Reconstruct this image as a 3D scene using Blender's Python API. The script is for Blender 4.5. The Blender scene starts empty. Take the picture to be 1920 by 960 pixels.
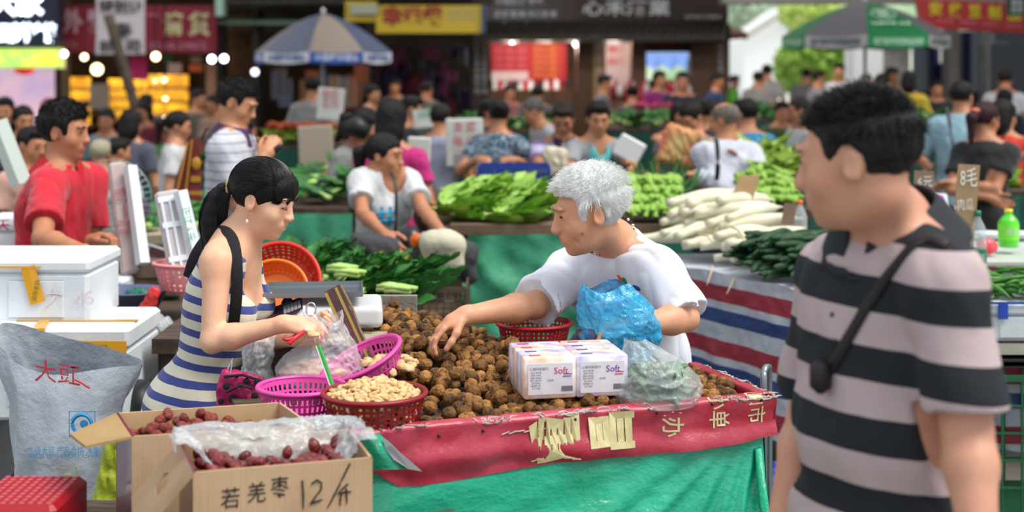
import bpy, bmesh, math, random
import numpy as np
from mathutils import Vector, Matrix, Euler, noise
from mathutils.bvhtree import BVHTree
import openvdb as vdb

scene = bpy.context.scene
COL = scene.collection
PI = math.pi
random.seed(7)

# ------------------------------------------------------------------ camera, world, lights, exposure
F, H, HORIZON = 2667.0, 1.75, 130.0            # focal length in pixels of the 1920 frame, eye height, horizon row
cam_data = bpy.data.cameras.new('camera')
cam_data.sensor_width = 36.0
cam_data.lens = F / 1920 * 36
cam_data.shift_y = -(480 - HORIZON) / 1920
cam_data.clip_end = 400
cam_data.dof.use_dof = True
cam_data.dof.focus_distance = 3.98
cam_data.dof.aperture_fstop = 2.2
cam = bpy.data.objects.new('camera', cam_data)
COL.objects.link(cam)
cam.location = (0, 0, H)
cam.rotation_euler = (PI / 2, 0, 0)
scene.camera = cam

world = bpy.data.worlds.new('overcast_sky')
scene.world = world
world.use_nodes = True
wn = world.node_tree.nodes
wbg = wn['Background']
wtc = wn.new('ShaderNodeTexCoord'); wsep = wn.new('ShaderNodeSeparateXYZ'); wr = wn.new('ShaderNodeValToRGB')
world.node_tree.links.new(wtc.outputs['Generated'], wsep.inputs[0])
world.node_tree.links.new(wsep.outputs['Z'], wr.inputs[0])
world.node_tree.links.new(wr.outputs[0], wbg.inputs[0])
wr.color_ramp.elements[0].color = (0.80, 0.87, 0.93, 1)
wr.color_ramp.elements[1].color = (0.93, 0.97, 1.0, 1)
wbg.inputs[1].default_value = .92

sun_data = bpy.data.lights.new('hazy_sun', 'SUN')
sun_data.energy = 3.3
sun_data.angle = math.radians(30)
sun_data.color = (1.0, 0.95, 0.88)
sun = bpy.data.objects.new('hazy_sun', sun_data)
COL.objects.link(sun)
sun.rotation_euler = (math.radians(12), math.radians(30), 0)

vs = scene.view_settings
vs.view_transform = 'Standard'
vs.look = 'None'
vs.exposure = 0.12
vs.gamma = 1.0
vs.use_curve_mapping = False

for i_, (x_, y_) in enumerate(((-6.5, 14.5), (0, 14.5), (6.5, 14.5), (-5.5, 18.5), (0, 18.5), (3.5, 18.5))):  # added fill lights without fixtures, brightening the dim aisles and shop fronts
    al = bpy.data.lights.new('aisle_fill_light', 'AREA'); al.shape = 'RECTANGLE'; al.size = 4.0; al.size_y = .5; al.energy = 110 if y_ < 18 else 70; al.color = (1.0, .95, .88)
    ao = bpy.data.objects.new('aisle_fill_light', al); COL.objects.link(ao); ao.location = (x_, y_, 3.98); ao.rotation_euler = (math.radians(22), 0, 0)

# ------------------------------------------------------------------ helpers
def V(*a): return Vector(a)
def at(px, py, d): return Vector(((px - 960) * d / F, d, H - (py - HORIZON) * d / F))
def npv(v): return np.array([v[0], v[1], v[2]], float)
def C(h):
    h = h.lstrip('#')
    o = []
    for i in (0, 2, 4):
        c = int(h[i:i+2], 16) / 255
        o.append(c / 12.92 if c <= .04045 else ((c + .055) / 1.055) ** 2.4)
    return tuple(o) + (1,)

MATS = {}
def mat(name, col='#888888', rough=.6, metal=0, var=None, bump=None, alpha=1, trans=0, emit=0, coat=0, sss=0,
        rnd=None, isl=None, stripes=None, spec=None, ior=None, aniso=None, sheen=0):
    """procedural material; var=(colour2, scale, contrast); bump=(scale, strength[, stretch vector]);
    rnd=(colour2, amount) varies by object, isl the same by loose piece; stripes=(axis, [(edge, colour)...], period, offset)"""
    if name in MATS: return MATS[name]
    m = bpy.data.materials.new(name); MATS[name] = m
    m.use_nodes = True
    nt = m.node_tree; N = nt.nodes; L = nt.links.new
    b = N['Principled BSDF']
    base = C(col) if isinstance(col, str) else col
    b.inputs['Base Color'].default_value = base
    b.inputs['Roughness'].default_value = rough
    b.inputs['Metallic'].default_value = metal
    b.inputs['Alpha'].default_value = alpha
    b.inputs['Transmission Weight'].default_value = trans
    b.inputs['Coat Weight'].default_value = coat
    if sheen: b.inputs['Sheen Weight'].default_value = sheen
    if spec is not None: b.inputs['Specular IOR Level'].default_value = spec
    if ior: b.inputs['IOR'].default_value = ior
    if aniso: b.inputs['Anisotropic'].default_value = aniso
    if sss:
        b.inputs['Subsurface Weight'].default_value = sss
        b.inputs['Subsurface Radius'].default_value = (.02, .008, .005)
        b.inputs['Subsurface Scale'].default_value = .3
    cur = None
    tc = N.new('ShaderNodeTexCoord')
    def rgb(c):
        n = N.new('ShaderNodeRGB'); n.outputs[0].default_value = C(c) if isinstance(c, str) else c
        return n.outputs[0]
    def mix(a, c, fac):
        n = N.new('ShaderNodeMix'); n.data_type = 'RGBA'
        L(a, n.inputs[6]); L(c, n.inputs[7])
        if isinstance(fac, (int, float)): n.inputs[0].default_value = fac
        else: L(fac, n.inputs[0])
        return n.outputs[2]
    def math_(op, a, c=None):
        n = N.new('ShaderNodeMath'); n.operation = op
        for i, v in enumerate((a, c)):
            if v is None: continue
            if isinstance(v, (int, float)): n.inputs[i].default_value = v
            else: L(v, n.inputs[i])
        return n.outputs[0]
    def noi(scale, detail=4, stretch=None, rough_=.6):
        n = N.new('ShaderNodeTexNoise'); n.inputs['Scale'].default_value = scale; n.inputs['Detail'].default_value = detail
        n.inputs['Roughness'].default_value = rough_
        if stretch:
            mp = N.new('ShaderNodeMapping'); mp.inputs['Scale'].default_value = stretch
            L(tc.outputs['Object'], mp.inputs[0]); L(mp.outputs[0], n.inputs[0])
        else: L(tc.outputs['Object'], n.inputs[0])
        return n.outputs[0]
    if stripes:
        axis, bands, period, off = stripes[:4]
        wob = stripes[4] if len(stripes) > 4 else .004
        dp = N.new('ShaderNodeVectorMath'); dp.operation = 'DOT_PRODUCT'
        L(tc.outputs['Object'], dp.inputs[0]); dp.inputs[1].default_value = axis
        nn = math_('MULTIPLY', math_('SUBTRACT', noi(6, 1), .5), wob * 4)
        v = math_('ADD', dp.outputs['Value'], nn)
        v = math_('FRACT', math_('DIVIDE', math_('ADD', v, 100 * period + off), period))
        r = N.new('ShaderNodeValToRGB'); r.color_ramp.interpolation = 'CONSTANT'
        e = r.color_ramp.elements
        while len(e) < len(bands): e.new(.5)
        for i, (p, c) in enumerate(bands): e[i].position = p
        for i, (p, c) in enumerate(bands): e[i].color = C(c)
        L(v, r.inputs[0]); cur = r.outputs[0]
    if rnd or isl:
        c2, amt = rnd or isl
        if rnd:
            oi = N.new('ShaderNodeObjectInfo'); fac = oi.outputs['Random']
        else:
            oi = N.new('ShaderNodeNewGeometry'); fac = oi.outputs['Random Per Island']
        cur = mix(cur or rgb(base), rgb(c2), math_('MULTIPLY', fac, amt))
    if var:
        c2, sc = var[0], var[1]; con = var[2] if len(var) > 2 else 2.0
        st = var[3] if len(var) > 3 else None
        f = math_('ADD', math_('MULTIPLY', math_('SUBTRACT', noi(sc, 5, st), .5), con * 2), .4)
        n = N.new('ShaderNodeClamp'); L(f, n.inputs[0])
        cur = mix(cur or rgb(base), rgb(c2), n.outputs[0])
    if cur: L(cur, b.inputs['Base Color'])
    if bump:
        sc, stg = bump[0], bump[1]
        bn = N.new('ShaderNodeBump'); bn.inputs['Strength'].default_value = stg
        bn.inputs['Distance'].default_value = .01 if len(bump) < 4 else bump[3]
        L(noi(sc, 4, bump[2] if len(bump) > 2 else None), bn.inputs['Height']); L(bn.outputs[0], b.inputs['Normal'])
    if emit:
        b.inputs['Emission Strength'].default_value = emit
        if cur: L(cur, b.inputs['Emission Color'])
        else: b.inputs['Emission Color'].default_value = base
    return m

def frame(d, up=V(0, 0, 1)):
    """orthonormal frame whose z column runs along d"""
    z = Vector(d).normalized(); x = Vector(up).cross(z)
    if x.length < 1e-4: x = V(1, 0, 0).cross(z)
    x.normalize(); y = z.cross(x)
    return Matrix((x, y, z)).transposed()

class MB:
    """collects shapes for ONE mesh object"""
    def __init__(s): s.v = []; s.f = []; s.mi = []; s.cur = 0
    def add(s, vs_, fs, M=None):
        o = len(s.v)
        s.v += [tuple(M @ Vector(p)) if M is not None else tuple(p) for p in vs_]
        s.f += [tuple(i + o for i in f) for f in fs]; s.mi += [s.cur] * len(fs)
        return s
    def box(s, c, size, R=None, bev=0):
        x, y, z = size[0] / 2, size[1] / 2, size[2] / 2
        M = Matrix.Translation(c) @ (R.to_4x4() if R is not None else Matrix())
        if bev <= 0:
            vs_ = [(i * x, j * y, k * z) for k in (-1, 1) for j in (-1, 1) for i in (-1, 1)]
            return s.add(vs_, [(0, 2, 3, 1), (4, 5, 7, 6), (0, 1, 5, 4), (2, 6, 7, 3), (1, 3, 7, 5), (0, 4, 6, 2)], M)
        b = min(bev, x * .9, y * .9, z * .9)
        def ring(xx, yy, cc, zz): return [(xx, -yy + cc, zz), (xx, yy - cc, zz), (xx - cc, yy, zz), (-xx + cc, yy, zz), (-xx, yy - cc, zz), (-xx, -yy + cc, zz), (-xx + cc, -yy, zz), (xx - cc, -yy, zz)]
        r = ring(x - b, y - b, b * .5, -z) + ring(x, y, b, -z + b) + ring(x, y, b, z - b) + ring(x - b, y - b, b * .5, z)
        fs = [tuple(range(7, -1, -1)), tuple(range(24, 32))]
        for k in range(3):
            for i in range(8):
                j = (i + 1) % 8; fs.append((k * 8 + i, k * 8 + j, k * 8 + 8 + j, k * 8 + 8 + i))
        return s.add(r, fs, M)
    def tube(s, pts, rad, seg=8, cap=True, closed=False, flat=1.0, up=V(0, 0, 1)):
        pts = [Vector(p) for p in pts]; n = len(pts)
        if not hasattr(rad, '__len__'): rad = [rad] * n
        vs_ = []; fs = []
        for i, p in enumerate(pts):
            if closed: t = pts[(i + 1) % n] - pts[i - 1]
            else: t = pts[min(i + 1, n - 1)] - pts[max(i - 1, 0)]
            R = frame(t, up[i] if isinstance(up, list) else up)
            for k in range(seg):
                a = 2 * PI * k / seg
                vs_.append(p + R @ V(math.cos(a) * rad[i], math.sin(a) * rad[i] * flat, 0))
        for i in range(n if closed else n - 1):
            j = (i + 1) % n
            for k in range(seg):
                l = (k + 1) % seg; fs.append((i * seg + k, i * seg + l, j * seg + l, j * seg + k))
        if cap and not closed:
            fs.append(tuple(range(seg - 1, -1, -1))); fs.append(tuple((n - 1) * seg + k for k in range(seg)))
        return s.add(vs_, fs)
    def lathe(s, prof, c=(0, 0, 0), seg=32, sx=1, sy=1, M=None):
        vs_ = []; fs = []; n = len(prof)
        for r, z in prof:
            for k in range(seg):
                a = 2 * PI * k / seg; vs_.append((math.cos(a) * r * sx, math.sin(a) * r * sy, z))
        for i in range(n - 1):
            for k in range(seg):
                l = (k + 1) % seg; fs.append((i * seg + k, i * seg + l, (i + 1) * seg + l, (i + 1) * seg + k))
        T = Matrix.Translation(c)
        return s.add(vs_, fs, T @ M.to_4x4() if M is not None else T)
    def grid(s, fn, nu, nv, thick=0):
        vs_ = [Vector(fn(i / nu, j / nv)) for j in range(nv + 1) for i in range(nu + 1)]
        fs = [(j * (nu + 1) + i, j * (nu + 1) + i + 1, (j + 1) * (nu + 1) + i + 1, (j + 1) * (nu + 1) + i) for j in range(nv) for i in range(nu)]
        return s.add(vs_, fs)
    def ball(s, c, r, seg=16, rings=10, R=None, fn=None):
        if not hasattr(r, '__len__'): r = (r, r, r)
        vs_ = []; fs = []
        for j in range(rings + 1):
            t = PI * j / rings
            for k in range(seg):
                a = 2 * PI * k / seg
                p = V(math.sin(t) * math.cos(a), math.sin(t) * math.sin(a), math.cos(t))
                q = V(p.x * r[0], p.y * r[1], p.z * r[2])
                if fn: q = fn(p, q)
                vs_.append(q)
        for j in range(rings):
            for k in range(seg):
                l = (k + 1) % seg; fs.append((j * seg + k, (j + 1) * seg + k, (j + 1) * seg + l, j * seg + l))
        M = Matrix.Translation(c) @ (R.to_4x4() if R is not None else Matrix())
        return s.add(vs_, fs, M)
    def mesh(s, name, mats, smooth=False):
        me = bpy.data.meshes.new(name)
        me.from_pydata([tuple(p) for p in s.v], [], s.f)
        for m in (mats if isinstance(mats, (list, tuple)) else [mats]): me.materials.append(m)
        if s.mi and max(s.mi) > 0: me.polygons.foreach_set('material_index', s.mi)
        if smooth: me.polygons.foreach_set('use_smooth', [True] * len(me.polygons))
        me.update()
        return me
    def build(s, name, mats, parent=None, smooth=False):
        return link(name, s.mesh(name, mats, smooth), parent)

def link(name, me, parent=None):
    o = bpy.data.objects.new(name, me); COL.objects.link(o)
    if parent is not None: adopt(o, parent)
    return o
def root_matrix(p):
    M = p.matrix_basis.copy()
    if p.parent: M = root_matrix(p.parent) @ p.matrix_parent_inverse @ M
    return M
def adopt(o, parent):
    o.parent = parent
    if not parent.get('_local'): o.matrix_parent_inverse = root_matrix(parent).inverted()
def thing(name, label, cat, loc=(0, 0, 0), group=None, local=False):
    o = bpy.data.objects.new(name, None); COL.objects.link(o); o.empty_display_size = .05
    o.location = loc
    o['label'] = label; o['category'] = cat
    if group: o['group'] = group
    if local: o['_local'] = 1
    return o
def tag(o, label, cat, group=None, kind=None):
    if label: o['label'] = label
    if cat: o['category'] = cat
    if group: o['group'] = group
    if kind: o['kind'] = kind
    if o.type == 'MESH' and o.parent is None and kind != 'structure': rebase(o)
    return o
def nth(i): return ('first', 'second', 'third', 'fourth', 'fifth', 'sixth', 'seventh', 'eighth', 'ninth', 'tenth', 'eleventh', 'twelfth', 'thirteenth', 'fourteenth', 'fifteenth', 'sixteenth', 'seventeenth', 'eighteenth', 'nineteenth', 'twentieth')[i] if i < 20 else '%dth' % (i + 1)
def rn(p): return 1 - 2.2 * abs(noise.noise(p))
def bagsheet(name, c, prof, m, parent, seed=0, amp=.012, fq=16, nu=110, nv=70, rim=.0, skew=(0, 0), flat=False):
    """thin crumpled bag wall; prof = [(z, rx, ry, dx)] from the bottom up"""
    c = Vector(c); zs = [p[0] for p in prof]; o_ = V(seed * 3.7, seed, 1)
    def S(a, b):
        th = a * 2 * PI; z = zs[0] + (zs[-1] - zs[0]) * b
        rx, ry, dx = (float(np.interp(z, zs, [p[k] for p in prof])) for k in (1, 2, 3))
        q = V(math.cos(th) * .09, math.sin(th) * .09, z); w = V(noise.noise(q * 9 + o_), noise.noise(q * 9 - o_), noise.noise(q * 7 + o_ * 2)) * .05
        h = amp * (rn(V((q + w).x * fq, (q + w).y * fq, (q + w).z * fq * .8) + o_) * .6 + rn((q + w * .6) * fq * 2.1 - o_) * .35 + rn(q * fq * 4.3 + o_) * .16) - amp * .3
        return c + V(math.cos(th) * (rx + h) + dx, math.sin(th) * (ry + h), z + rim * b ** 4 * math.sin(th * 3 + seed) + h * .3)
    return MB().grid(S, nu, nv).build(name, m, parent, not flat)
def rebase(o):
    """move the origin of a top-level mesh to the middle of its base"""
    if o.data.users > 1: return
    n = len(o.data.vertices); a = np.empty(n * 3, np.float32); o.data.vertices.foreach_get('co', a); a = a.reshape(-1, 3)
    c = Vector(((a[:, 0].min() + a[:, 0].max()) / 2, (a[:, 1].min() + a[:, 1].max()) / 2, a[:, 2].min()))
    a -= np.array(c, np.float32); o.data.vertices.foreach_set('co', a.ravel()); o.data.update(); o.location = c
def struct(name, o):
    o.name = name; o['kind'] = 'structure'; return o
def dup(root, loc=None, rot=None, scale=None, label=None, group=None):
    r = root.copy(); COL.objects.link(r)
    if loc is not None: r.location = loc
    if rot is not None: r.rotation_euler = rot
    if scale is not None: r.scale = (scale,) * 3 if not hasattr(scale, '__len__') else scale
    if label: r['label'] = label
    if group: r['group'] = group
    for ch in list(root.children):
        c = ch.copy(); COL.objects.link(c); c.parent = r
        for g in list(ch.children):
            d = g.copy(); COL.objects.link(d); d.parent = c
    return r
def text_geo(body, size, extrude=.0, bold=0.0, align='CENTER', shear=0):
    """vertices and faces of a line of lettering in the XY plane, centred"""
    c = bpy.data.curves.new('lettering', 'FONT'); c.body = body; c.size = size; c.align_x = align; c.align_y = 'CENTER'
    c.offset = bold; c.extrude = extrude; c.resolution_u = 2; c.space_line = 1.0; c.shear = shear
    o = bpy.data.objects.new('lettering', c); COL.objects.link(o)
    me = bpy.data.meshes.new_from_object(o.evaluated_get(bpy.context.evaluated_depsgraph_get()))
    vs_ = [v.co.copy() for v in me.vertices]; fs = [tuple(p.vertices) for p in me.polygons]
    bpy.data.objects.remove(o); bpy.data.curves.remove(c); bpy.data.meshes.remove(me)
    return vs_, fs
def text_on(mb, body, size, pos, right=V(1, 0, 0), up=V(0, 0, 1), bold=0.0, fit=None, wobble=0, squeeze=1, extrude=0):
    vs_, fs = text_geo(body, size, bold=bold, extrude=extrude)
    if not vs_: return
    w = max(v.x for v in vs_) - min(v.x for v in vs_)
    k = fit / w if fit else squeeze
    right = Vector(right).normalized(); up = Vector(up).normalized(); n = right.cross(up)
    out = []
    for v in vs_:
        q = v.copy()
        if wobble: q += V(noise.noise(v * 40 / size * .05) * wobble, noise.noise(v * 40 / size * .05 + V(9, 9, 9)) * wobble, 0)
        out.append(Vector(pos) + right * q.x * k + up * q.y + n * q.z)
    mb.add(out, fs)

# ------------------------------------------------------------------ distance-field modelling (bodies, clothes, soft things)
BIG = .12
class Field:
    def __init__(s, lo, hi, vox):
        s.vox = vox; s.lo = np.array(lo, float) - 3 * vox
        s.n = np.ceil((np.array(hi, float) + 3 * vox - s.lo) / vox).astype(int) + 1
        s.a = np.full(tuple(s.n), BIG, np.float32)
    def win(s, lo, hi):
        i0 = np.maximum(np.floor((np.array(lo) - s.lo) / s.vox).astype(int), 0)
        i1 = np.minimum(np.ceil((np.array(hi) - s.lo) / s.vox).astype(int) + 1, s.n)
        if (i1 <= i0).any(): return None
        sl = tuple(slice(a, b) for a, b in zip(i0, i1))
        ax = [(s.lo[k] + s.vox * np.arange(i0[k], i1[k])).astype(np.float32) for k in range(3)]
        return sl, ax[0][:, None, None], ax[1][None, :, None], ax[2][None, None, :]
    def merge(s, sl, d, k, cut):
        A = s.a[sl]
        if cut: d = -d; h = np.maximum(k - np.abs(A - d), 0) / k; s.a[sl] = np.maximum(A, d) + h * h * k * .25
        else: h = np.maximum(k - np.abs(A - d), 0) / k; s.a[sl] = np.minimum(A, d) - h * h * k * .25
    def cone(s, a, b, ra, rb, k=.02, cut=False, cap=False, flat=None):
        a = npv(a); b = npv(b); m = max(ra, rb) + k + 2 * s.vox
        w = s.win(np.minimum(a, b) - m, np.maximum(a, b) + m)
        if w is None: return s
        sl, X, Y, Z = w; ab = b - a; L2 = (ab ** 2).sum() + 1e-9
        x, y, z = X - a[0], Y - a[1], Z - a[2]
        t0 = (x * ab[0] + y * ab[1] + z * ab[2]) / L2; t = np.clip(t0, 0, 1)
        if cap:
            L_ = math.sqrt(L2); q = np.sqrt(np.maximum((x - t0 * ab[0]) ** 2 + (y - t0 * ab[1]) ** 2 + (z - t0 * ab[2]) ** 2, 0))
            d = np.maximum(q - (ra + (rb - ra) * t), (np.abs(t0 - .5) - .5) * L_)
        else:
            d = np.sqrt((x - t * ab[0]) ** 2 + (y - t * ab[1]) ** 2 + (z - t * ab[2]) ** 2) - (ra + (rb - ra) * t)
        s.merge(sl, d.astype(np.float32), k, cut); return s
    def ell(s, c, r, R=None, k=.02, cut=False):
        c = npv(c); r = np.array(r, float); m = r.max() + k + 2 * s.vox
        w = s.win(c - m, c + m)
        if w is None: return s
        sl, X, Y, Z = w; x, y, z = X - c[0], Y - c[1], Z - c[2]
        if R is not None:
            R = np.array(R); x, y, z = (x * R[0, 0] + y * R[1, 0] + z * R[2, 0], x * R[0, 1] + y * R[1, 1] + z * R[2, 1], x * R[0, 2] + y * R[1, 2] + z * R[2, 2])
        k0 = np.sqrt((x / r[0]) ** 2 + (y / r[1]) ** 2 + (z / r[2]) ** 2) + 1e-6
        k1 = np.sqrt((x / r[0] ** 2) ** 2 + (y / r[1] ** 2) ** 2 + (z / r[2] ** 2) ** 2) + 1e-6
        s.merge(sl, (k0 * (k0 - 1) / k1).astype(np.float32), k, cut); return s
    def rbox(s, c, half, R=None, r=.01, k=.01, cut=False):
        c = npv(c); m = np.linalg.norm(half) + k + 2 * s.vox
        w = s.win(c - m, c + m)
        if w is None: return s
        sl, X, Y, Z = w; x, y, z = X - c[0], Y - c[1], Z - c[2]
        if R is not None:
            R = np.array(R); x, y, z = (x * R[0, 0] + y * R[1, 0] + z * R[2, 0], x * R[0, 1] + y * R[1, 1] + z * R[2, 1], x * R[0, 2] + y * R[1, 2] + z * R[2, 2])
        q = [np.abs(v) - (h - r) for v, h in zip((x, y, z), half)]
        d = np.sqrt(sum(np.maximum(v, 0) ** 2 for v in q)) + np.minimum(np.maximum(np.maximum(q[0], q[1]), q[2]), 0) - r
        s.merge(sl, d.astype(np.float32), k, cut); return s
    def plane(s, p, n, k=.01):
        """cut away everything on the n side of p"""
        sl, X, Y, Z = s.win(s.lo, s.lo + s.n * s.vox); n = npv(n); n /= np.linalg.norm(n); p = npv(p)
        s.merge(sl, ((X - p[0]) * -n[0] + (Y - p[1]) * -n[1] + (Z - p[2]) * -n[2]).astype(np.float32), k, True); return s
    def folds(s, amp, fr=(14, 14, 9), seed=0., sharp=True):
        sl, X, Y, Z = s.win(s.lo, s.lo + s.n * s.vox); e = seed; fr = [f_ * 2.6 for f_ in fr]
        wx = np.sin(Z * fr[2] * .6 + 1.3 * e + 2 * np.sin(Y * 9 + e)); wy = np.sin(X * 11 + e * 2.1 + np.sin(Z * 13))
        n = np.sin(X * fr[0] + 1.6 * wx + e) * np.sin(Y * fr[1] + 1.4 * wy + 2 * e) + .6 * np.sin((X + Z * .6) * fr[0] * 1.9 + 2 * wy + e) * np.cos(Y * fr[1] * 1.3 + wx * 1.5)
        if sharp: n = 1 - 2 * np.abs(n) ** .7
        s.a += (amp * n).astype(np.float32); return s
    def mesh(s, name, mats, adapt=0.0, smooth=True):
        g = vdb.FloatGrid(BIG); g.copyFromArray(np.ascontiguousarray(s.a))
        p, t, q = g.convertToPolygons(isovalue=0.0, adaptivity=adapt)
        p = (np.asarray(p) * s.vox + s.lo).astype(np.float32)
        q = np.asarray(q).astype(np.int32).reshape(-1, 4); t = np.asarray(t).astype(np.int32).reshape(-1, 3)
        me = bpy.data.meshes.new(name)
        me.vertices.add(len(p)); me.vertices.foreach_set('co', p.ravel())
        nl = len(q) * 4 + len(t) * 3; me.loops.add(nl)
        me.loops.foreach_set('vertex_index', np.concatenate([q.ravel(), t.ravel()]))
        me.polygons.add(len(q) + len(t))
        me.polygons.foreach_set('loop_start', np.concatenate([np.arange(len(q)) * 4, len(q) * 4 + np.arange(len(t)) * 3]).astype(np.int32))
        for m in (mats if isinstance(mats, (list, tuple)) else [mats]): me.materials.append(m)
        me.polygons.foreach_set('use_smooth', np.full(len(q) + len(t), smooth))
        me.update(calc_edges=True); me.validate()
        return me
    def build(s, name, mats, parent=None, adapt=0.0, paint=None, smooth=True):
        me = s.mesh(name, mats, adapt, smooth)
        if paint:
            n = len(me.polygons); c = np.empty(n * 3, np.float32); me.polygons.foreach_get('center', c)
            me.polygons.foreach_set('material_index', paint(c.reshape(-1, 3)).astype(np.int32)); me.update()
        return link(name, me, parent)
# ------------------------------------------------------------------ people
def skin_mat(c): return mat('skin_' + c.strip('#'), c, .5, sss=.12, var=('#' + ''.join('%02x' % int(int(c.strip('#')[i:i+2], 16) * f) for i, f in ((0, .93), (2, .82), (4, .78))), 14, .7), bump=(90, .12))
def hair_mat(c='#15120f', c2='#2a211c'): return mat('hair_' + c.strip('#'), c, .45, var=(c2, 40, .7, (1, 1, .18)), bump=(150, .8, (1, 1, .12)), spec=.25)
LIP = mat('lip_skin', '#a85a50', .45); EYE = mat('eye_white', '#d8d0c6', .25); IRIS = mat('iris', '#120c08', .15)
def rotz(a): return Matrix.Rotation(math.radians(a), 3, 'Z')
def ik(a, b, l1, l2, pole):
    ab = b - a; L_ = min(ab.length, (l1 + l2) * .999); n = ab.normalized(); b = a + n * L_
    x = (l1 * l1 - l2 * l2 + L_ * L_) / (2 * L_); h = math.sqrt(max(l1 * l1 - x * x, 0))
    p = (pole - n * pole.dot(n)).normalized()
    return a + n * x + p * h, b
def hand_prims(Fd, w, dr, pn, s, sgn, curl=.35, spread=0.0, thumb=.6, fat=1.0):
    """palm, four unequal bent fingers and a thumb leaving the palm's side; pn points out of the palm"""
    dr = Vector(dr).normalized(); pn = (Vector(pn) - dr * Vector(pn).dot(dr)).normalized(); sd = dr.cross(pn) * sgn
    R = Matrix((sd, pn, dr)).transposed()
    Fd.ell(w + dr * .048 * s, (.039 * s, .0155 * s, .052 * s), R, k=.012 * s)
    Fd.cone(w - dr * .01 * s, w + dr * .04 * s, .024 * s, .027 * s, k=.015 * s)
    curls = curl if hasattr(curl, '__len__') else [curl] * 4
    for i, (o, L_) in enumerate(zip((.030, .0105, -.0095, -.0285), (.94, 1.05, .98, .8))):
        p = w + dr * (.082 - abs(o) * .25) * s + sd * o * s
        a = curls[i] * .7; dd = (dr + sd * (o * spread * 12)).normalized(); r = .0088 * s * fat * (.9 if i == 3 else 1)
        for ln in (.042, .026, .021):
            v = dd * math.cos(a) + pn * math.sin(a); q = p + v * ln * L_ * s
            Fd.cone(p, q, r, r * .93, k=.004 * s); p = q; r *= .93; a += curls[i] * .95
    p = w + dr * .022 * s + sd * .026 * s + pn * .006 * s
    v = (dr * .75 + sd * (.75 - .3 * thumb) + pn * .55 * thumb).normalized()
    for ln, r in ((.04, .0125), (.03, .0105), (.024, .0095)):
        q = p + v * ln * s; Fd.cone(p, q, r * s * fat, r * .92 * s * fat, k=.008 * s); p = q
        v = (v + dr * .35 - sd * .28 * thumb + pn * .15 * thumb).normalized()
def head_prims(Fd, hp, R, s, sex, jaw=1.0, nose=1.0, chub=1.0):
    k = lambda v: v * s
    fe = sex == 'f'; br = .005 if fe else 0; nose *= .86 if fe else 1
    Fd.ell(hp(0, .014, .030), (k(.074), k(.090), k(.082)), R, k=k(.02))
    Fd.ell(hp(0, -.030, -.018), (k(.061 * chub), k(.056), k(.076)), R, k=k(.03))
    Fd.ell(hp(0, -.034, -.068), (k(.043 * jaw * chub), k(.044), k(.040)), R, k=k(.03))
    Fd.ell(hp(0, -.064, -.092), (k(.017), k(.016), k(.015)), R, k=k(.02))          # chin
    for sx in (-1, 1):
        Fd.ell(hp(sx * .040, -.050, -.028), (k(.026), k(.024), k(.026)), R, k=k(.02))      # cheek
        Fd.ell(hp(sx * .030, -.083 + br, .031), (k(.024), k(.010), k(.008)), R, k=k(.014))       # brow
        Fd.ell(hp(sx * .031, -.096 + br * .3, .010), (k(.017), k(.013), k(.011)), R, k=k(.012), cut=True)
        Fd.ell(hp(sx * .031, -.073, .009), (k(.015), k(.012), k(.0115)), R, k=k(.005))
        Fd.ell(hp(sx * .075, .012, -.004), (k(.010), k(.019), k(.031)), R @ Matrix.Rotation(sx * .35, 3, 'Z') @ Matrix.Rotation(-.15, 3, 'X'), k=k(.006))
        Fd.ell(hp(sx * .086, .006, -.001), (k(.007), k(.010), k(.018)), R, k=k(.005), cut=True)
        Fd.ell(hp(sx * .0115, -.095, -.030), (k(.0085), k(.010), k(.0075)), R, k=k(.006))
    Fd.cone(hp(0, -.083 + br * .5, .018), hp(0, -.100 * (1 + .1 * (nose - 1)), -.026), k(.0072), k(.0115 * nose), k=k(.014))
    Fd.ell(hp(0, -.076, -.056), (k(.028), k(.016), k(.018)), R, k=k(.014))
    Fd.ell(hp(0, -.085, -.052), (k(.021), k(.008), k(.0055)), R, k=k(.006))
    Fd.ell(hp(0, -.083, -.064), (k(.018), k(.009), k(.0060)), R, k=k(.006))
    Fd.ell(hp(0, -.100, -.058), (k(.022), k(.010), k(.0014)), R, k=k(.004), cut=True)

def scalp_strands(P, name, m, n, path, r=.0009, seg=3):
    mb = MB(); hs = P['hs']
    for i in range(n):
        pts = [P['hp'](*q) for q in path(i)]
        k = len(pts); mb.tube(pts, [r * hs * (1 - .75 * j / (k - 1)) for j in range(k)], seg, cap=False)
    o = mb.build(name, m, P['root'], True); o['kind'] = 'stuff'; return o
def short_strands(P, hcol, n, vol, r=.0010):
    q_ = random.Random(n); hv = (vol - 1) * .03
    def path(i):
        while True:
            v = V(q_.gauss(0, 1), q_.gauss(0, 1), q_.gauss(0, 1)).normalized()
            if v.z > -.5 and not (v.y < -.40 and v.z < .36) and not (abs(v.x) > .72 and v.z < .0 and v.y < .3): break
        p = V(v.x * (.080 + hv * .6), .016 + v.y * (.096 + hv * .5), .036 + v.z * (.084 + hv))
        t = V(v.x * .3, -.55, .25) if v.z > .35 else V(v.x * .2, -.1, -.7)
        dr = (v * .7 + t + V(q_.gauss(0, .22), q_.gauss(0, .22), q_.gauss(0, .2))).normalized(); L_ = q_.uniform(.014, .030) if v.z > .1 else q_.uniform(.007, .013)
        q = p + dr * L_ * .5; return [tuple(p), tuple(q), tuple(q + (dr - v * .35) * L_ * .5)]
    return scalp_strands(P, 'hair_strands', mat('strands_' + hcol.strip('#'), hcol, .4, spec=.35), n, path, r)
def child(P, nm): return [c for c in P['root'].children if c.name.split('.')[0] == nm][0]
def surface(o):
    me = o.data; return BVHTree.FromPolygons([v.co.copy() for v in me.vertices], [tuple(p.vertices) for p in me.polygons])
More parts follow.
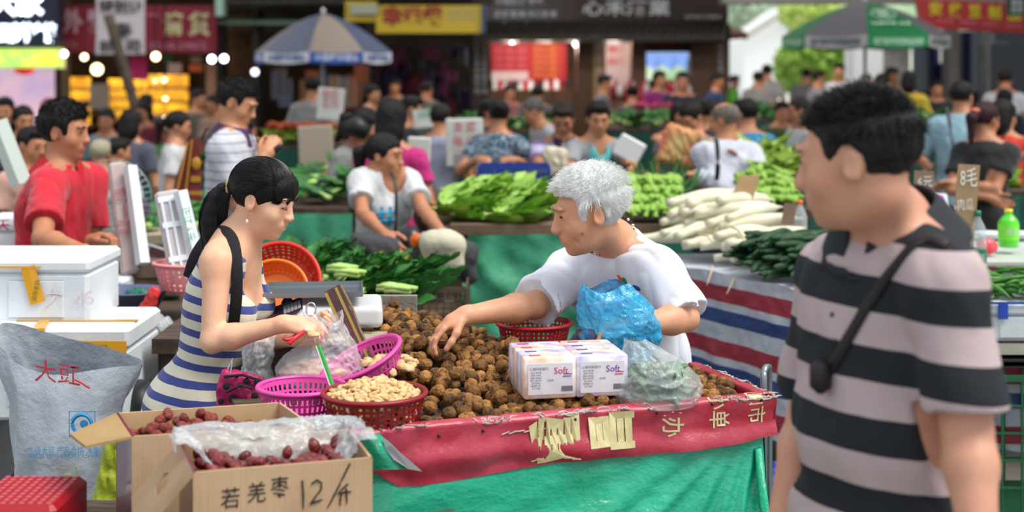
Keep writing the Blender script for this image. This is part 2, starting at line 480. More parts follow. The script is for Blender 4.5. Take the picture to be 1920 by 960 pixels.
def hit(tree, px, py, off=.0):
    o = V(0, 0, H); dv = (at(px, py, 1) - o).normalized(); h = tree.ray_cast(o, dv)
    return (h[0] + h[1] * off, h[1]) if h[0] is not None else (None, None)
def drape(name, tree, path, w, th, m, parent, n=30, off=.003):
    P3 = smooth_path([V(x, y, 0) for x, y in path], n); pts, ns = [], []
    for p in P3:
        a, b = hit(tree, p.x, p.y, off)
        if a is None: continue
        pts.append(a); ns.append(b)
    for _ in range(3):
        pts = [pts[0]] + [(pts[i - 1] + pts[i] * 2 + pts[i + 1]) / 4 for i in range(1, len(pts) - 1)] + [pts[-1]]
        ns = [ns[0]] + [(ns[i - 1] + ns[i] * 2 + ns[i + 1]).normalized() for i in range(1, len(ns) - 1)] + [ns[-1]]
    return MB().tube(pts, w, 8, flat=th / w, up=ns).build(name, m, parent, True)
def smooth_path(p, n):
    p = [Vector(q) for q in p]; out = []
    for i in range(n + 1):
        t = i / n * (len(p) - 1); k = min(int(t), len(p) - 2); u_ = t - k
        a, b, c, d_ = p[max(k - 1, 0)], p[k], p[k + 1], p[min(k + 2, len(p) - 1)]
        out.append(.5 * ((2 * b) + (c - a) * u_ + (2 * a - 5 * b + 4 * c - d_) * u_ ** 2 + (3 * b - a - 3 * c + d_) * u_ ** 3))
    return out

def person(label, px, ytop, d, yaw=0, Ht=1.66, lean=6, twist=0, hyaw=None, hpitch=8, hroll=0, sex='m', fat=1.0, J=None,
           hands=(None, None), hspec=(None, None), top='#dddddd', top_mat=None, sleeve=.6, hem=.14, neckcut='crew', collar=None,
           bottom='#2a2c33', hair='short', hcol='#0f0d0c', hcol2='#1c1614', hvol=1.0, skin='#c08a68', vox=.016, group=None, loose=.012,
           fold=.0022, face=None, foldf=(16, 16, 9), foldb=None, headscale=1.0, chub=1.0, neckw=1.0, legs=True, paint=None, nose=1.0, hairfold=.0025, skirt=False, strands=0, cw=1.0, ct=.18, wr_=0, eyes=True):
    s = Ht / 1.66; J = J or {}; Z = V(0, 0, 1)
    hyaw = yaw if hyaw is None else hyaw
    face = (vox < .02) if face is None else face
    B = rotz(yaw + twist); l = B @ V(1, 0, 0); f = B @ V(0, -1, 0)
    th = math.radians(lean); u = Z * math.cos(th) + f * math.sin(th); ff = f * math.cos(th) - Z * math.sin(th)
    Rt = Matrix((l, -ff, u)).transposed()
    Rh = rotz(hyaw) @ Matrix.Rotation(math.radians(hpitch), 3, 'X') @ Matrix.Rotation(math.radians(hroll), 3, 'Y')
    hs = s * headscale
    hc = J.get('head') or at(px, ytop + .118 * hs * F / d, d)
    def hp(x, y, z): return hc + Rh @ V(x, y, z) * hs
    neck = J.get('neck') or hc - (u * .72 + Z * .28) * .158 * s - f * .016 * s
    pel = J.get('pelvis') or neck - u * .50 * s
    Tl = (neck - pel).length; u = (neck - pel).normalized(); ff = (f - u * f.dot(u)).normalized(); l = ff.cross(u) * -1
    if l.dot(B @ V(1, 0, 0)) < 0: l = -l
    Rt = Matrix((l, -ff, u)).transposed()
    sw = (.178 if sex == 'm' else .158) * s * (1 + (fat - 1) * .35)
    sh = {}; el = {}; wr = {}
    for i, (k, sg) in enumerate((('L', 1), ('R', -1))):
        sh[k] = J.get('sh' + k) or neck - u * .052 * s + l * sg * sw
        tgt = J.get('wr' + k) or hands[i] or sh[k] - Z * .50 * s + f * .07 * s + l * sg * .07 * s
        if J.get('el' + k): el[k] = J['el' + k]; wr[k] = tgt
        else: el[k], wr[k] = ik(sh[k], tgt, .285 * s, .25 * s, -Z * .8 - f * .5 + l * sg * .45)
    hips = {k: pel + l * sg * .085 * s - u * .03 * s for k, sg in (('L', 1), ('R', -1))}
    gx = pel if not J.get('stand') else J['stand']
    ank = {k: V(gx.x, gx.y, .08) + l * sg * .10 * s + f * .02 for k, sg in (('L', 1), ('R', -1))}
    knee = {}
    for k in 'LR': knee[k], ank[k] = ik(hips[k], ank[k], .43 * s, .42 * s, f)
    if not legs: knee = {k: hips[k] - Z * .2 for k in 'LR'}
    root = thing('person', label, 'person', (gx.x, gx.y, 0), group)
    sm = skin_mat(skin)
    zfloor = 0.0
    pts = [hc, neck, pel] + [x[k] for x in (sh, el, wr, knee, ank) for k in 'LR']
    lo = V(*[min(p[i] for p in pts) for i in range(3)]) - V(.2, .2, .0) ; hi = V(*[max(p[i] for p in pts) for i in range(3)]) + V(.2, .2, 0)
    hi.z = hc.z + .16 * s; lo.z = min(lo.z - .1, min(wr['L'].z, wr['R'].z) - .22)
    fe = sex == 'f'
    def torso(Fd, inf, kk=.05):
        kk *= s
        Fd.ell(pel + u * 0, ((.158 + (.008 if fe else 0)) * fat * s + inf, .112 * fat * s + inf, .12 * s + inf), Rt, k=kk)
        Fd.ell(pel + u * Tl * .34 + ff * .012 * fat, ((.118 if fe else .14) * fat * s + inf, (.092 if fe else .108) * fat * s + inf, .15 * s + inf), Rt, k=kk)
        Fd.ell(pel + u * Tl * .66 + ff * .004, ((.132 if fe else .158) * (.5 + .5 * fat) * s + inf, .105 * (.5 + .5 * fat) * s + inf, .16 * s + inf), Rt, k=kk)
        if fe:
            for sg in (-1, 1): Fd.ell(pel + u * Tl * .64 + ff * .082 * s + l * sg * .062 * s, (.058 * s + inf,) * 3, Rt, k=.03 * s)
        mid = neck - u * .055 * s
        for k in 'LR': Fd.cone(neck - u * .012 * s, neck.lerp(sh[k], .7) - u * .004 * s, .046 * s + inf * .6, .044 * s + inf * .6, k=kk)
        for k in 'LR': Fd.cone(mid, sh[k] + (mid - sh[k]) * .06 - u * .012 * s, .062 * s + inf, .050 * s + inf, k=kk)
    # body: one continuous surface
    Bd = Field(lo, hi, vox)
    torso(Bd, 0)
    Bd.cone(neck - u * .05 * s, neck + (hc - neck) * .15, .072 * s * neckw, .056 * s * neckw, k=.05 * s)
    for k in 'LR': Bd.cone(neck + (hc - neck) * .12, neck.lerp(sh[k], .62) + u * .008 * s, .040 * s, .042 * s, k=.05 * s)
    Bd.cone(neck, hp(0, .022, -.05), .055 * s * neckw, .050 * s * neckw, k=.03 * s)
    for i, (k, sg) in enumerate((('L', 1), ('R', -1))):
        am = (.85 if fe else 1.0) * (.6 + .4 * fat)
        Bd.cone(sh[k], el[k], .050 * s * am, .038 * s * am, k=.03 * s)
        m = el[k].lerp(wr[k], .28)
        Bd.cone(el[k], m, .037 * s * am, .041 * s * am, k=.02 * s)
        Bd.cone(m, wr[k], .040 * s * am, .0265 * s * am, k=.02 * s)
        hsx = hspec[i] or {}
        fd = (wr[k] - el[k]).normalized()
        dr = hsx.get('dir', (fd + Z * -.25)); pn = hsx.get('palm', -l * sg * .8 - f * .2 - Z * .3)
        hand_prims(Bd, wr[k], dr, pn, s * hsx.get('size', 1), hsx.get('sgn', -sg), hsx.get('curl', .45), hsx.get('spread', .1), hsx.get('thumb', .6), 1.0 if vox < .007 else 1.15)
    if legs:
        for k in 'LR':
            Bd.cone(hips[k], knee[k], .085 * s * fat, .055 * s, k=.04); Bd.cone(knee[k], ank[k], .055 * s, .036 * s, k=.02)
            Bd.ell(ank[k] + f * .06 * s - Z * .035, (.045 * s, .045 * s, .035), k=.03); Bd.cone(ank[k] - Z * .04, ank[k] + f * .16 * s - Z * .05, .035, .028, k=.02)
    head_prims(Bd, hp, Rh, hs, sex, 1.0 if not fe else .9, nose, chub)
    if wr_:
        for sg in (-1, 1):
            for (a_, b_) in (((.022, -.088, -.036), (.036, -.070, -.070)), ((.050, -.074, .004), (.066, -.048, .012)), ((.050, -.074, .000), (.066, -.048, -.004)), ((.034, -.084, -.010), (.054, -.066, -.016)), ((.060, -.040, -.030), (.056, -.036, -.080)), ((.045, -.058, -.050), (.050, -.045, -.090))): Bd.cone(hp(a_[0] * sg, a_[1] - .004, a_[2]), hp(b_[0] * sg, b_[1] - .004, b_[2]), .0028, .0022, k=.006, cut=True)
        for z_ in (.046, .054, .062): Bd.cone(hp(-.03, -.0885, z_), hp(.03, -.0885, z_), .0024, .0024, k=.006, cut=True)
    Bd.build('body', sm, root)
    # clothes
    if top_mat or top:
        tm = top_mat or mat('cloth_' + top.strip('#'), top, .85, var=('#' + ''.join('%02x' % int(int(top.strip('#')[i:i+2], 16) * .93) for i in (0, 2, 4)), 9), bump=(300, .15), sheen=.2)
        lo2 = V(lo.x, lo.y, pel.z - hem * s - .08)
        T = Field(lo2, hi, vox)
        inf = loose
        torso(T, inf)
        if hem > .12: T.cone(pel + u * .05, pel - u * (hem + .1) * s, .0, .0, k=.01); T.ell(pel - u * hem * .7 * s, (.165 * fat * s + inf * 1.3, .118 * fat * s + inf * 1.3, (hem + .08) * s), Rt, k=.03)
        if skirt:
            for k in 'LR': T.cone(hips[k], hips[k].lerp(knee[k], .9), .105 * s, .115 * s, k=.09)
        if sleeve > 0:
            for k in 'LR':
                if sleeve <= 1:
                    e = sh[k].lerp(el[k], sleeve)
                    T.cone(sh[k] + (neck - sh[k]) * .08 - u * .006 * s, e, .050 * s + inf * .8, .050 * s + inf * 1.2, k=.035 * s, cap=False)
                    dn = (el[k] - sh[k]).normalized()
                    T.cone(e, e + dn * .16 * s, .085 * s, .075 * s, k=.003, cut=True, cap=True)
                else:
                    T.cone(sh[k], el[k], .054 * s + inf, .047 * s + inf, k=.03 * s); e = el[k].lerp(wr[k], min(sleeve - 1, .97))
                    T.cone(el[k], e, .047 * s + inf, .034 * s + inf, k=.02 * s)
        else:
            for k, sg in (('L', 1), ('R', -1)):
                T.ell(sh[k] + l * sg * .030 * s - u * .02, (.062 * s, .10 * s, .105 * s), Rt, k=.006, cut=True)
        if fold: T.folds(fold, foldf, seed=random.random() * 9)
        if foldb: T.folds(foldb[0], foldb[1], seed=foldb[2], sharp=False)
        T.plane(pel - u * hem * s, -u, k=.004)
        if neckcut == 'v': T.ell(neck + ff * .085 * s - u * .005, (.045 * s, .05 * s, .095 * s), Rt, k=.006, cut=True)
        elif neckcut == 'scoop': T.ell(neck + ff * .075 * s, (.065 * s, .07 * s, .105 * s), Rt, k=.006, cut=True); T.ell(neck + u * .02, (.066 * s, .09 * s, .05 * s), Rt, k=.006, cut=True)
        elif neckcut == 'tank': T.ell(neck + ff * .085 * s - u * .01 * s, (.072 * s, .075 * s, .16 * s), Rt, k=.008, cut=True); T.ell(neck + u * .02, (.085 * s, .095 * s, .06 * s), Rt, k=.006, cut=True)
        else: T.cone(neck - u * .05 * s, neck + u * .012 * s, .098 * s * neckw, .071 * s * neckw, k=.03 * s, cap=True); T.ell(neck + u * .022 + ff * .016, (.064 * s * neckw, .070 * s * neckw, .034 * s), Rt, k=.006, cut=True)
        T.build('shirt' if not fe or neckcut != 'tank' else 'dress', tm, root, paint=paint)
    if collar:
        cm = collar if not isinstance(collar, str) else mat('collar_' + collar.strip('#'), collar, .8, bump=(300, .2))
        K = Field(neck - V(.18, .18, .14), neck + V(.18, .18, .14), .005)
        cu = (u * math.cos(ct) + ff * math.sin(ct)).normalized()
        K.cone(neck - cu * .030 * s, neck + cu * .052 * s, .122 * s * cw, .078 * s * neckw, k=.004, cap=True)
        K.cone(neck - cu * .05 * s, neck + cu * .07 * s, .111 * s * cw, .064 * s * neckw, k=.002, cut=True)
        K.ell(neck + ff * .085 * s - u * .02, (.02 * s, .05 * s, .06 * s), Rt, k=.004, cut=True)
        K.build('collar', cm, root)
    if bottom and legs:
        bm_ = bottom if not isinstance(bottom, str) else mat('trousers_' + bottom.strip('#'), bottom, .85, bump=(60, .2))
        P = Field(V(lo.x, lo.y, 0), V(hi.x, hi.y, pel.z + .15), max(vox, .012))
        P.ell(pel - u * .01, (.163 * fat * s + .006, .118 * fat * s + .006, .125 * s), Rt, k=.04)
        for k in 'LR':
            P.cone(hips[k], knee[k], .092 * s * fat, .070 * s, k=.03); P.cone(knee[k], ank[k], .070 * s, .062 * s, k=.02)
        P.folds(.003, (12, 12, 10), seed=3)
        P.build('trousers', bm_, root)
    # hair
    if hair and hair != 'none':
        hm = hair_mat(hcol, hcol2); hv = (hvol - 1) * .03
        Hf = Field(hc - V(.2, .2, .32) * hs, hc + V(.2, .2, .19) * hs, (min(vox, .008) if vox < .014 else .011) if vox > .0055 else .0045)
        k = lambda v: v * hs
        Hf.ell(hp(0, .016, .036 + hv * .5), (k(.084 + hv * .6), k(.099 + hv * .5), k(.087 + hv)), Rh, k=k(.02))
        if hair in ('short', 'balding', 'crop', 'receding'):
            ft = .062 if hair != 'receding' else .082
            Hf.rbox(hp(0, -.145, ft - .15), (k(.14), k(.105), k(.15)), Rh, r=k(.03), k=k(.008), cut=True)
            Hf.rbox(hp(0, .0, -.165), (k(.14), k(.16), k(.115)), Rh, r=k(.02), k=k(.01), cut=True)
            for sx in (-1, 1): Hf.ell(hp(sx * .085, .004, -.012), (k(.03), k(.028), k(.045)), Rh, k=k(.006), cut=True)
            if hair == 'short': Hf.ell(hp(0, -.045, .094), (k(.06), k(.042), k(.026 + hv)), Rh, k=k(.02))
            if hair == 'balding': Hf.ell(hp(0, -.02, .12), (k(.07), k(.12), k(.055)), Rh, k=k(.01), cut=True)
        elif hair in ('pony', 'bun', 'long', 'bob', 'fringe'):
            Hf.rbox(hp(0, -.145, .055 - .15 if hair != 'fringe' else .035 - .15), (k(.14), k(.105 if hair != 'fringe' else .100), k(.15)), Rh, r=k(.035), k=k(.008), cut=True)
            Hf.rbox(hp(0, -.02, -.185), (k(.14), k(.16), k(.125)), Rh, r=k(.02), k=k(.01), cut=True) if hair in ('pony', 'bun', 'fringe') else None
            for sx in (-1, 1):
                if hair in ('pony', 'bun', 'fringe'): Hf.ell(hp(sx * .085, .010, -.022), (k(.03), k(.024), k(.038)), Rh, k=k(.006), cut=True)
            if hair == 'pony':
                Hf.cone(hp(0, .10, .03), hp(0, .145, -.005), k(.022), k(.036), k=k(.02)); Hf.cone(hp(0, .145, -.005), hp(0, .13, -.16), k(.036), k(.016), k=k(.02))
            if hair == 'fringe':
                Hf.ell(hp(0, -.062, .052), (k(.066), k(.026), k(.040)), Rh, k=k(.03))
            if hair == 'bun': Hf.ell(hp(0, .12, .05), (k(.038), k(.034), k(.036)), Rh, k=k(.01))
            if hair in ('long', 'bob'):
                Hf.ell(hp(0, .05, -.05 if hair == 'bob' else -.09), (k(.086), k(.066), k(.11 if hair == 'bob' else .17)), Rh, k=k(.03))
        if hairfold: Hf.folds(hairfold * hs, (34, 34, 12), seed=random.random() * 5)
        Hf.build('hair', hm, root)
    if strands:
        short_strands(dict(root=root, hp=hp, hs=hs), hcol, strands, hvol)
    if face:
        for sx in (-1, 1):
            if eyes: MB().ball(hp(sx * .031, -.0825, .0085), (.0105 * hs, .0055 * hs, .0034 * hs), 10, 6, Rh).build('eye', IRIS, root, True)
            eb = MB().tube([hp(sx * .013, -.0935, .026), hp(sx * .030, -.093, .033), hp(sx * .050, -.079, .027)], [.002 * hs, .0034 * hs, .0016 * hs], 6).build('eyebrow', hair_mat(hcol if hcol != '#e9ebe8' else '#b8b8b0', '#3a3330' if hcol != '#e9ebe8' else '#8a8a80'), root, True)
        MB().ball(hp(0, -.0885, -.0525), (.020 * hs, .0048 * hs, .0038 * hs), 12, 6, Rh).ball(hp(0, -.0872, -.0640), (.0165 * hs, .0052 * hs, .0044 * hs), 12, 6, Rh).build('lips', LIP, root, True)
    return dict(root=root, hp=hp, Rh=Rh, hc=hc, neck=neck, pel=pel, u=u, l=l, ff=ff, f=f, sh=sh, el=el, wr=wr, s=s, hs=hs, Rt=Rt, inf=loose, Tl=Tl)
# ------------------------------------------------------------------ setting
def pbox(mb, x0, y0, x1, y1, d, t, R=None):
    a = at(x0, y0, d); b = at(x1, y1, d)
    return mb.box(((a.x + b.x) / 2, d + t / 2, (a.z + b.z) / 2), (abs(b.x - a.x), t, abs(a.z - b.z)))
def ptext(mb, body, x0, x1, yc, hpx, d, bold=.0, off=.004, squeeze=None, **k):
    size = hpx * d / F / .9
    text_on(mb, body, size, at((x0 + x1) / 2, yc, d) - V(0, off, 0), bold=bold * size, fit=(x1 - x0) * d / F if squeeze is None else None, squeeze=squeeze or 1, **k)
def sbox(name, m, x0, y0, x1, y1, d, t):
    mb = MB(); pbox(mb, x0, y0, x1, y1, d, t); return struct(name, mb.build(name, m))
conc = mat('worn_concrete', '#77746c', .9, var=('#56544e', 1.3), bump=(25, .3))
mb = MB(); mb.grid(lambda u, v: (-20 + 45 * u, -3 + 33 * v, 0), 12, 12); mb.box((2.5, 13.5, -.11), (45, 33, .2)); struct('floor', mb.build('floor', conc))
mb = MB(); mb.box((20, 70, -.14), (140, 80, .2)); struct('ground_outside', mb.build('ground_outside', mat('pale_paving', '#d5d4cf', .9, var=('#c2c1bb', 1))))
# market roof over the middle aisles, out of view; extent set to darken the back
roofm = mat('dark_corrugated_sheet', '#4a4d4c', .7, .2, var=('#33302b', 1.2))
mb = MB()
mb.grid(lambda u, v: (-17 + 37 * u, 11.5 + 16 * v, 4.7 + .03 * math.sin(u * 37 / .2 * PI) - .35 * v), 740, 2)
struct('ceiling', mb.build('ceiling', roofm))
for i in range(5):
    mb = MB(); mb.box((1.5, 12 + i * 3.6, 4.45 - i * .07), (36, .12, .22)); o = struct('ceiling_beam', mb.build('ceiling_beam', mat('painted_steel', '#6d7270', .6, .3)))
mb = MB()
for x in (-16.8, 19.8): mb.box((x, 19.5, 2.3), (.2, 15.5, 4.8))
struct('wall_sides', mb.build('wall_sides', mat('dim_plaster', '#57504a', .9)))
# backs of the shops
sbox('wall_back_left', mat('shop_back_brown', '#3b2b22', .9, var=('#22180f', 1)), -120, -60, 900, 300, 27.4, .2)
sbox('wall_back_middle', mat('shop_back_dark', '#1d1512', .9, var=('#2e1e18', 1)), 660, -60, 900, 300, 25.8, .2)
for i, x in enumerate((108, 408, 478, 690)): sbox('trim_%d' % (i + 1), mat('shopfront_pier', '#2d2926', .8), x - 5, -40, x + 7, 330, 24.0, .5)
sbox('wall_shop_fascia', mat('fascia_dark', '#332d29', .8, var=('#4d4640', 3)), 404, -60, 660, 62, 25.0, .25)
mb = MB()
for i in range(44):
    x = 404 + i * 5.9; a = at(x, -20, 23.9); mb.tube([at(x, 4, 22.6), at(x, 24, 24.9)], .025, 6)
struct('trim_5', mb.build('trim_5', roofm))
# brown wine shop
wood = mat('dark_stained_wood', '#3a2219', .65, var=('#24130d', 6, 1.5, (1, 1, .2)), bump=(8, .3, (6, 6, .4)))
wood2 = mat('worn_brown_wood', '#6a452b', .6, var=('#44291a', 5, 1.5, (1, 1, .2)))
bld = thing('wine_shop', 'dark wooden shop front with tiled eave and white lettering board', 'building', at(1120, 300, 24) * 1.0)
bld.location.z = 0
for i in range(48):
    mb = MB(); x = 886 + i * 10; pbox(mb, x, -14, x + 9.5, 47 + (i % 2), 23.9 + .01 * (i % 2), .08); mb.build('plank', wood, bld)
tl = mat('grey_roof_tile', '#4a4540', .8, var=('#2e2a27', 12))
for i in range(36):
    x = 900 + i * 13.1; mb = MB(); mb.tube([at(x, 44, 23.85), at(x - 3, 56, 23.3), at(x - 5, 70, 22.9)], .062, 8); mb.build('roof_tile', tl, bld)
mb = MB(); mb.grid(lambda u, v: at(896 + 474 * u, 46 + 25 * v, 23.95 - .95 * v), 4, 3); mb.grid(lambda u, v: at(896 + 474 * u, 50 + 22 * v, 24.0 - .95 * v), 4, 3); mb.build('eave_board', mat('eave_dark', '#2b221d', .8), bld)
white_paint = mat('white_lettering', '#c9ccd2', .6)
mb = MB(); ptext(mb, '心禾酒業', 1092, 1256, 17, 28, 23.88, bold=.02, off=.02)
ptext(mb, '中国名酒 专卖', 928, 1018, 3, 11, 23.88, bold=.02, off=.02); ptext(mb, '正宗 散装 米酒批发', 926, 1044, 27, 11, 23.88, bold=.02, off=.02)
ptext(mb, '送货电话 全城配送', 1284, 1352, 32, 7, 23.88, off=.02); ptext(mb, '诚信经营 品质保证', 1284, 1352, 44, 7, 23.88, off=.02)
mb.build('lettering', white_paint, bld)
for (a, b, m_) in ((884, 916, wood), (1082, 1110, mat('brown_post', '#57391f', .6)), (1112, 1134, mat('tan_post', '#a8834e', .6)), (1335, 1368, mat('brown_post')), (1184, 1212, wood2), (1296, 1334, mat('brown_post'))):
    mb = MB(); pbox(mb, a, 68, b, 312, 24.1, .35); mb.build('post', m_, bld)
mb = MB()
for i, ch in enumerate('名酒小巷'): ptext(mb, ch, 1116, 1131, 88 + i * 22, 15, 24.05, squeeze=1, bold=.02)
for i, ch in enumerate('百年老窖好酒不怕'):
    ptext(mb, ch, 889, 900, 80 + i * 13, 10, 24.05, squeeze=1); ptext(mb, ch, 903, 914, 80 + i * 13, 10, 24.05, squeeze=1)
    ptext(mb, ch, 1344, 1358, 90 + i * 13, 10, 24.05, squeeze=1)
mb.build('post_lettering', white_paint, bld)
mb = MB(); pbox(mb, 1212, 68, 1296, 98, 24.3, .2); pbox(mb, 1184, 66, 1336, 80, 24.2, .2); pbox(mb, 1212, 150, 1300, 300, 24.4, .2); mb.build('wall_panel', mat('reddish_board', '#5a2f24', .8, var=('#3b1f18', 3)), bld)
mb = MB(); pbox(mb, 1134, 68, 1184, 300, 25.4, .2); pbox(mb, 916, 66, 1084, 300, 26.0, .2); mb.build('inner_wall', mat('brown_inner_wall', '#5d4034', .8, var=('#7a5a48', 2)), bld)
mb = MB(); pbox(mb, 884, 72, 1370, 76, 22.95, 3.2); mb.build('soffit', wood, bld)
# posters in the wine shop
red = mat('poster_red', '#c3172b', .6)
p_ = thing('poster', 'large red and orange price poster inside the dark wooden shop', 'poster', at(990, 155, 25.5)); mb = MB(); pbox(mb, 921, 70, 1062, 152, 25.5, .03); mb.build('sheet', red, p_)
mb = MB(); mb.cur = 0
for r in range(4):
    for c in range(3): ptext(mb, '酒价', 926 + c * 22, 944 + c * 22, 82 + r * 14, 8, 25.49)
    
mb.build('lettering', mat('poster_pink', '#e2808a', .6), p_)
mb = MB()
for r in range(6): ptext(mb, '特价优惠酒', 1000, 1052, 82 + r * 12, 8, 25.49, bold=.03)
mb.build('orange_lettering', mat('poster_orange', '#e8862c', .6), p_)
mb = MB(); pbox(mb, 921, 134, 990, 151, 25.46, .02); mb.build('white_band', mat('poster_white', '#e0c8c8', .6), p_)
p_ = thing('poster', 'white poster with red characters beside the tan post', 'poster', at(1160, 160, 25.2)); mb = MB(); pbox(mb, 1136, 72, 1182, 168, 25.2, .03); mb.build('sheet', mat('poster_offwhite', '#d6bcbc', .6), p_)
mb = MB(); [ptext(mb, t, 1139, 1174, y, 14, 25.19, bold=.03) for t, y in (('米酒', 94), ('白酒', 116))]; mb.build('lettering', red, p_)
aw = thing('blue_awning', 'blue canvas awning seen through the opening of the brown shop', 'awning', at(1250, 124, 33)); mb = MB(); mb.grid(lambda u, v: at(1205 + 95 * u, 99 + 28 * v, 33 - 1.5 * v + 1.5) + V(0, 0, .05 * math.sin(u * 20) * v), 30, 4); mb.build('canvas', mat('awning_blue', '#5f7fc0', .7), aw); [MB().tube([V(at(x, 0, 33).x, 33, 0), at(x, 112, 33)], .04, 8).build('pole', mat('painted_steel'), aw) for x in (1209, 1291)]
for i, (x, y) in enumerate(((1021, 74), (1081, 82), (1150, 74), (960, 76))):
    bb = thing('light_bulb', ['round white lamp over the red and orange poster', 'white lamp beside the dark post of the wine shop', 'lamp above the white poster in the wine shop', 'lamp at the left over the red poster'][i], 'lamp', at(x, y, 24.5)); MB().ball(at(x, y, 24.5), (.05,) * 3, 12, 8).build('bulb', mat('bulb_cool', '#fff4e4', .4, emit=4), bb, True); MB().tube([at(x, y - 5, 24.5), at(x, 66, 24.5)], .01, 5).build('cord', mat('black_cord', '#141414', .8), bb)
    pl_ = bpy.data.lights.new('wine_shop_lamp', 'POINT'); pl_.energy = 42; pl_.color = (1, .9, .78); pl_.shadow_soft_size = .15; po = bpy.data.objects.new('wine_shop_lamp', pl_); COL.objects.link(po); po.location = at(x, y + 6, 24.3)
# shop goods row under the red poster
gm = [mat('goods_' + c.strip('#'), c, .4) for c in ('#d8d4d8', '#b01828', '#e8e4ea', '#8a1420', '#2a1c20')]
for i in range(15):
    x = 924 + i * 9.6; mb = MB(); pbox(mb, x, 152 + (i % 3) * 2, x + 8.5, 168, 24.6, .2); pbox(mb, x + 2, 149 + (i % 3), x + 6.5, 153, 24.62, .12); o = mb.build('gift_box', gm[i % 5]); tag(o, 'small gift box in the row under the red poster, %s from the left' % nth(i), 'box', 'gift boxes under the red poster')
for i in range(26):
    x = 1130 + i * 6.4; y = 158 + (i % 4) * 5; o = MB().lathe([(0, 0), (.05, 0), (.055, .13), (.02, .17), (.02, .22), (0, .22)], at(x, y + 16, 23 - (i % 3) * .3), 10).build('wine_jar', gm[(1, 0, 3, 1)[i % 4]], None, True); tag(o, 'small wine jar on the brown shop counter, %s from the left' % nth(i), 'jar', 'wine jars on the counter of the brown shop')
mb = MB(); mb.box((at(1000, 200, 24).x, 24.6, .7), (1.5, .5, 1.4)); o = mb.build('shop_counter', wood2); tag(o, 'low brown counter under the small gift boxes', 'counter'); o = MB().box((at(1210, 200, 23).x, 23, .55), (1.5, .8, 1.1)).build('shop_counter', wood2); tag(o, 'low brown counter under the wine jars', 'counter')
# shop 1 (far left) and shop 2 (red sign)
navy = mat('sign_navy', '#141a3c', .5); glow = mat('lit_white_letters', '#eaf6ff', .5, emit=3.0)
s1 = thing('shop_sign', 'navy sign with glowing white characters at the far left', 'sign', at(30, 85, 22)); mb = MB(); pbox(mb, -60, -40, 109, 88, 22, .25); mb.build('panel', navy, s1)
mb = MB(); ptext(mb, '大家', -20, 82, 8, 46, 21.98, bold=.05); ptext(mb, '云南特产馆', -4, 105, 64, 32, 21.98, bold=.06); mb.build('lit_lettering', glow, s1)
s1 = thing('light_box', 'yellow-green glowing light box under the navy sign', 'sign', at(30, 128, 21.9)); mb = MB(); pbox(mb, -60, 90, 111, 128, 21.9, .3); mb.build('housing', mat('lightbox_edge', '#b9d468', .5, emit=.6), s1); mb = MB(); pbox(mb, -60, 97, 106, 122, 21.88, .1); mb.build('lit_panel', mat('lightbox_face', '#dcea3a', .5, emit=1.6, var=('#7fd060', 3)), s1)
mb = MB(); pbox(mb, -60, 128, 106, 235, 24.2, .1); o = mb.build('glow_panel', mat('pink_interior_glow', '#f2c4cc', .5, emit=.75, var=('#a9a2d8', 1.0, 2))); tag(o, 'glowing pink and lilac panel standing in for the far left shop interior', 'display')  # self-lit sheet: the glow of the pink shop interior is put into its colour
o = MB().ball(at(46, 130, 23.5), (.17, .17, .09), 16, 8).build('red_lantern', mat('lantern_red', '#e02028', .5, emit=.6), None, True); tag(o, 'flat red lantern hanging under the yellow-green light box', 'lantern')
s2 = thing('shop_sign', 'long crimson clothes sign with cream characters behind the white banner', 'sign', at(256, 98, 23.0)); mb = MB(); a, b = at(110, 10, 23), at(404, 14, 23)
pbox(mb, 110, 10, 404, 99, 23.0, .15); mb.build('panel', mat('sign_crimson', '#8c0f34', .6), s2)
mb = MB(); ptext(mb, '外', 116, 156, 43, 42, 22.98, bold=.04); ptext(mb, '贸', 162, 200, 43, 40, 22.98, bold=.04); mb.build('lettering', mat('letter_pinkish', '#c9a0b4', .6), s2)
mb = MB(); ptext(mb, '清', 305, 345, 48, 40, 22.98, bold=.04); ptext(mb, '货', 353, 394, 48, 40, 22.98, bold=.04); mb.build('cream_lettering', mat('letter_cream', '#d6d0a0', .6), s2)
mb = MB(); ptext(mb, '价:38-298元', 280, 388, 87, 15, 22.98, bold=.03); ptext(mb, '新款', 116, 146, 84, 12, 22.98); ptext(mb, '一', 277, 298, 30, 20, 22.98, bold=.04); mb.build('small_lettering', mat('letter_mauve', '#c07a96', .6), s2)
b_ = thing('hanging_banner', 'white cloth banner with black characters hanging before the crimson sign', 'banner', at(226, 103, 21)); mb = MB(); mb.grid(lambda u, v: at(180 + 92 * u, -16 + 118 * v, 21) + V(0, .02 * math.sin(u * 9 + v * 4), 0), 20, 20); mb.grid(lambda u, v: at(180 + 92 * u, -16 + 118 * v, 21.01) + V(0, .02 * math.sin(u * 9 + v * 4), 0), 20, 20); mb.build('cloth', mat('banner_white', '#b9b4bd', .8), b_)
mb = MB(); ptext(mb, '特别让', 186, 268, 14, 26, 20.95, bold=.02); ptext(mb, '寿', 212, 246, 60, 30, 20.95, bold=.02); ptext(mb, '司', 236, 262, 88, 24, 20.95, bold=.02); ptext(mb, '前', 186, 212, 88, 22, 20.95, bold=.02); mb.build('lettering', mat('ink_black', '#15141a', .6), b_)
o = MB().tube([at(203, 28, 19.8), at(256, 208, 19.8)], .075, 4, up=V(0, 1, 0)).build('leaning_pole', mat('grey_bamboo', '#5a5148', .8, var=('#3a332c', 8)), None); tag(o, 'dark grey pole slanting in front of the white banner', 'pole')
gold = mat('lit_gold_back', '#f2b830', .5, emit=1.7, var=('#8a4a10', 2.2, 1.6)); goldj = mat('gold_jar', '#e0a030', .3, .3, emit=.35)
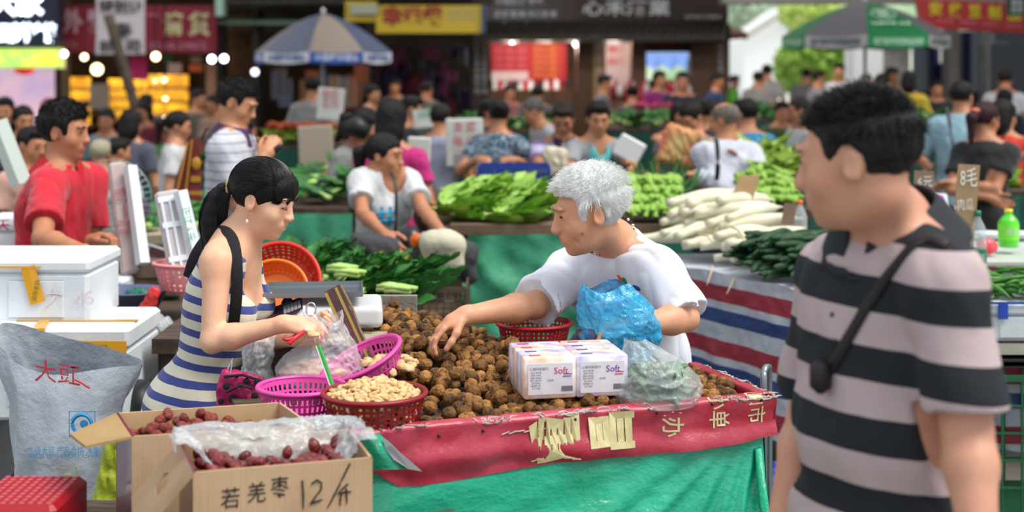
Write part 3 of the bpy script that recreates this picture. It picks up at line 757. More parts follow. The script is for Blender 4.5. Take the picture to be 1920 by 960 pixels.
for (x0, x1, y0, y1, nm) in ((110, 168, 145, 238, 'left'), (203, 275, 148, 225, 'middle'), (278, 352, 140, 245, 'right')):
    sh_ = thing('display_shelf', 'golden lit display shelf full of jars, %s one of three under the crimson sign' % nm, 'shelf', at((x0 + x1) / 2, 300, 24.9)); mb = MB(); pbox(mb, x0, y0, x1, y1, 25.3, .05); mb.build('lit_back', gold, sh_)
    for j in range(4):
        y = y0 + (j + .9) * (y1 - y0) / 4; mb = MB(); pbox(mb, x0, y, x1, y + 4, 24.8, .5); mb.build('shelf_board', wood2, sh_)
        for i in range(int((x1 - x0) / 11)):
            o = MB().lathe([(0, 0), (.03, 0), (.035, .08), (.015, .1), (.018, .13), (0, .13)], at(x0 + 6 + i * 11, y, 25.0), 8).build('jar', goldj, None, True); tag(o, 'golden jar on the %s lit shelf unit, %s board down, %s from left' % (nm, nth(j), nth(i)), 'jar', 'golden jars on the lit shelves')
for i, (x, y, r, e) in enumerate(((120, 101, 7, 14), (158, 107, 7, 12), (292, 106, 9, 12), (397, 111, 8, 14), (420, 110, 8, 14), (182, 130, 13, 8), (308, 150, 5, 9), (310, 185, 5, 7), (310, 221, 5, 7), (291, 152, 4, 6), (376, 173, 5, 6), (478, 135, 8, 5))):
    bb = thing('light_bulb', ['round white bulb left of the crimson sign', 'white bulb under the first character of the crimson sign', 'warm bulb under the middle of the crimson sign', 'left bulb of the pair at the right end of the crimson sign', 'right bulb of the pair at the right end of the crimson sign', 'large glowing white lamp below the white banner', 'small yellow bulb, topmost at the right golden shelf', 'small yellow bulb, middle one at the right golden shelf', 'small yellow bulb, lowest at the right golden shelf', 'faint bulb left of the topmost yellow bulb', 'small white bulb on the patterned pillar', 'white lamp by the left rim of the blue umbrella'][i], 'lamp', at(x, y, 21.5))
    MB().ball(at(x, y, 21.5), (r * 21.5 / F * .8,) * 3, 14, 10).build('bulb', mat('bulb_glow_%d' % e, '#ffe2b0' if i not in (0, 11) else '#f4f4ff', .4, emit=e * .6), bb, True)
    MB().tube([at(x, y - r * .7, 21.5), at(x, -30, 21.5)], .008, 5).build('cord', mat('black_cord', '#141414', .8), bb)
ld = bpy.data.lights.new('shop_glow', 'POINT'); ld.energy = 60; ld.color = (1, .75, .4); ld.shadow_soft_size = .4
lo_ = bpy.data.objects.new('shop_glow', ld); COL.objects.link(lo_); lo_.location = at(230, 130, 24)
o = MB(); pbox(o, 243, 105, 275, 150, 23.6, .04); o = o.build('magenta_notice', mat('magenta_paper', '#b8126e', .6)); tag(o, 'magenta notice hanging beside the slanting pole', 'notice')
o = MB(); pbox(o, 168, 157, 204, 205, 22.6, .04); o = o.build('grey_notice', mat('grey_paper', '#8e8078', .7)); tag(o, 'pale grey notice board in front of the golden shelves', 'notice')
for (x0, y0, x1, y1, c, l_) in ((315, 118, 340, 138, '#b89a90', 'beige paper notice below the crimson sign'), (355, 122, 380, 134, '#c85a20', 'orange label strip below the crimson sign'), (306, 103, 322, 118, '#1f6b4a', 'green tag under the crimson sign'), (357, 104, 378, 118, '#a07858', 'tan tag under the crimson sign')):
    o = MB(); pbox(o, x0, y0, x1, y1, 23.4, .03); o = o.build('notice', mat('n_' + c.strip('#'), c, .7)); tag(o, l_, 'notice')
sbox('wall_patterned', mat('lattice_brown', '#6b4a30', .8, var=('#2a1a10', 30, 3)), 428, 60, 482, 250, 24.6, .1)
sbox('wall_tinsel', mat('tinsel_tan', '#c89a78', .6, var=('#7a4a40', 40, 3)), 386, 118, 404, 200, 23.9, .1)
# opaque sheet with the greenish light of the gap above the left shops painted in
o = MB(); o.grid(lambda u, v: at(-60 + 560 * u, -40 + 52 * v, 29), 2, 2); struct('trim_6', o.build('trim_6', mat('light_gap_colour', '#a9c8b0', .6, var=('#4a6a50', 1.5, 3))))
for (x0, x1, y0, y1) in ((404, 420, -20, 30), ):
    sbox('trim_7', mat('pale_teal_paint', '#9fc4b4', .5), x0, y0, x1, y1, 22.5, .2)
sbox('trim_8', mat('teal_rail', '#5d7f6a', .6), 404, 38, 560, 46, 23.5, .1)
# yellow sign
s3 = thing('shop_sign', 'yellow sign with red characters above the dark clothes shop', 'sign', at(775, 62, 22.0)); mb = MB(); pbox(mb, 647, 2, 706, 40, 22.05, .15); pbox(mb, 705, 10, 903, 62, 22.0, .15); mb.build('panel', mat('sign_yellow', '#b9a010', .5), s3)
mb = MB(); ptext(mb, '幸运袋', 716, 830, 33, 34, 21.98, bold=.04); mb.build('lettering', mat('letter_red', '#8c1c10', .6), s3)
mb = MB(); ptext(mb, '诚招各地代理商', 838, 890, 22, 8, 21.98); ptext(mb, '热线 欢迎加盟', 838, 892, 34, 8, 21.98); pbox(mb, 657, 8, 708, 27, 21.9, .1); mb.build('pale_lettering', mat('letter_grey', '#9aa090', .6), s3)
mb = MB(); pbox(mb, 903, 10, 911, 62, 21.9, .3); mb.build('edge', mat('edge_blue', '#24406a', .6), s3)
# hanging clothes in the dark shop
rc = random.Random(11)
for i in range(46):
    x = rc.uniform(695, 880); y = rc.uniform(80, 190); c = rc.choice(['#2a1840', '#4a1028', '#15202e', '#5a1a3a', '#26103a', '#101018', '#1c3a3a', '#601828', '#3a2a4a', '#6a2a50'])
    mb = MB(); w = rc.uniform(.07, .14); h_ = rc.uniform(.18, .32); z = 24.4 + rc.random() * .8
    mb.grid(lambda u, v: at(x, y, z) + V((u - .5) * w * 2 * (.6 + .4 * min(v * 4, 1)), .03 * math.sin(u * 12), -v * h_), 8, 4); mb.grid(lambda u, v: at(x, y, z + .04) + V((u - .5) * w * 2 * (.6 + .4 * min(v * 4, 1)), .03 * math.sin(u * 12), -v * h_), 8, 4)
    o = mb.build('hanging_garment', mat('garment_' + c.strip('#'), c, .7)); tag(o, 'dark garment hanging in the unlit clothes shop', 'clothes', 'garments hanging in the dark shop')
for i in range(14):
    x = rc.uniform(520, 690); y = rc.uniform(118, 150); c = rc.choice(['#6a4a30', '#7a3a20', '#3a2a24', '#8a6a50', '#24303a', '#4a5060'])
    mb = MB(); mb.grid(lambda u, v: at(x, y, 22.8) + V((u - .5) * .22, .02 * math.sin(u * 12), -v * .45), 6, 4); mb.grid(lambda u, v: at(x, y, 22.83) + V((u - .5) * .22, .02 * math.sin(u * 12), -v * .45), 6, 4)
    o = mb.build('hanging_garment', mat('garment_' + c.strip('#'), c, .7)); tag(o, 'brown or grey garment hanging below the blue umbrella', 'clothes', 'garments hanging behind the blue umbrella')
o = MB(); pbox(o, 600, 140, 690, 260, 24.5, .1); struct('wall_red_cloth', o.build('wall_red_cloth', mat('dull_red', '#5a1418', .8)))
# right: glass shop fronts, red sign
gb = mat('blue_glass', '#131d55', .15, var=('#0a0f28', 1.2), spec=.8)
for i, (x0, x1) in enumerate(((1712, 1782), (1795, 1855), (1856, 1930))): sbox('window_%d' % (i + 1), gb if i != 2 else mat('dark_glass', '#12151f', .12), x0, 58, x1, 172, 23 + .05 * i, .06)
sbox('wall_right_shop', mat('shop_low_wall', '#3c3434', .8), 1700, 172, 1990, 300, 23, .2)
sbox('trim_9', mat('blind_white', '#e6ece8', .6, emit=.5), 1763, 62, 1782, 118, 22.9, .03)
for i, (x, w, c) in enumerate(((1780, 18, '#7a7470'), (1850, 5, '#8a8a88'), (1668, 38, '#a8a29e'))): sbox('trim_%d' % (10 + i), mat('col_' + c.strip('#'), c, .6, var=('#6d6a68', 2)), x, 40, x + w, 300, 22.4, .4)
sbox('trim_13', mat('white_pier', '#e8eaee', .7), 1590, 78, 1600, 240, 30, .3)
sbox('trim_14', mat('grey_eave', '#8c8a86', .6), 1356, -14, 1980, 6, 22.0, .5)
sbox('wall_right_white', mat('white_wall_outside', '#f2f2f4', .8), 1604, 40, 1668, 260, 31, .3)
s4 = thing('shop_sign', 'red tofu shop sign with yellow characters at top right', 'sign', at(1820, 58, 20.5)); mb = MB()
A0, A1, B1, B0 = at(1718, -4, 20.5), at(1960, 10, 20.5), at(1960, 64, 20.5), at(1728, 52, 20.5)
mb.add([A0, A1, B1, B0] + [p + V(0, .15, 0) for p in (A0, A1, B1, B0)], [(3, 2, 1, 0), (4, 5, 6, 7), (0, 1, 5, 4), (2, 3, 7, 6), (1, 2, 6, 5), (3, 0, 4, 7)]); mb.build('panel', mat('sign_red', '#9c0c14', .5), s4)
mb = MB(); [ptext(mb, ch, 1742 + i * 37, 1766 + i * 37, 18 + i * 2.4, 24, 20.48, bold=.03) for i, ch in enumerate('安徽豆制品')]; mb.build('lettering', mat('letter_yellow', '#c8b818', .6), s4)
mb = MB(); [ptext(mb, t, x, x + 30, y, 9, 20.48, bold=.02) for t, x, y in (('专业批发', 1758, 40), ('零售送货', 1800, 43), ('豆腐豆干', 1842, 46), ('电话订货', 1884, 49))]; mb.build('small_lettering', mat('letter_rose', '#c06070', .6), s4)
s5 = thing('hanging_sign', 'dark green hanging sign in the top right corner', 'sign', at(1910, 30, 19)); mb = MB(); pbox(mb, 1891, -10, 1940, 29, 19, .1); mb.build('panel', mat('sign_green', '#123a2c', .6), s5); mb = MB(); ptext(mb, '蔬菜', 1896, 1918, 6, 11, 18.98); ptext(mb, '批发', 1896, 1918, 19, 11, 18.98); mb.build('lettering', white_paint, s5)
fanm = mat('pale_metal', '#b9c4c4', .4, .3)
cf = thing('ceiling_fan', 'small white ceiling fan in front of the dark right shop window', 'fan', at(1862, 70, 21.5)); MB().tube([at(1862, 64, 21.5), at(1862, 78, 21.5)], .02, 8).build('rod', fanm, cf); MB().ball(at(1862, 78, 21.5), (.06, .06, .04)).build('motor', fanm, cf, True)
for k in range(3):
    a = k * 2.1 + .2; R = rotz(math.degrees(a)); MB().box(at(1862, 80, 21.5) + R @ V(.13, 0, 0), (.22, .05, .012), R).build('blade', fanm, cf)
# outdoors
hm_ = mat('hillside_trees', '#8fae84', .9, var=('#d4dcc4', .25, 2))
mb = MB(); mb.grid(lambda u, v: V(5 + 75 * u, 85 + 20 * v, -1 + v * (26 + 6 * math.sin(u * 7)) + noise.noise(V(u * 30, v * 12, 0)) * 1.5), 90, 24); struct('hillside', mb.build('hillside', hm_, None, True))
hs_ = thing('house', 'white gabled house outside the market beyond the aisle', 'building', at(1470, 150, 48)); hs_.location.z = 0; wm = mat('white_render', '#eef0f0', .8)
mb = MB(); p0, p1, p2, p3_ = at(1395, 75, 48), at(1490, 8, 48), at(1560, 55, 48), at(1560, 190, 48); q = V(p0.x, 48, 0); r_ = V(p2.x, 48, 0)
poly = [V(p0.x, 48, 0), V(p2.x, 48, 0), p2, p1, p0]; mb.add(poly + [p + V(0, 5, 0) for p in poly], [(0, 1, 2, 3, 4), (9, 8, 7, 6, 5)] + [(i, (i + 1) % 5 + 0, (i + 1) % 5 + 5, i + 5) for i in range(5)]); mb.build('wall', wm, hs_)
for a, b in ((p0, p1), (p1, p2)):
    MB().tube([a + V(-.1, -.3, .05), b + V(.1, -.3, .05)], .12, 6).build('roof_edge', mat('pale_roof_edge', '#b9b4ae', .8), hs_)
mb = MB(); pbox(mb, 1470, 26, 1510, 38, 47.9, .1); pbox(mb, 1478, 44, 1494, 60, 47.9, .1); mb.build('window', mat('pale_window', '#9aa09e', .5), hs_)
rr = thing('tiled_roof', 'orange tiled roof corner at the right end of the brown shop', 'roof', at(1380, 70, 27)); 
for i in range(6): MB().tube([at(1352 + i * 7, 50 + i * 2, 27.5), at(1368 + i * 6, 70 - i * .5, 26.6)], .06, 6).build('roof_tile', mat('orange_tile', '#a85a38', .7), rr)
def tree(label, x, y0, y1, d, r, n, cols, seed):
    t = thing('tree', label, 'tree', V(at(x, 0, d).x, d, 0)); rt = random.Random(seed); zt = at(x, y0, d).z; zb = at(x, y1, d).z
    MB().tube([V(t.location.x, d, 0), V(t.location.x + .1, d, (zt + zb) / 2), V(t.location.x, d, zt - .4)], [.14, .1, .03], 8).build('trunk', mat('bark', '#5a4a38', .9), t)
    mb = MB()
    for i in range(n):
        v = V(rt.gauss(0, 1), rt.gauss(0, 1), rt.gauss(0, 1)).normalized() * (rt.random() ** .4); c = V(t.location.x + v.x * r, d + v.y * r, (zt + zb) / 2 + v.z * (zt - zb) / 2)
        R = Euler((rt.uniform(0, 6), rt.uniform(0, 6), rt.uniform(0, 6))).to_matrix(); L_ = rt.uniform(.09, .17)
        mb.add([c + R @ V(0, -L_, 0), c + R @ V(L_ * .45, 0, .02), c + R @ V(0, L_, 0), c + R @ V(-L_ * .45, 0, .02)], [(0, 1, 2, 3)])
    o = mb.build('foliage', mat('foliage_' + cols[0].strip('#'), cols[0], .7, isl=(cols[1], 1.0)), t); o['kind'] = 'stuff'
tree('bright green bushy tree under the green umbrella', 1545, 60, 190, 33, 1.15, 5200, ('#6d9a28', '#b9d86a'), 1)
tree('pale yellow-green tree top beside the white house', 1520, -10, 60, 40, .9, 2500, ('#b4cc50', '#dcec98'), 2)
tree('hazy green tree behind the red tiled roof corner', 1405, -30, 60, 55, 1.6, 4200, ('#a9c4a0', '#d8e4d0'), 3)
tree('leafy tree above the yellow sign', 830, -28, 6, 30, 1.9, 3500, ('#7fa850', '#c4dc98'), 4)
# umbrellas
def umbrella(label, cx, d, ya, yr, R_, cols, rot, vcols, txt, tcols, emblem=None):
    t = thing('market_umbrella', label, 'umbrella', V(at(cx, 0, d).x, d, 0)); ap = at(cx, ya, d); zr = at(cx, yr, d).z; O = V(ap.x, d, 0); n = 8
    MB().tube([O, V(ap.x, d, ap.z + .03)], .022, 8).build('pole', mat('umbrella_pole', '#8a97a8', .4, .5), t)
    MB().ball(ap + V(0, 0, .04), (.03, .03, .04), 10, 8).build('finial', mat('finial', '#c8c8c8', .5), t, True)
    for k in range(n):
        a0 = rot + k * 2 * PI / n; a1 = a0 + 2 * PI / n
        def S(u, v):
            r = R_ * v; P0 = V(math.cos(a0), math.sin(a0), 0) * r; P1 = V(math.cos(a1), math.sin(a1), 0) * r; p = P0.lerp(P1, u)
            z = ap.z - (ap.z - zr) * (v ** 1.55) - .05 * math.sin(PI * u) * v * .6
            return V(O.x + p.x, O.y + p.y, z)
        col = cols[k % len(cols)]
        mb = MB(); mb.grid(S, 8, 10); mb.build('canopy_panel', mat('canopy_' + col.strip('#'), col, .7), t, True)
        def W(u, v):
            p = S(u, 1.0); return p + V(0, 0, -.13 * v)
        vc = vcols[k % len(vcols)]; mb = MB(); mb.grid(W, 6, 2); va = mb.build('valance', mat('valance_' + vc.strip('#'), vc, .7), t)
        m0, m1 = S(0, 1), S(1, 1); mid = (m0 + m1) / 2; rt = (m1 - m0).normalized(); 
        if (mid - O).y < 0:
            out = V(mid.x - O.x, mid.y - O.y, 0).normalized(); mb = MB(); text_on(mb, txt, .085, mid + out * .01 + V(0, 0, -.085), right=rt, bold=.002, fit=(m1 - m0).length * .8); mb.build('lettering', mat('vt_' + tcols[k % len(tcols)].strip('#'), tcols[k % len(tcols)], .6), t)
        MB().tube([ap, S(0, .5) - V(0, 0, .012), S(0, 1) - V(0, 0, .012)], .008, 5).build('rib', mat('rib_metal', '#777c80', .5, .5), t)
        if emblem and k == emblem[0]:
            c = S(.5, .55); nn = (S(.5, .5) - S(.5, .6)).normalized(); rr_ = rt; n_ = rr_.cross(nn); mb = MB()
            text_on(mb, '豆', .16, c + n_ * .02, rr_, nn, bold=.004); mb.tube([c + n_ * .02 + rr_ * math.cos(q * PI / 3) * .16 + nn * math.sin(q * PI / 3) * .12 for q in range(6)], .008, 4, closed=True)
            text_on(mb, emblem[1], .07, S(.5, .78) + n_ * .03, rr_, nn, fit=.5, bold=.002); mb.build('emblem', mat('emblem_pale', '#b8d8c4', .6), t)
umbrella('green and grey market umbrella with white lettering on its valance', 1622, 17, 4, 68, .98, ['#0c6a3c', '#5f5e68'], -PI / 2 - .22, ['#0d7a44', '#a49ea8'], '安徽老字号豆制品连锁', ['#a8d0b8', '#2a5a48'], (0, '全国连锁 品质'))
umbrella('faded blue and grey market umbrella with white and blue valance', 606, 19, 26, 98, .92, ['#8a8078', '#4a5570', '#77727a', '#535c74'], -PI / 2 - .06, ['#2a56b0', '#c9ccd8'], '中国移动通信', ['#c8d4f0', '#31549a'])
# ------------------------------------------------------------------ the three people in front
# woman cracking walnuts
dress = mat('striped_jersey', stripes=((.2, 0, .98), [(0, '#39458c'), (.43, '#d9d3c2')], .0492, .012, .0012), rough=.85, bump=(400, .15), sheen=.2)
A = person('woman with black ponytail and fringe in navy and cream striped sleeveless dress cracking walnuts', 500, 292, 4.15, yaw=80, twist=-8, hyaw=78, hpitch=17, skirt=True, sex='f', Ht=1.60,
    hair='fringe', hcol='#08070a', hcol2='#131116', skin='#ecc0a0', vox=.005, sleeve=0, hem=.46, neckcut='tank', top_mat=dress, loose=.007, fold=.0014, foldf=(14, 14, 7), bottom=None,
    J=dict(stand=at(345, 900, 4.27), neck=at(440, 462, 4.17), pelvis=at(372, 742, 4.25), head=at(494, 374, 4.15), shR=at(408, 492, 4.01), elR=at(398, 640, 3.96), wrR=at(535, 607, 3.93),
           shL=at(455, 495, 4.33), elL=at(470, 640, 4.3), wrL=at(556, 634, 4.03)),
    hairfold=.0007, eyes=False,
    hspec=(dict(dir=V(.8, -.15, .12), palm=V(-.1, -.3, .9), curl=(.95, .9, .8, .8), spread=.05, sgn=-1, thumb=.9, size=.95), dict(dir=V(.9, .12, -.1), palm=V(.05, .45, -.9), curl=(.75, .8, .85, .9), spread=.08, sgn=1, thumb=.9, size=.95)))
rs = random.Random(3)
def ell_pt(v, k=1.0):
    v = v.normalized(); return V(v.x * .086 * k, .016 + v.y * .101 * k, .036 + v.z * .089 * k)
def path_back(i):
    # from the hairline over the skull to the tie
    sx = rs.choice((-1, 1)); t = rs.random()
    st = V(sx * (.15 + .85 * t) , -.75 * (1 - t) + .15, .75 - .85 * t) + V(rs.uniform(-.1, .1), rs.uniform(-.2, .3), rs.uniform(-.1, .1))
    st.normalize(); en = V(rs.uniform(-.12, .12), 1, rs.uniform(-.38, -.2)).normalized()
    k = 1.0 + rs.random() * .025
    out = [ell_pt(st.slerp(en, q / 9) if True else st, k + (.012 if 2 < q < 8 else 0)) for q in range(10)]
    return [tuple(p) for p in out]
def path_fringe(i):
    x = rs.uniform(-1, 1); st = V(x * .35, -.25 + rs.uniform(-.1, .2), 1).normalized(); en = V(x * .80, -1.0 + .3 * abs(x), -.24 + rs.uniform(-.09, .05)).normalized()
    k = 1.0 + rs.random() * .05
    return [tuple(ell_pt(st.slerp(en, q / 7), k + .02 * math.sin(q / 7 * 3))) for q in range(8)]
sh_m = mat('hair_strands', '#0a090c', .33, spec=.4)
scalp_strands(A, 'hair_strands', sh_m, 1500, path_back)
scalp_strands(A, 'fringe', sh_m, 1300, path_fringe, .0010)
bk = -(A['Rh'] @ V(0, -1, 0)); bk.z = 0; bk.normalize(); TIEP = A['hp'](0, .112, .004); sdv = bk.cross(V(0, 0, 1))
def pony_c(t): return TIEP + bk * (.004 + .062 * math.sin(min(t * 3.2, 1.9)) - .018 * t) + V(0, 0, .012 * math.sin(min(t * 9, PI)) - .285 * t ** 1.25)
def pony_w(t): return .013 + .036 * math.sin(min(t * 3.0, 2.75)) * (1 - .35 * t)
mb = MB()
for i in range(1500):
    a = rs.uniform(0, 2 * PI); r = math.sqrt(rs.random()); x, y = r * math.cos(a), r * math.sin(a); e = rs.uniform(.82, 1.08); ph = rs.uniform(-.004, .004); pts = []
    for q in range(9):
        t = q / 8 * e; w = pony_w(t); pts.append(pony_c(t) + bk * (x * w + ph * t) + sdv * (y * w * .75) + V(0, 0, x * w * .3))
    mb.tube(pts, [.0013 * (1 - .6 * q / 8) for q in range(9)], 3, cap=False)
o = mb.build('ponytail', sh_m, A['root'], True); o['kind'] = 'stuff'
pf = Field(TIEP - V(.2, .15, .34), TIEP + V(.15, .15, .1), .006)
for q in range(8): t0, t1 = q / 9, (q + 1) / 9; pf.cone(pony_c(t0), pony_c(t1), pony_w(t0) * .8, pony_w(t1) * .8, k=.01)
pf.build('ponytail_core', hair_mat('#08070a', '#131116'), A['root'])
MB().tube([TIEP + sdv * math.cos(a) * .0175 + V(0, 0, math.sin(a) * .0185) + bk * .006 for a in [i * PI / 8 for i in range(16)]], .0035, 6, closed=True).build('hair_tie', mat('hair_tie_tan', '#d8bc70'), A['root'], True)
for sx in (-1, 1):
    e = MB().tube([A['hp'](sx * .083, .004, -.034), A['hp'](sx * .084, .002, -.052)], .0008, 6).build('earring', mat('gold', '#c8a050', .3, 1), A['root'])
    MB().ball(A['hp'](sx * .084, .001, -.061), (.0045, .0045, .0062), 12, 8).build('pearl', mat('pearl', '#ece6da', .15, coat=.5), e, True)
    MB().tube([A['hp'](sx * .017, -.084, .003), A['hp'](sx * .031, -.0915, -.0015), A['hp'](sx * .047, -.079, .003)], .0014, 5).build('eyelashes', IRIS, A['root'])
# her black bag strap, purse
bl = mat('black_webbing', '#16171b', .8, bump=(500, .4, (1, 1, 4)))
sp = [at(348, 500, 4.4), at(372, 462, 4.28), at(408, 434, 4.14), at(432, 448, 4.02), at(440, 500, 3.98), at(440, 560, 4.0), at(436, 604, 4.04)]
TA = surface(child(A, 'body')); TD = surface(child(A, 'dress'))
sp = [at(352, 520, 4.42), at(366, 478, 4.34), at(392, 442, 4.22), at(418, 433, 4.10), at(437, 452, 4.03), at(444, 500, 3.99), at(443, 560, 4.0), at(438, 606, 4.04)]
MB().tube(smooth_path(sp, 30), .0165, 8, flat=.14, up=V(.1, -1, .25)).build('shoulder_strap', bl, A['root'], True)
pur = thing('purse', 'small magenta purse with black dots hanging at the striped dress', 'purse', at(455, 750, 3.9))
pk = mat('dotted_satin', '#b01560', .5, bump=(30, .4))
g_ = Field(at(455, 720, 3.9) - V(.12, .1, .1), at(455, 720, 3.9) + V(.12, .1, .12), .005)
g_.rbox(at(452, 722, 3.92), (.062, .022, .036), Matrix.Rotation(.25, 3, 'Y'), r=.02); g_.cone(at(418, 760, 3.92), at(470, 762, 3.92), .02, .02, k=.04); g_.folds(.003, (40, 40, 30))
bag_o = g_.build('pouch', pk, pur)
zb = MB(); zb.tube([at(420, 706, 3.895), at(455, 703, 3.885), at(492, 715, 3.9)], .004, 6); zb.tube([at(425, 735, 3.885), at(452, 722, 3.88), at(474, 728, 3.885)], .008, 6, flat=.5); zb.build('zip', bl, pur)
for (x, y, r) in ((424, 724, 7), (436, 748, 8), (462, 714, 6), (484, 716, 7), (478, 742, 7), (414, 752, 6), (452, 752, 6), (444, 705, 4)):
    MB().ball(at(x, y, 3.892), (r / 700, .006, r / 680), 12, 6).build('dot', bl, pur)
MB().tube(smooth_path([at(436, 672, 3.93), at(428, 690, 3.92), at(424, 708, 3.9), at(432, 700, 3.9), at(436, 672, 3.93)], 16), .0018, 6).build('chain', mat('chrome', '#c8c8c8', .2, 1), pur)

# old man reaching over the heap
tee = mat('white_tee', '#e2e4ee', .85, var=('#d9dcea', 6), bump=(300, .1), sheen=.2)
Bm = person('old man with white hair in white t-shirt reaching over the walnut heap', 1105, 305, 4.2, yaw=-38, hyaw=-80, hpitch=12, hroll=0, sex='m', Ht=1.64, fat=1.06, headscale=1.07,
    hair='crop', hcol='#e9ebe8', hcol2='#b4b8ba', hvol=1.4, skin='#dba684', vox=.005, sleeve=.92, hem=.10, top_mat=tee, loose=.022, fold=.0035, foldf=(11, 11, 6), foldb=(.005, (7, 7, 4), 1.7), wr_=1, bottom='#4a4e58', nose=1.1, chub=1.04,
    J=dict(head=at(1103, 398, 4.16), neck=at(1152, 456, 4.32), pelvis=at(1222, 742, 4.52), shR=at(1070, 506, 4.47), elR=at(1004, 572, 4.24), wrR=at(872, 592, 4.08),
           shL=at(1242, 512, 4.2), elL=at(1285, 596, 4.12), wrL=at(1190, 610, 3.98)),
    hspec=(dict(dir=V(-.9, -.2, .1), palm=V(-.2, .1, -.9), curl=.8, sgn=-1), dict(dir=V(-.85, -.25, -.42), palm=V(-.25, -.15, -.9), curl=(.55, .62, .7, .75), spread=.15, sgn=1, thumb=.9, size=1.0)))
wh = mat('white_hair_strands', '#f0f2f2', .35, rough_ if False else 0) if False else mat('white_hair_strands', '#eef0ef', .4)
def path_white(i):
    while True:
        v = V(rs.gauss(0, 1), rs.gauss(0, 1), rs.gauss(0, 1)).normalized()
        if v.z > -.45 and not (v.y < -.45 and v.z < .42) and not (abs(v.x) > .75 and v.z < -.05 and v.y < .3): break
    p = V(v.x * .079, .016 + v.y * .095, .034 + v.z * .083)
    t = V(v.x * .3, v.y * .4 - .15, .55) if v.z > .2 else V(v.x * .2, .5 * (1 if v.y > -.2 else -.3), -.6)
    t = t + V(rs.gauss(0, .28), rs.gauss(0, .28), rs.gauss(0, .2)); dr = (v * .8 + t * (1.0 if v.z > .2 else 1.3)).normalized()
    L_ = rs.uniform(.024, .046) if v.z > .1 else rs.uniform(.012, .024)
    q = p + dr * L_ * .5; r = q + (dr * .75 + V(0, -.25 if v.y < 0 else .2, -.35)) * L_ * .5
    return [tuple(p), tuple(q), tuple(r)]
scalp_strands(Bm, 'hair_strands', wh, 5200, path_white, .00085)
# crease lines and necklace
nk = Bm['neck']
for i in range(26):
    a = i / 26 * 2 * PI
    p = nk + Bm['l'] * math.cos(a) * .072 + Bm['ff'] * (math.sin(a) * .078 + .012) + Bm['u'] * (.034 - .018 * math.sin(a))
    MB().ball(p, .0048, 8, 6).build('necklace_bead', mat('bead_white', '#ddd8cc', .3) if i % 2 else mat('bead_black', '#141414', .3), Bm['root'], True)
TB = surface(child(Bm, 'shirt'))
def decal(name, tree, px, py, rx, ry, m, parent, rot=0, th=.0016):
    p, n_ = hit(tree, px, py, .0)
    if p is None: return
    R = frame(n_); return MB().ball(p, (rx, ry, th), 16, 6, R @ Matrix.Rotation(rot, 3, 'Z')).build(name, m, parent, True)
lo1, lo2, lo3 = mat('logo_orange', '#e8602a', .6), mat('logo_green', '#1f8a4a', .6), mat('logo_navy', '#1c4a9c', .6)
decal('logo_orange_leaf', TB, 1160, 524, .020, .015, lo1, Bm['root'], .3); decal('logo_green_leaf', TB, 1171, 527, .010, .012, lo2, Bm['root'], .3, .0024); decal('logo_white_swirl', TB, 1159, 524, .006, .014, mat('white_tee'), Bm['root'], .5, .003); decal('logo_navy_bar', TB, 1194, 540, .017, .007, lo3, Bm['root'], -.3)
# passing man
stripeC = mat('striped_polo', stripes=((.05, 0, 1), [(0, '#1b2027'), (.5, '#b9a6a8')], .1235, .0, .002), rough=.9, bump=(200, .2))
Cm = person('man passing in front in black and pinkish-grey striped polo with dark shoulder strap', 1610, 158, 2.5, yaw=-50, hyaw=-118, hpitch=8, strands=5000, headscale=1.03, neckw=1.15, cw=1.12, ct=.36, sex='m', Ht=1.70, fat=1.12, lean=4,
    hair='crop', hcol='#141417', hcol2='#26262a', hvol=.9, skin='#d4a086', vox=.008, sleeve=.86, hem=.2, top_mat=stripeC, loose=.018, fold=.0025, foldf=(12, 12, 7), foldb=(.005, (7, 7, 5), .6), collar='#1d232b', bottom='#23252c', chub=1.05,
    J=dict(head=at(1606, 302, 2.5), neck=at(1672, 432, 2.6), pelvis=at(1668, 985, 2.62), shR=at(1560, 520, 2.76), shL=at(1784, 528, 2.42), elL=at(1812, 800, 2.40), wrL=at(1840, 1055, 2.3)))
st_m = mat('dark_leather_strap', '#1e1316', .6)
TC = surface(child(Cm, 'shirt'))
drape('shoulder_strap', TC, [(1776, 462), (1745, 448), (1712, 462), (1672, 510), (1635, 560), (1600, 620), (1572, 668), (1548, 712)], .011, .004, st_m, Cm['root'], 40)
p_, n__ = hit(TC, 1552, 705, .02)
if p_ is not None: MB().box(p_, (.035, .04, .06), rotz(-40), bev=.012).build('strap_pouch', st_m, Cm['root'], True)
pb_, nb_ = hit(TC, 1590, 600, .0)
decal('button', TC, 1560, 590, .005, .005, mat('dark_button', '#101014', .3), Cm['root']); decal('button', TC, 1566, 640, .005, .005, mat('dark_button'), Cm['root'])
# ------------------------------------------------------------------ walnut stall
FL = V(-.37, 3.43, 0); UA = V(.941, .337, 0).normalized(); VB = V(-.337, .941, 0).normalized(); TZ = .85
def T(u, v, z=0): return FL + UA * u + VB * v + V(0, 0, TZ + z)
stall = thing('market_stall', 'walnut stall with green tarp skirt and torn red banner edging', 'stall', (T(.5, .3).x, T(.5, .3).y, 0))
oldwood = mat('dark_weathered_wood', '#3b2c24', .75, var=('#5f4c3f', 9, 2, (1, 6, 1)), bump=(20, .5, (1, 8, 1)))
poly = [(-.12, .0), (1.126, 0), (1.126, .44), (.80, .50), (.74, .85), (.6, 1.13), (-.05, 1.13), (-.22, .6), (-.22, .2), (-.12, .19)]
mb = MB(); top = [T(u, v) for u, v in poly]; n = len(top); mb.add(top + [p - V(0, 0, .035) for p in top], [tuple(range(n)), tuple(range(2 * n - 1, n - 1, -1))] + [(i, i + n, (i + 1) % n + n, (i + 1) % n) for i in range(n)]); mb.build('tabletop', oldwood, stall)
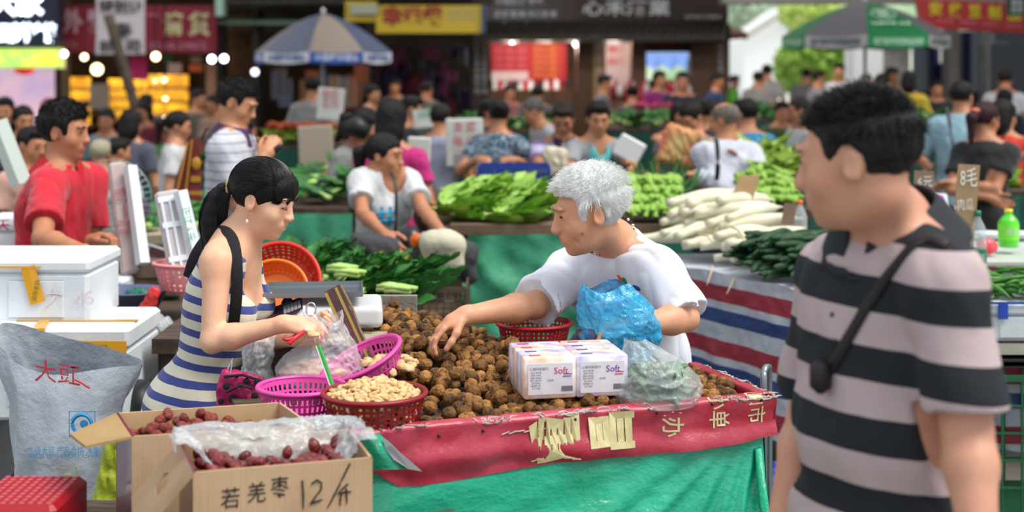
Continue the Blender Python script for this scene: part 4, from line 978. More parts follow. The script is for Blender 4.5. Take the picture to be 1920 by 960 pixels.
for u, v in ((.0, .06), (1.08, .06), (1.08, .38), (.05, 1.05), (.56, 1.05)): p = T(u, v); MB().box((p.x, p.y, TZ / 2 - .02), (.045, .045, TZ - .035)).build('leg', oldwood, stall)
redb = mat('red_vinyl_banner', '#a0182e', .36, var=('#c44c62', 5, 1.4), bump=(14, .5), spec=.6)
crk = mat('torn_white_vinyl', '#c9bcb4', .7, var=('#9a8a84', 14))
def hang(u): return (.012 + .098 * min(1, max(0, (u + .02) / .12)) ** .7) - .028 * max(0, u - .2) / .9 + .006 * math.sin(u * 9)
def ban(u, s, off=0):
    # s: 0 at the inner foot of the lip, .075 at its crest, then down the face
    if s < .03: o, z = -.03, s
    elif s < .06: o, z = -.03 + (s - .03), .03 + .004 * math.sin((s - .03) / .03 * PI)
    else: o = .012 + .006 * math.sin(u * 17 + s * 22) + .004 * math.sin(u * 43 + s * 9) + .010 * math.sin(s * 50 + math.sin(u * 5)) * min(1, (s - .06) * 12); o = max(o, .007); z = .03 - (s - .06)
    p = T(u, -o - off, z + off * .6); return p
mb = MB(); mb.grid(lambda a, b: ban(-.03 + 1.17 * a, b * (.06 + .03 + hang(-.03 + 1.17 * a))), 160, 26); bn = mb.build('banner_edging', redb, stall, True)
def corner(a, b):
    v = a * .44; s = b * .13
    if s < .03: o, z = -.03, s
    elif s < .06: o, z = -.03 + (s - .03), .034
    else: o, z = .012 + .004 * math.sin(v * 40 + s * 30), .034 - (s - .06)
    p = T(1.126 + o, v - .012, z); return p
MB().grid(corner, 40, 14).build('banner_edging', redb, stall, True)
# torn white cracks along the crest and corner
mb = MB(); rt = random.Random(5)
for i in range(60):
    u = rt.choice((rt.uniform(.0, 1.1), rt.uniform(.98, 1.13), rt.uniform(.3, .7))); s = rt.choice((.058, .062, .066, rt.uniform(.06, .13) if u > 1 else .06)); L_ = rt.uniform(.008, .05)
    pts = [ban(u + L_ * q / 4, s + rt.uniform(-.004, .004), .0012) for q in range(5)]; mb.tube(pts, [.0005, .002, .003, .002, .0005], 5)
for i in range(22):
    v = rt.uniform(0, .4); pts = [corner((v + q * .008) / .44, rt.uniform(.38, .56)) + V(0, 0, .002) for q in range(4)]; mb.tube(pts, .0018, 5)
for q in range(6):
    u0 = .36 + q * .02; mb.tube([ban(u0, .098 + rt.uniform(-.003, .003), .002), ban(u0 + .022, .095, .002)], .002, 4)
mb.build('tear', crk, stall)
cream = mat('cream_print', '#d8cf9c', .5, var=('#c8b888', 30))
mb = MB()
def ban_text(ch, uc, sc, size, rot, sq=1.0, bold=.0):
    vs_, fs = text_geo(ch, size, bold=bold * size)
    c, s = math.cos(rot), math.sin(rot); out = []
    for v in vs_:
        x, y = v.x * sq, v.y; X, Y = x * c - y * s, x * s + y * c
        out.append(ban(uc + X, max(.034, min(sc - Y, .086 + hang(uc + X))), .0016))
    mb.add(out, fs)
ban_text('重', .515, .125, .14, PI / 2, .85, .05); ban_text('昌', .665, .115, .13, PI / 2, .85, .04)
ban_text('三办', .83, .095, .068, -PI / 2, .8, .01); ban_text('小单', .965, .088, .062, -PI / 2, .8, .01); ban_text('山市', 1.075, .085, .06, -PI / 2, .8, .01)
mb.build('lettering', cream, stall)
for u, s in ((.31, .085), (.56, .08), (.785, .08), (.95, .072), (1.09, .07), (.2, .09)): MB().ball(ban(u, s, .002), (.0045, .003, .0045), 8, 5).build('nail', mat('dull_nail', '#4a4038', .4, .8), stall, True)
tarp = mat('green_tarp', '#029672', .27, var=('#27b996', 3.2, 1.1), bump=(10, .8, (1, 1, 1.6), .012), spec=.8)
def tarp_f(a, b):
    u = .0 + 1.105 * a; z = TZ - .02 - b * (TZ - .03); ff2 = max(0, min(1, (TZ - z - .10) / .15))
    r = math.hypot(u - 1.1, (TZ - z) * .9); th = math.atan2(TZ - z, 1.12 - u)
    o = .004 + .012 * b + .026 * rn(V(th * 4.2, r * 1.6, 3)) + .012 * math.sin(th * 17) * min(1, r * 1.6) * (1 - .4 * b) + .008 * math.sin(u * 11 + b * 7) * b + .008 * math.sin(th * 31 + 1) * max(0, 1 - r) + .01 * noise.noise(V(u * 5, z * 7, 1)) + .005 * noise.noise(V(u * 16, z * 9, 4))
    p = T(u, -(.002 + max(0, o) * ff2)); p.z = z; return p
MB().grid(tarp_f, 190, 70).build('tarp_skirt', tarp, stall, True)
def tarp_r(a, b):
    v = a * .42; z = TZ - .02 - b * (TZ - .03); p = T(1.105 + .012 * math.sin(v * 30 + b * 3), v - .005); p.z = z; return p
MB().grid(tarp_r, 24, 20).build('tarp_skirt', tarp, stall, True)
MB().tube([tarp_f(.985, .11) - V(0, .006, 0), tarp_f(.99, .4) - V(-.005, .014, 0), tarp_f(.985, .7) - V(0, .012, 0), tarp_f(.985, .98) - V(0, .012, 0)], [.012, .016, .013, .012], 8, flat=.5).build('rolled_hem', mat('green_tarp_hem', '#12a87e', .4, bump=(40, .5)), stall, True)
mb = MB()
for i in range(26):
    p = tarp_f(.985, .62) - V(0, .02, 0); mb.tube(smooth_path([p, p + V(rt.uniform(-.02, .03), rt.uniform(-.02, 0), -.03), p + V(rt.uniform(-.02, .05), rt.uniform(-.02, .01), -rt.uniform(.04, .1))], 5), .0012, 4)
mb.build('frayed_threads', mat('frayed_thread', '#a8a890', .9), stall)
# curled end of the tarp and the banner's white back at the left
def flap(a, b):
    p = at(690 + 15 * a + 62 * b * a, 815 + 66 * a - 4 * math.sin(a * 3), 3.40 - .02 * math.sin(b * PI)); return p + UA * (.055 * (b - .5)) * (1 - .5 * a)
w1 = MB().add([at(716, 818, 3.39), at(735, 835, 3.375), at(792, 884, 3.37), at(768, 880, 3.375), at(738, 862, 3.38), at(722, 840, 3.385)] + [at(x, y, 3.392) for x, y in ((716, 818), (735, 835), (792, 884), (768, 880), (738, 862), (722, 840))], [(0, 1, 2, 3, 4, 5), (11, 10, 9, 8, 7, 6)] + [(i, i + 6, (i + 1) % 6 + 6, (i + 1) % 6) for i in range(6)]).build('banner_back', mat('white_vinyl_back', '#c4ccd8', .6), stall)
MB().grid(flap, 14, 8).build('tarp_curl', tarp, stall, True)
# metal loop of the cart handle
steel = mat('galvanised_steel', '#8d969e', .35, .8)
hp0 = T(1.16, .09)
ra = MB().tube(smooth_path([V(hp0.x, hp0.y, 0), V(hp0.x, hp0.y, .5), V(hp0.x, hp0.y, .86), V(hp0.x + .004, hp0.y + .02, .915), V(hp0.x + .02, hp0.y + .05, .92), V(hp0.x + .028, hp0.y + .08, .87), V(hp0.x + .03, hp0.y + .085, .5), V(hp0.x + .03, hp0.y + .085, 0)], 44), .0095, 10).build('handrail', steel, None, True); tag(ra, 'bent grey steel tube rail at the right corner of the walnut stall', 'rail')
# ---- walnuts
wal = mat('walnut_shell', '#bd8646', .75, rnd=('#4a3424', .8), var=('#2a1c14', 42, 2.2), bump=(120, .8), spec=.3)
wal_s = mat('walnut_shell_heap', '#bd8646', .75, isl=('#4a3424', .8), var=('#2a1c14', 42, 2.2), bump=(120, .8), spec=.3)
def walnut(seed, sub):
    bm = bmesh.new(); bmesh.ops.create_icosphere(bm, subdivisions=sub, radius=1); o = V(seed * 7.3, seed, 2)
    for v in bm.verts:
        p = v.co.normalized(); r = 1 + .10 * (1 - abs(noise.noise(p * 3.2 + o)) * 4) * .5 + .07 * noise.noise(p * 6 + o) + .05 * math.exp(-(p.x * 9) ** 2) - .03 * math.exp(-(p.x * 26) ** 2) * 2
        v.co = V(p.x * .0175, p.y * .0180, p.z * .0200) * r
    me = bpy.data.meshes.new('walnut'); bm.to_mesh(me); bm.free(); me.polygons.foreach_set('use_smooth', [True] * len(me.polygons)); return me
wms = [walnut(i, 4) for i in range(5)]
for m_ in wms: m_.materials.append(wal)
def umin(v): return .0 if v < .06 else (.02 + (v - .06) / .04 * .18 if v < .10 else .20 + .07 * math.sin(min(v, .7) / .7 * PI))
def umax(v): return 1.10 if v < .36 else (1.10 - (v - .36) / .3 * .40 if v < .66 else .70 - (v - .66) * .5)
def heap(u, v):
    e = max(0, min(1, (v - .05) / .85)); f = max(0, min(1, (umax(v) - u) / .22)); g = max(0, min(1, (u - umin(v)) / .08)); b = max(0, min(1, (1.10 - v) / .10))
    return (.018 + .125 * e ** 1.2 * (1 if u < .55 else max(.35, 1 - (u - .55) * 1.6))) * (.25 + .75 * f ** .6) * (.4 + .6 * g ** .5) * b + .006 * noise.noise(V(u * 9, v * 9, 0))
rw = random.Random(9); spots = []; cell = {}
def clear(p, r):
    k = (int(p.x / .04), int(p.y / .04), int(p.z / .04))
    for i in (-1, 0, 1):
        for j in (-1, 0, 1):
            for l_ in (-1, 0, 1):
                for q in cell.get((k[0] + i, k[1] + j, k[2] + l_), ()):
                    if (q - p).length < r: return False
    return True
OB = [(T(.066, .104), .118), (T(-.077, .314), .12), (T(.15, .47), .10)]
tries = 0
for layer, (lift, rr, nt) in enumerate(((.0, .0325, 30000), (.012, .029, 30000), (-.012, .028, 16000), (.022, .033, 4000))):
    for _ in range(nt):
        v = rw.uniform(.034, 1.09); u = rw.uniform(0, 1.1)
        if not umin(v) < u < umax(v): continue
        h_ = heap(u, v); p = T(u, v, max(h_ + lift * rw.uniform(.6, 1.1), .016))
        if any((V(p.x - c.x, p.y - c.y, 0)).length < r for c, r in OB): continue
        if clear(p, rr):
            spots.append(p); cell.setdefault((int(p.x / .04), int(p.y / .04), int(p.z / .04)), []).append(p)
print('walnuts', len(spots))
spots.sort(key=lambda p: p.y - p.z * 1.5)
for i, p in enumerate(spots[:300]):
    o = bpy.data.objects.new('walnut', wms[i % 5]); COL.objects.link(o); o.location = p; o.rotation_euler = (rw.uniform(0, 6), rw.uniform(0, 6), rw.uniform(0, 6)); o.scale = (rw.uniform(.88, 1.14),) * 3
    tag(o, 'brown wrinkled walnut in its shell in the heap on the red-edged stall', 'walnut', 'walnuts heaped on the stall')
arrs = []
for sd in range(5):
    me = walnut(sd, 3); a = np.empty(len(me.vertices) * 3, np.float32); me.vertices.foreach_get('co', a); f_ = np.array([p.vertices[:] for p in me.polygons], np.int32); arrs.append((a.reshape(-1, 3), f_)); bpy.data.meshes.remove(me)
vv, ff_, off = [], [], 0
for i, p in enumerate(spots[300:]):
    a, f_ = arrs[i % 5]; R = np.array(Euler((rw.uniform(0, 6), rw.uniform(0, 6), rw.uniform(0, 6))).to_matrix()) * rw.uniform(.88, 1.12)
    vv.append(a @ R.T + np.array(p)); ff_.append(f_ + off); off += len(a)
vv = np.concatenate(vv); ff_ = np.concatenate(ff_); me = bpy.data.meshes.new('walnut_heap'); me.vertices.add(len(vv)); me.vertices.foreach_set('co', vv.astype(np.float32).ravel()); me.loops.add(len(ff_) * 3); me.loops.foreach_set('vertex_index', ff_.ravel()); me.polygons.add(len(ff_)); me.polygons.foreach_set('loop_start', np.arange(len(ff_), dtype=np.int32) * 3); me.polygons.foreach_set('use_smooth', np.ones(len(ff_), bool)); me.materials.append(wal_s); me.update(calc_edges=True)
o = link('walnut_heap', me); tag(o, 'rest of the brown walnut heap behind the nearest walnuts', 'walnuts', None, 'stuff')
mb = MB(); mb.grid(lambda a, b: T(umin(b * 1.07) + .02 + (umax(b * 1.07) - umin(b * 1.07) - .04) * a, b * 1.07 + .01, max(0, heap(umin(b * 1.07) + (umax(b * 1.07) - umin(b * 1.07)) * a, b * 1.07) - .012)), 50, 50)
o = mb.build('walnut_heap_base', mat('walnut_base_brown', '#2a1c12', .9), None, True); tag(o, 'dark underside of the walnut heap seen between the nuts', 'walnuts', None, 'stuff')  # dark brown mound sheet filling the gaps beneath the loose nuts
# ---- baskets
def basket(name, label, c, R0, R1, h, col, nrib, nring, sx=1.0, sy=1.0, M=None, rim=.008, ribw=.45, ringw=.45, curve=.5, group=None, solid_top=.18):
    t = thing(name, label, 'basket', c, group); m = mat('plastic_' + col.strip('#'), col, .4, spec=.5); M = M or Matrix.Identity(3)
    def P(a, z, off=0):
        r = R0 + (R1 - R0) * z ** curve + off; return Vector(c) + M @ V(math.cos(a) * r * sx, math.sin(a) * r * sy, z * h)
    mb = MB(); th = .0022
    def strip(a0, a1, z0, z1, na, nz):
        for s in (0, th):
            vs_ = [P(a0 + (a1 - a0) * i / na, z0 + (z1 - z0) * j / nz, s) for j in range(nz + 1) for i in range(na + 1)]
            fs = [(j * (na + 1) + i, j * (na + 1) + i + 1, (j + 1) * (na + 1) + i + 1, (j + 1) * (na + 1) + i) for j in range(nz) for i in range(na)]; mb.add(vs_, fs)
    da = 2 * PI / nrib
    for k in range(nrib): strip(k * da, (k + ribw) * da, .03, 1 - solid_top * .5, 1, 6)
    zs = [.0 + (1 - solid_top) * j / nring for j in range(nring + 1)]
    dz = (1 - solid_top) / nring
    for z in zs: strip(0, 2 * PI, z, min(z + dz * ringw, 1), nrib, 1)
    strip(0, 2 * PI, 1 - solid_top, 1, nrib, 1)
    mb.build('wall', m, t)
    MB().lathe([(R1 - .001, h - .004), (R1 + rim, h - .006), (R1 + rim + .003, h - .001), (R1 + rim, h + .004), (R1, h + .005), (R1 - .003, h)], c, 56, sx, sy, M).build('rim', m, t, True)
    mb = MB(); mb.lathe([(0, 0), (R0, 0), (R0 + .002, .004), (R0, .006), (0, .006)], c, 40, sx, sy, M); mb.build('base', m, t)
    return t
kb = basket('basket', 'dark red plastic basket full of shelled walnut kernels', T(.066, .104, .002), .095, .125, .092, '#8c1620', 44, 6, rim=.007, ribw=.42, ringw=.42, solid_top=.14)
mg = basket('basket', 'empty magenta slotted basket left of the kernel basket', T(-.077, .314, .002), .075, .108, .075, '#d84aa4', 46, 3, ribw=.5, ringw=.28, solid_top=.2)
tiltM = Matrix.Rotation(-.42, 3, 'Y') @ Matrix.Rotation(.18, 3, 'X')
m2 = basket('basket', 'magenta slotted basket tilted behind the kernel basket', T(.145, .44, .045), .075, .112, .075, '#d848a2', 46, 3, M=tiltM, ribw=.5, ringw=.28, solid_top=.2)
rb = basket('basket', 'red round-holed basket beside the old man\'s elbow behind the tissue pack', T(.70, .66, .052), .078, .108, .085, '#b8232c', 44, 6, rim=.007, ribw=.42, ringw=.42, solid_top=.14)
# kernels
kern = mat('walnut_kernel', '#d8b47e', .6, isl=('#b8843e', .8), var=('#ead2a4', 60, 1.2)); kern2 = mat('walnut_kernel_single', '#d8b47e', .6, rnd=('#b8843e', .9), var=('#ead2a4', 60, 1.2))
def kernel(seed):
    o = V(seed * 3.1, 4, seed); mb = MB(); mb.ball((0, 0, 0), (.0125, .009, .0055), 12, 8, fn=lambda p, q: q * (1 + .35 * noise.noise(p * 2.6 + o) + .25 * noise.noise(p * 6 + o))); return mb
kms = [kernel(i).mesh('walnut_kernel', kern2, True) for i in range(4)]
def pile(c, R_, base, peak, n, tagn, label, cat, group, meshes, kdist=.011, sc=(.8, 1.25)):
    pts = []
    for _ in range(n * 30):
        a = rw.uniform(0, 2 * PI); r = R_ * math.sqrt(rw.random()); x, y = r * math.cos(a), r * math.sin(a)
        p = Vector(c) + V(x, y, base + peak * (1 - (r / R_) ** 2) + rw.uniform(-.004, .004) + .006 * noise.noise(V(x * 30, y * 30, 0)))
        if all((p - q).length > kdist for q in pts): pts.append(p)
        if len(pts) >= n: break
    for i, p in enumerate(pts):
        o = bpy.data.objects.new(tagn, meshes[i % len(meshes)]); COL.objects.link(o); o.location = p; o.rotation_euler = (rw.uniform(-.7, .7), rw.uniform(-.7, .7), rw.uniform(0, 6)); o.scale = (rw.uniform(*sc),) * 3; tag(o, label, cat, group)
kc = T(.066, .104)
pile(kc, .112, .078, .036, 290, 'walnut_kernel', 'pale shelled walnut kernel in the dark red basket', 'walnut kernel', 'walnut kernels in the red basket', kms, .0095)
mb = MB()
for i in range(500):
    a = rw.uniform(0, 2 * PI); z = rw.uniform(.008, .078); r = (.088 + .03 * (z / .09) ** .5) * (rw.random() ** .12); src = kernel(i % 3); R = Euler((rw.uniform(0, 6), rw.uniform(0, 6), 0)).to_matrix().to_4x4()
    mb.add(src.v[::1], src.f, Matrix.Translation(kc + V(r * math.cos(a), r * math.sin(a), z)) @ R) if i < 330 else None
o = mb.build('walnut_kernels', kern, None, True); tag(o, 'walnut kernels filling the lower part of the dark red basket', 'walnut kernels', None, 'stuff')
c_ = T(.19, .43, .085); pile(c_, .075, .0, .012, 36, 'walnut_kernel', 'half-cracked walnut piece behind the tilted magenta basket', 'walnut kernel', 'cracked walnuts by the tilted magenta basket', kms, .014, (1.2, 1.7))
for i in range(90):
    o = bpy.data.objects.new('nut_crumb', kms[i % 4]); COL.objects.link(o); o.location = T(rw.uniform(-.1, .0), rw.uniform(.02, .3), .003); o.rotation_euler = (0, 0, rw.uniform(0, 6)); o.scale = (rw.uniform(.2, .45),) * 3; tag(o, 'tiny walnut crumb scattered on the dark table wood', 'crumb', 'walnut crumbs on the table')
# ---- jujube boxes
card = mat('corrugated_cardboard', '#c2a382', .85, var=('#b39472', 5), bump=(220, .35, (1, .02, .02))); cardin = mat('cardboard_inside', '#c9ab82', .85, var=('#b8976c', 4)); printed = mat('printed_carton', '#7a1226', .3, var=('#5a1a5e', 5, 2), coat=.3)
def jbox(label, corners, z, h, flapdef, text, liner):
    a, b, c, d_ = corners  # front-left, front-right, back-right, back-left (xy)
    ctr = (a + b + c + d_) / 4; t = thing('cardboard_box', label, 'box', (ctr.x, ctr.y, z - h))
    def wall(p, q, nm, m_, thick=.006):
        n = (q - p).cross(V(0, 0, 1)).normalized(); mb = MB(); P = [V(p.x, p.y, z - h), V(q.x, q.y, z - h), V(q.x, q.y, z), V(p.x, p.y, z)]
        mb.add(P + [x - n * thick for x in P], [(0, 1, 2, 3), (7, 6, 5, 4), (3, 2, 6, 7), (0, 3, 7, 4), (1, 5, 6, 2)]); return mb.build(nm, m_, t)
    wall(a, b, 'front_panel', card); wall(b, c, 'side_panel', card); wall(c, d_, 'back_panel', cardin); wall(d_, a, 'side_panel', printed)
    mb = MB(); P = [V(x.x, x.y, z - h + .01) for x in (a, b, c, d_)]; mb.add(P, [(0, 1, 2, 3)]); mb.build('bottom_panel', cardin, t)
    return t
b1 = [V(-.647, 2.886, 0), V(-.294, 2.997, 0), V(-.368, 3.237, 0), V(-.731, 3.125, 0)]
j1 = jbox('cardboard box of glossy jujubes with hand-written price on its front', b1, .932, .25, None, None, True)
wd = (b1[1] - b1[0]).normalized(); nn = wd.cross(V(0, 0, 1)).normalized()
ink = mat('black_marker', '#1c1a1c', .6)
mb = MB(); m0 = b1[0] + nn * .0015
rs2 = random.Random(2)
def stroke(p0, p1, w=.0016): mb.tube([m0 + wd * (p0[0]) + V(0, 0, .932 - p0[1]), m0 + wd * ((p0[0] + p1[0]) / 2 + rs2.uniform(-.001, .001)) + V(0, 0, .932 - (p0[1] + p1[1]) / 2), m0 + wd * (p1[0]) + V(0, 0, .932 - p1[1])], [w, w * 1.1, w * .6], 5)
for ch, x, y, sz in (('若', .075, .062, .048), ('羌', .128, .055, .048), ('枣', .175, .047, .046)): text_on(mb, ch, sz, m0 + wd * x + V(0, 0, .932 - y), wd, V(0, 0, 1), wobble=.003, squeeze=.85)
for a_, b_ in (((.222, .035), (.224, .095)), ((.241, .044), (.252, .036)), ((.252, .036), (.262, .043)), ((.262, .043), (.262, .055)), ((.262, .055), (.250, .070)), ((.250, .070), (.238, .085)), ((.238, .085), (.264, .078)), ((.322, .008), (.300, .050)), ((.300, .050), (.274, .098)), ((.318, .050), (.300, .064)), ((.296, .068), (.325, .067)), ((.303, .070), (.301, .095)), ((.314, .060), (.316, .092))): stroke(a_, b_, .0019)
mb.build('handwriting', ink, j1)
# left flap of box 1 with a hand hole, hanging outwards
p0, p1 = b1[0] + V(0, 0, .932), b1[3] + V(0, 0, .932); e = (p1 - p0).normalized(); o_ = V(-.62, -.35, -.72).normalized(); fl = MB()
def FP(s, w): return p0 + (p1 - p0) * s + o_ * w
hole = [FP(.38, .058), FP(.38, .085), FP(.45, .098), FP(.66, .088), FP(.68, .06), FP(.6, .05)]
out = [FP(0, 0), FP(0, .15), FP(.5, .155), FP(1, .15), FP(1, 0), FP(.5, 0)]; n_ = (p1 - p0).cross(o_).normalized() * .005
order = [0, 1, 2, 3, 4, 5]
fl.add(out + hole + [x - n_ for x in out + hole], [f for i in range(6) for f in ((i, (i + 1) % 6, 6 + (i + 1) % 6, 6 + i), (12 + (i + 1) % 6, 12 + i, 18 + i, 18 + (i + 1) % 6), (6 + i, 6 + (i + 1) % 6, 18 + (i + 1) % 6, 18 + i), ((i + 1) % 6, i, 12 + i, 12 + (i + 1) % 6))]); fl.build('flap', mat('cardboard_brown', '#a08468', .85, var=('#8f7458', 5), bump=(200, .3, (.02, 1, .02))), j1)
rs_ = MB().add([b1[0] + V(.012, -.001, .93) + nn * .001, b1[0] + V(.026, 0, .93) + nn * .001, b1[0] + V(.026, 0, .69) + nn * .001, b1[0] + V(.012, 0, .69) + nn * .001], [(0, 1, 2, 3)])
b2 = [V(-.856, 3.20, 0), V(-.46, 3.30, 0), V(-.575, 3.53, 0), V(-.952, 3.42, 0)]
j2 = jbox('cardboard box of wrinkled jujubes with an open left flap, behind the priced box', b2, .924, .26, None, None, False)
p0, p1 = b2[0] + V(0, 0, .924), b2[3] + V(0, 0, .924)
fb = MB(); q0, q1 = at(160, 836, 3.13), at(131, 813, 3.3); fb.add([p0, p1, q1, q0] + [x - V(0, 0, .006) for x in (p0, p1, q1, q0)], [(0, 1, 2, 3), (7, 6, 5, 4), (0, 3, 7, 4), (3, 2, 6, 7), (2, 1, 5, 6)]); fb.build('flap', mat('cardboard_tan', '#a88a5e', .85, var=('#96784e', 6)), j2)
jm = mat('jujube_skin', '#6a1014', .28, rnd=('#a02020', .8), var=('#38060a', 60, 1.2), bump=(90, .9), coat=.3); jm2 = mat('jujube_skin_dull', '#7a2420', .5, rnd=('#52100f', .8), var=('#a04a3a', 50, 1), bump=(80, 1.0))
def juj(seed):
    o = V(seed, 2, seed * 1.7); return MB().ball((0, 0, 0), (.0125, .0125, .0165), 16, 12, fn=lambda p, q: q * (1 + .10 * noise.noise(p * 2 + o) - .09 * abs(noise.noise(V(p.x * 5, p.y * 5, p.z * 2) + o)) * 2))
jms = [juj(i).mesh('jujube', jm, True) for i in range(4)]; jms2 = [juj(i + 5).mesh('jujube', jm2, True) for i in range(4)]
def fill(cor, z, inset, n, meshes, label, group, hf, kd=.021):
    a, b, c, d_ = cor; pts = []
    for _ in range(n * 40):
        s, t_ = rw.uniform(inset, 1 - inset), rw.uniform(inset, 1 - inset); p = a.lerp(b, s).lerp(d_.lerp(c, s), t_); p = V(p.x, p.y, z + hf(s, t_) + rw.uniform(-.003, .003))
        if all((p - q).length > kd for q in pts): pts.append(p)
        if len(pts) >= n: break
    for i, p in enumerate(pts):
        o = bpy.data.objects.new('jujube', meshes[i % len(meshes)]); COL.objects.link(o); o.location = p; o.rotation_euler = (rw.uniform(0, 3), rw.uniform(0, 3), rw.uniform(0, 6)); o.scale = (rw.uniform(.85, 1.2),) * 3; tag(o, label, 'jujube', group)
fill(b1, .876, .11, 260, jms, 'glossy dark red jujube in the priced box', 'jujubes in the priced box', lambda s, t_: .020 * math.sin(t_ * 2.4) + .008 * math.sin(s * 9), .0185)
fill(b2, .868, .11, 150, jms2, 'wrinkled red-brown jujube in the box with the open flap', 'jujubes in the box behind', lambda s, t_: .045 * t_ * math.sin(min(1, s * 1.25) * PI), .019)
o = MB(); o.add([V(x.x, x.y, .87) for x in b1], [(0, 1, 2, 3)]); o.add([V(x.x, x.y, .855) for x in b2], [(0, 1, 2, 3)]); o = o.build('jujube_layer', jm2); tag(o, 'lower layer of dark jujubes in the two boxes', 'jujubes', None, 'stuff')
film = mat('clear_plastic_film', '#e6edf4', .12, alpha=.34, spec=.9, bump=(28, 1.0)); film2 = mat('milky_plastic_film', '#dfe8ee', .14, alpha=.40, spec=.9, bump=(24, 1.0))
def lin(a, b):
    # liner folded up along the back and right side, lying over the rim
    s = a; path = [b1[3].lerp(b1[0], .55), b1[3], b1[2], b1[1].lerp(b1[2], .15)]; k = s * 3; i = min(int(k), 2); p = path[i].lerp(path[i + 1], k - i); ctr = (b1[0] + b1[2]) / 2; inn = (ctr - p).normalized()
    z = .885 + .075 * math.sin(b * PI * .55) + .012 * noise.noise(V(s * 12, b * 3, 0)); w = .075 * (1 - b) - .012 + .014 * noise.noise(V(s * 14, b * 4, 3)) + (-.01 if b > .8 else 0)
    return V(p.x + inn.x * w, p.y + inn.y * w, z - (.02 if b > .93 else 0))
o = MB().grid(lambda a, b: lin(a, b) + V(0, 0, .006 * rn(V(a * 40, b * 9, 0))), 150, 24).build('bag_liner', film2, None, True); tag(o, 'crumpled clear plastic liner inside the priced jujube box', 'plastic liner')
o = MB().grid(lambda a, b: b1[0].lerp(b1[1], a) - nn * (.01 + .02 * b) + V(0, 0, .925 - .04 * b + .004 * math.sin(a * 30)), 40, 5).build('bag_liner', film2, None, True); tag(o, 'front edge of the clear liner along the priced box rim', 'plastic liner')
bench = thing('wooden_bench', 'low dark wooden bench under the two jujube boxes', 'bench', (-.62, 3.2, 0)); MB().box((-.62, 3.2, .652), (.95, .75, .03)).build('seat', oldwood, bench)
for x in (-1.05, -.2): 
    for y in (2.88, 3.5): MB().box((x, y, .32), (.05, .05, .64)).build('leg', oldwood, bench)
# ---- tissue pack
tp = thing('tissue_pack', 'shrink-wrapped pack of eight white and pastel tissue packets on the walnuts', 'pack', at(1073, 748, 3.7)); tw = at(1172, 741, 3.715) - at(985, 751, 3.665); tr = V(tw.x, tw.y, 0).normalized(); tb = V(-tr.y, tr.x, 0) * 1.0; ORG = at(983, 750, 3.665)
paper = mat('tissue_wrap', '#e8e6ea', .35, var=('#dcd8e4', 12), coat=.3); lil = mat('tissue_lilac', '#bba8de', .35, var=('#f0eef4', 18, 2)); org = mat('tissue_orange', '#f2b88e', .35, var=('#f4f0ec', 18, 2)); blu = mat('logo_blue', '#33348e', .4); redl = mat('logo_red', '#c02848', .4)
Rp = Matrix((tr, tb, V(0, 0, 1))).transposed(); W, D_, Hh = .137, .052, .108
for c in range(2):
    for r in range(4):
        ctr = ORG + tr * (W / 2 + c * (W + .002)) + tb * (D_ / 2 + r * (D_ + .001)) + V(0, 0, Hh / 2)
        pkp = MB().box(ctr, (W + .0015, D_, Hh), Rp, bev=.004).build('packet', (org if (c + r) % 2 == 0 else lil) if r else (org if c == 0 else lil), tp, True)
        if True:
            tz = ctr + V(0, 0, Hh / 2 + .0012) - tb * .006
            mb = MB(); mb.box(tz - tr * .036 + tb * .004, (.030, .010, .0012), Rp, bev=.003); mb.build('logo', blu if (c or r == 1) and not (c == 1 and r == 3) else redl, pkp)
            mb = MB(); text_on(mb, 'Soft', .018, tz + tr * .030, tr, tb, shear=.3) if False else text_on(mb, 'Soft', .018, tz + tr * .026, tr, tb); mb.build('lettering', mat('soft_pink', '#c890b4', .4), pkp)
    fc = ORG + tr * (W / 2 + c * (W + .002)) - tb * .0012 + V(0, 0, Hh * .48)
    mb = MB(); mb.box(fc, (W * .86, .001, Hh * .74), Rp); lb = mb.build('label', paper, tp)
    mb = MB(); q = fc - tb * .0012; text_on(mb, 'Soft', .024, q + tr * .028 + V(0, 0, .020), tr, V(0, 0, 1), bold=.0002); mb.build('lettering', mat('soft_rose' if c == 0 else 'soft_violet', '#d04878' if c == 0 else '#7a50a8', .4), lb)
    mb = MB(); mb.box(q + tr * .046 + V(0, 0, .012), (.022, .0006, .002), Rp); mb.box(q + tr * .044 + V(0, 0, .006), (.022, .0006, .002), Rp); mb.build('flourish', mat('flourish_violet', '#6a3aa0', .4) if c == 0 else redl, lb)
    mb = MB(); text_on(mb, '心相印纸面巾', .0085, q - tr * .030 + V(0, 0, .026), tr, V(0, 0, 1))
    for i in range(7): text_on(mb, ('品名 面巾纸', '规格 200张', '等级 合格品', '原料 原木浆', '执行标准', '保质期三年', '生产日期')[i], .0055, q - tr * .038 + V(0, 0, .017 - i * .0068), tr, V(0, 0, 1), squeeze=1)
    for i in range(16): mb.box(q + tr * (.030 + i * .0019) - V(0, 0, .026), (.001, .0006, .014), Rp)
    text_on(mb, '200张', .007, q + tr * .0 - V(0, 0, .004), tr, V(0, 0, 1)); mb.build('print', mat('print_grey', '#6a6a78', .5), lb)
mb = MB(); mb.box(ORG + tr * W + tb * .106 + V(0, 0, .0545), (W * 2 + .010, .216, .112), Rp, bev=.012); mb.build('shrink_film', mat('shrink_film', '#f4f8fc', .1, alpha=.10, spec=.8, bump=(40, .8)), tp, True)
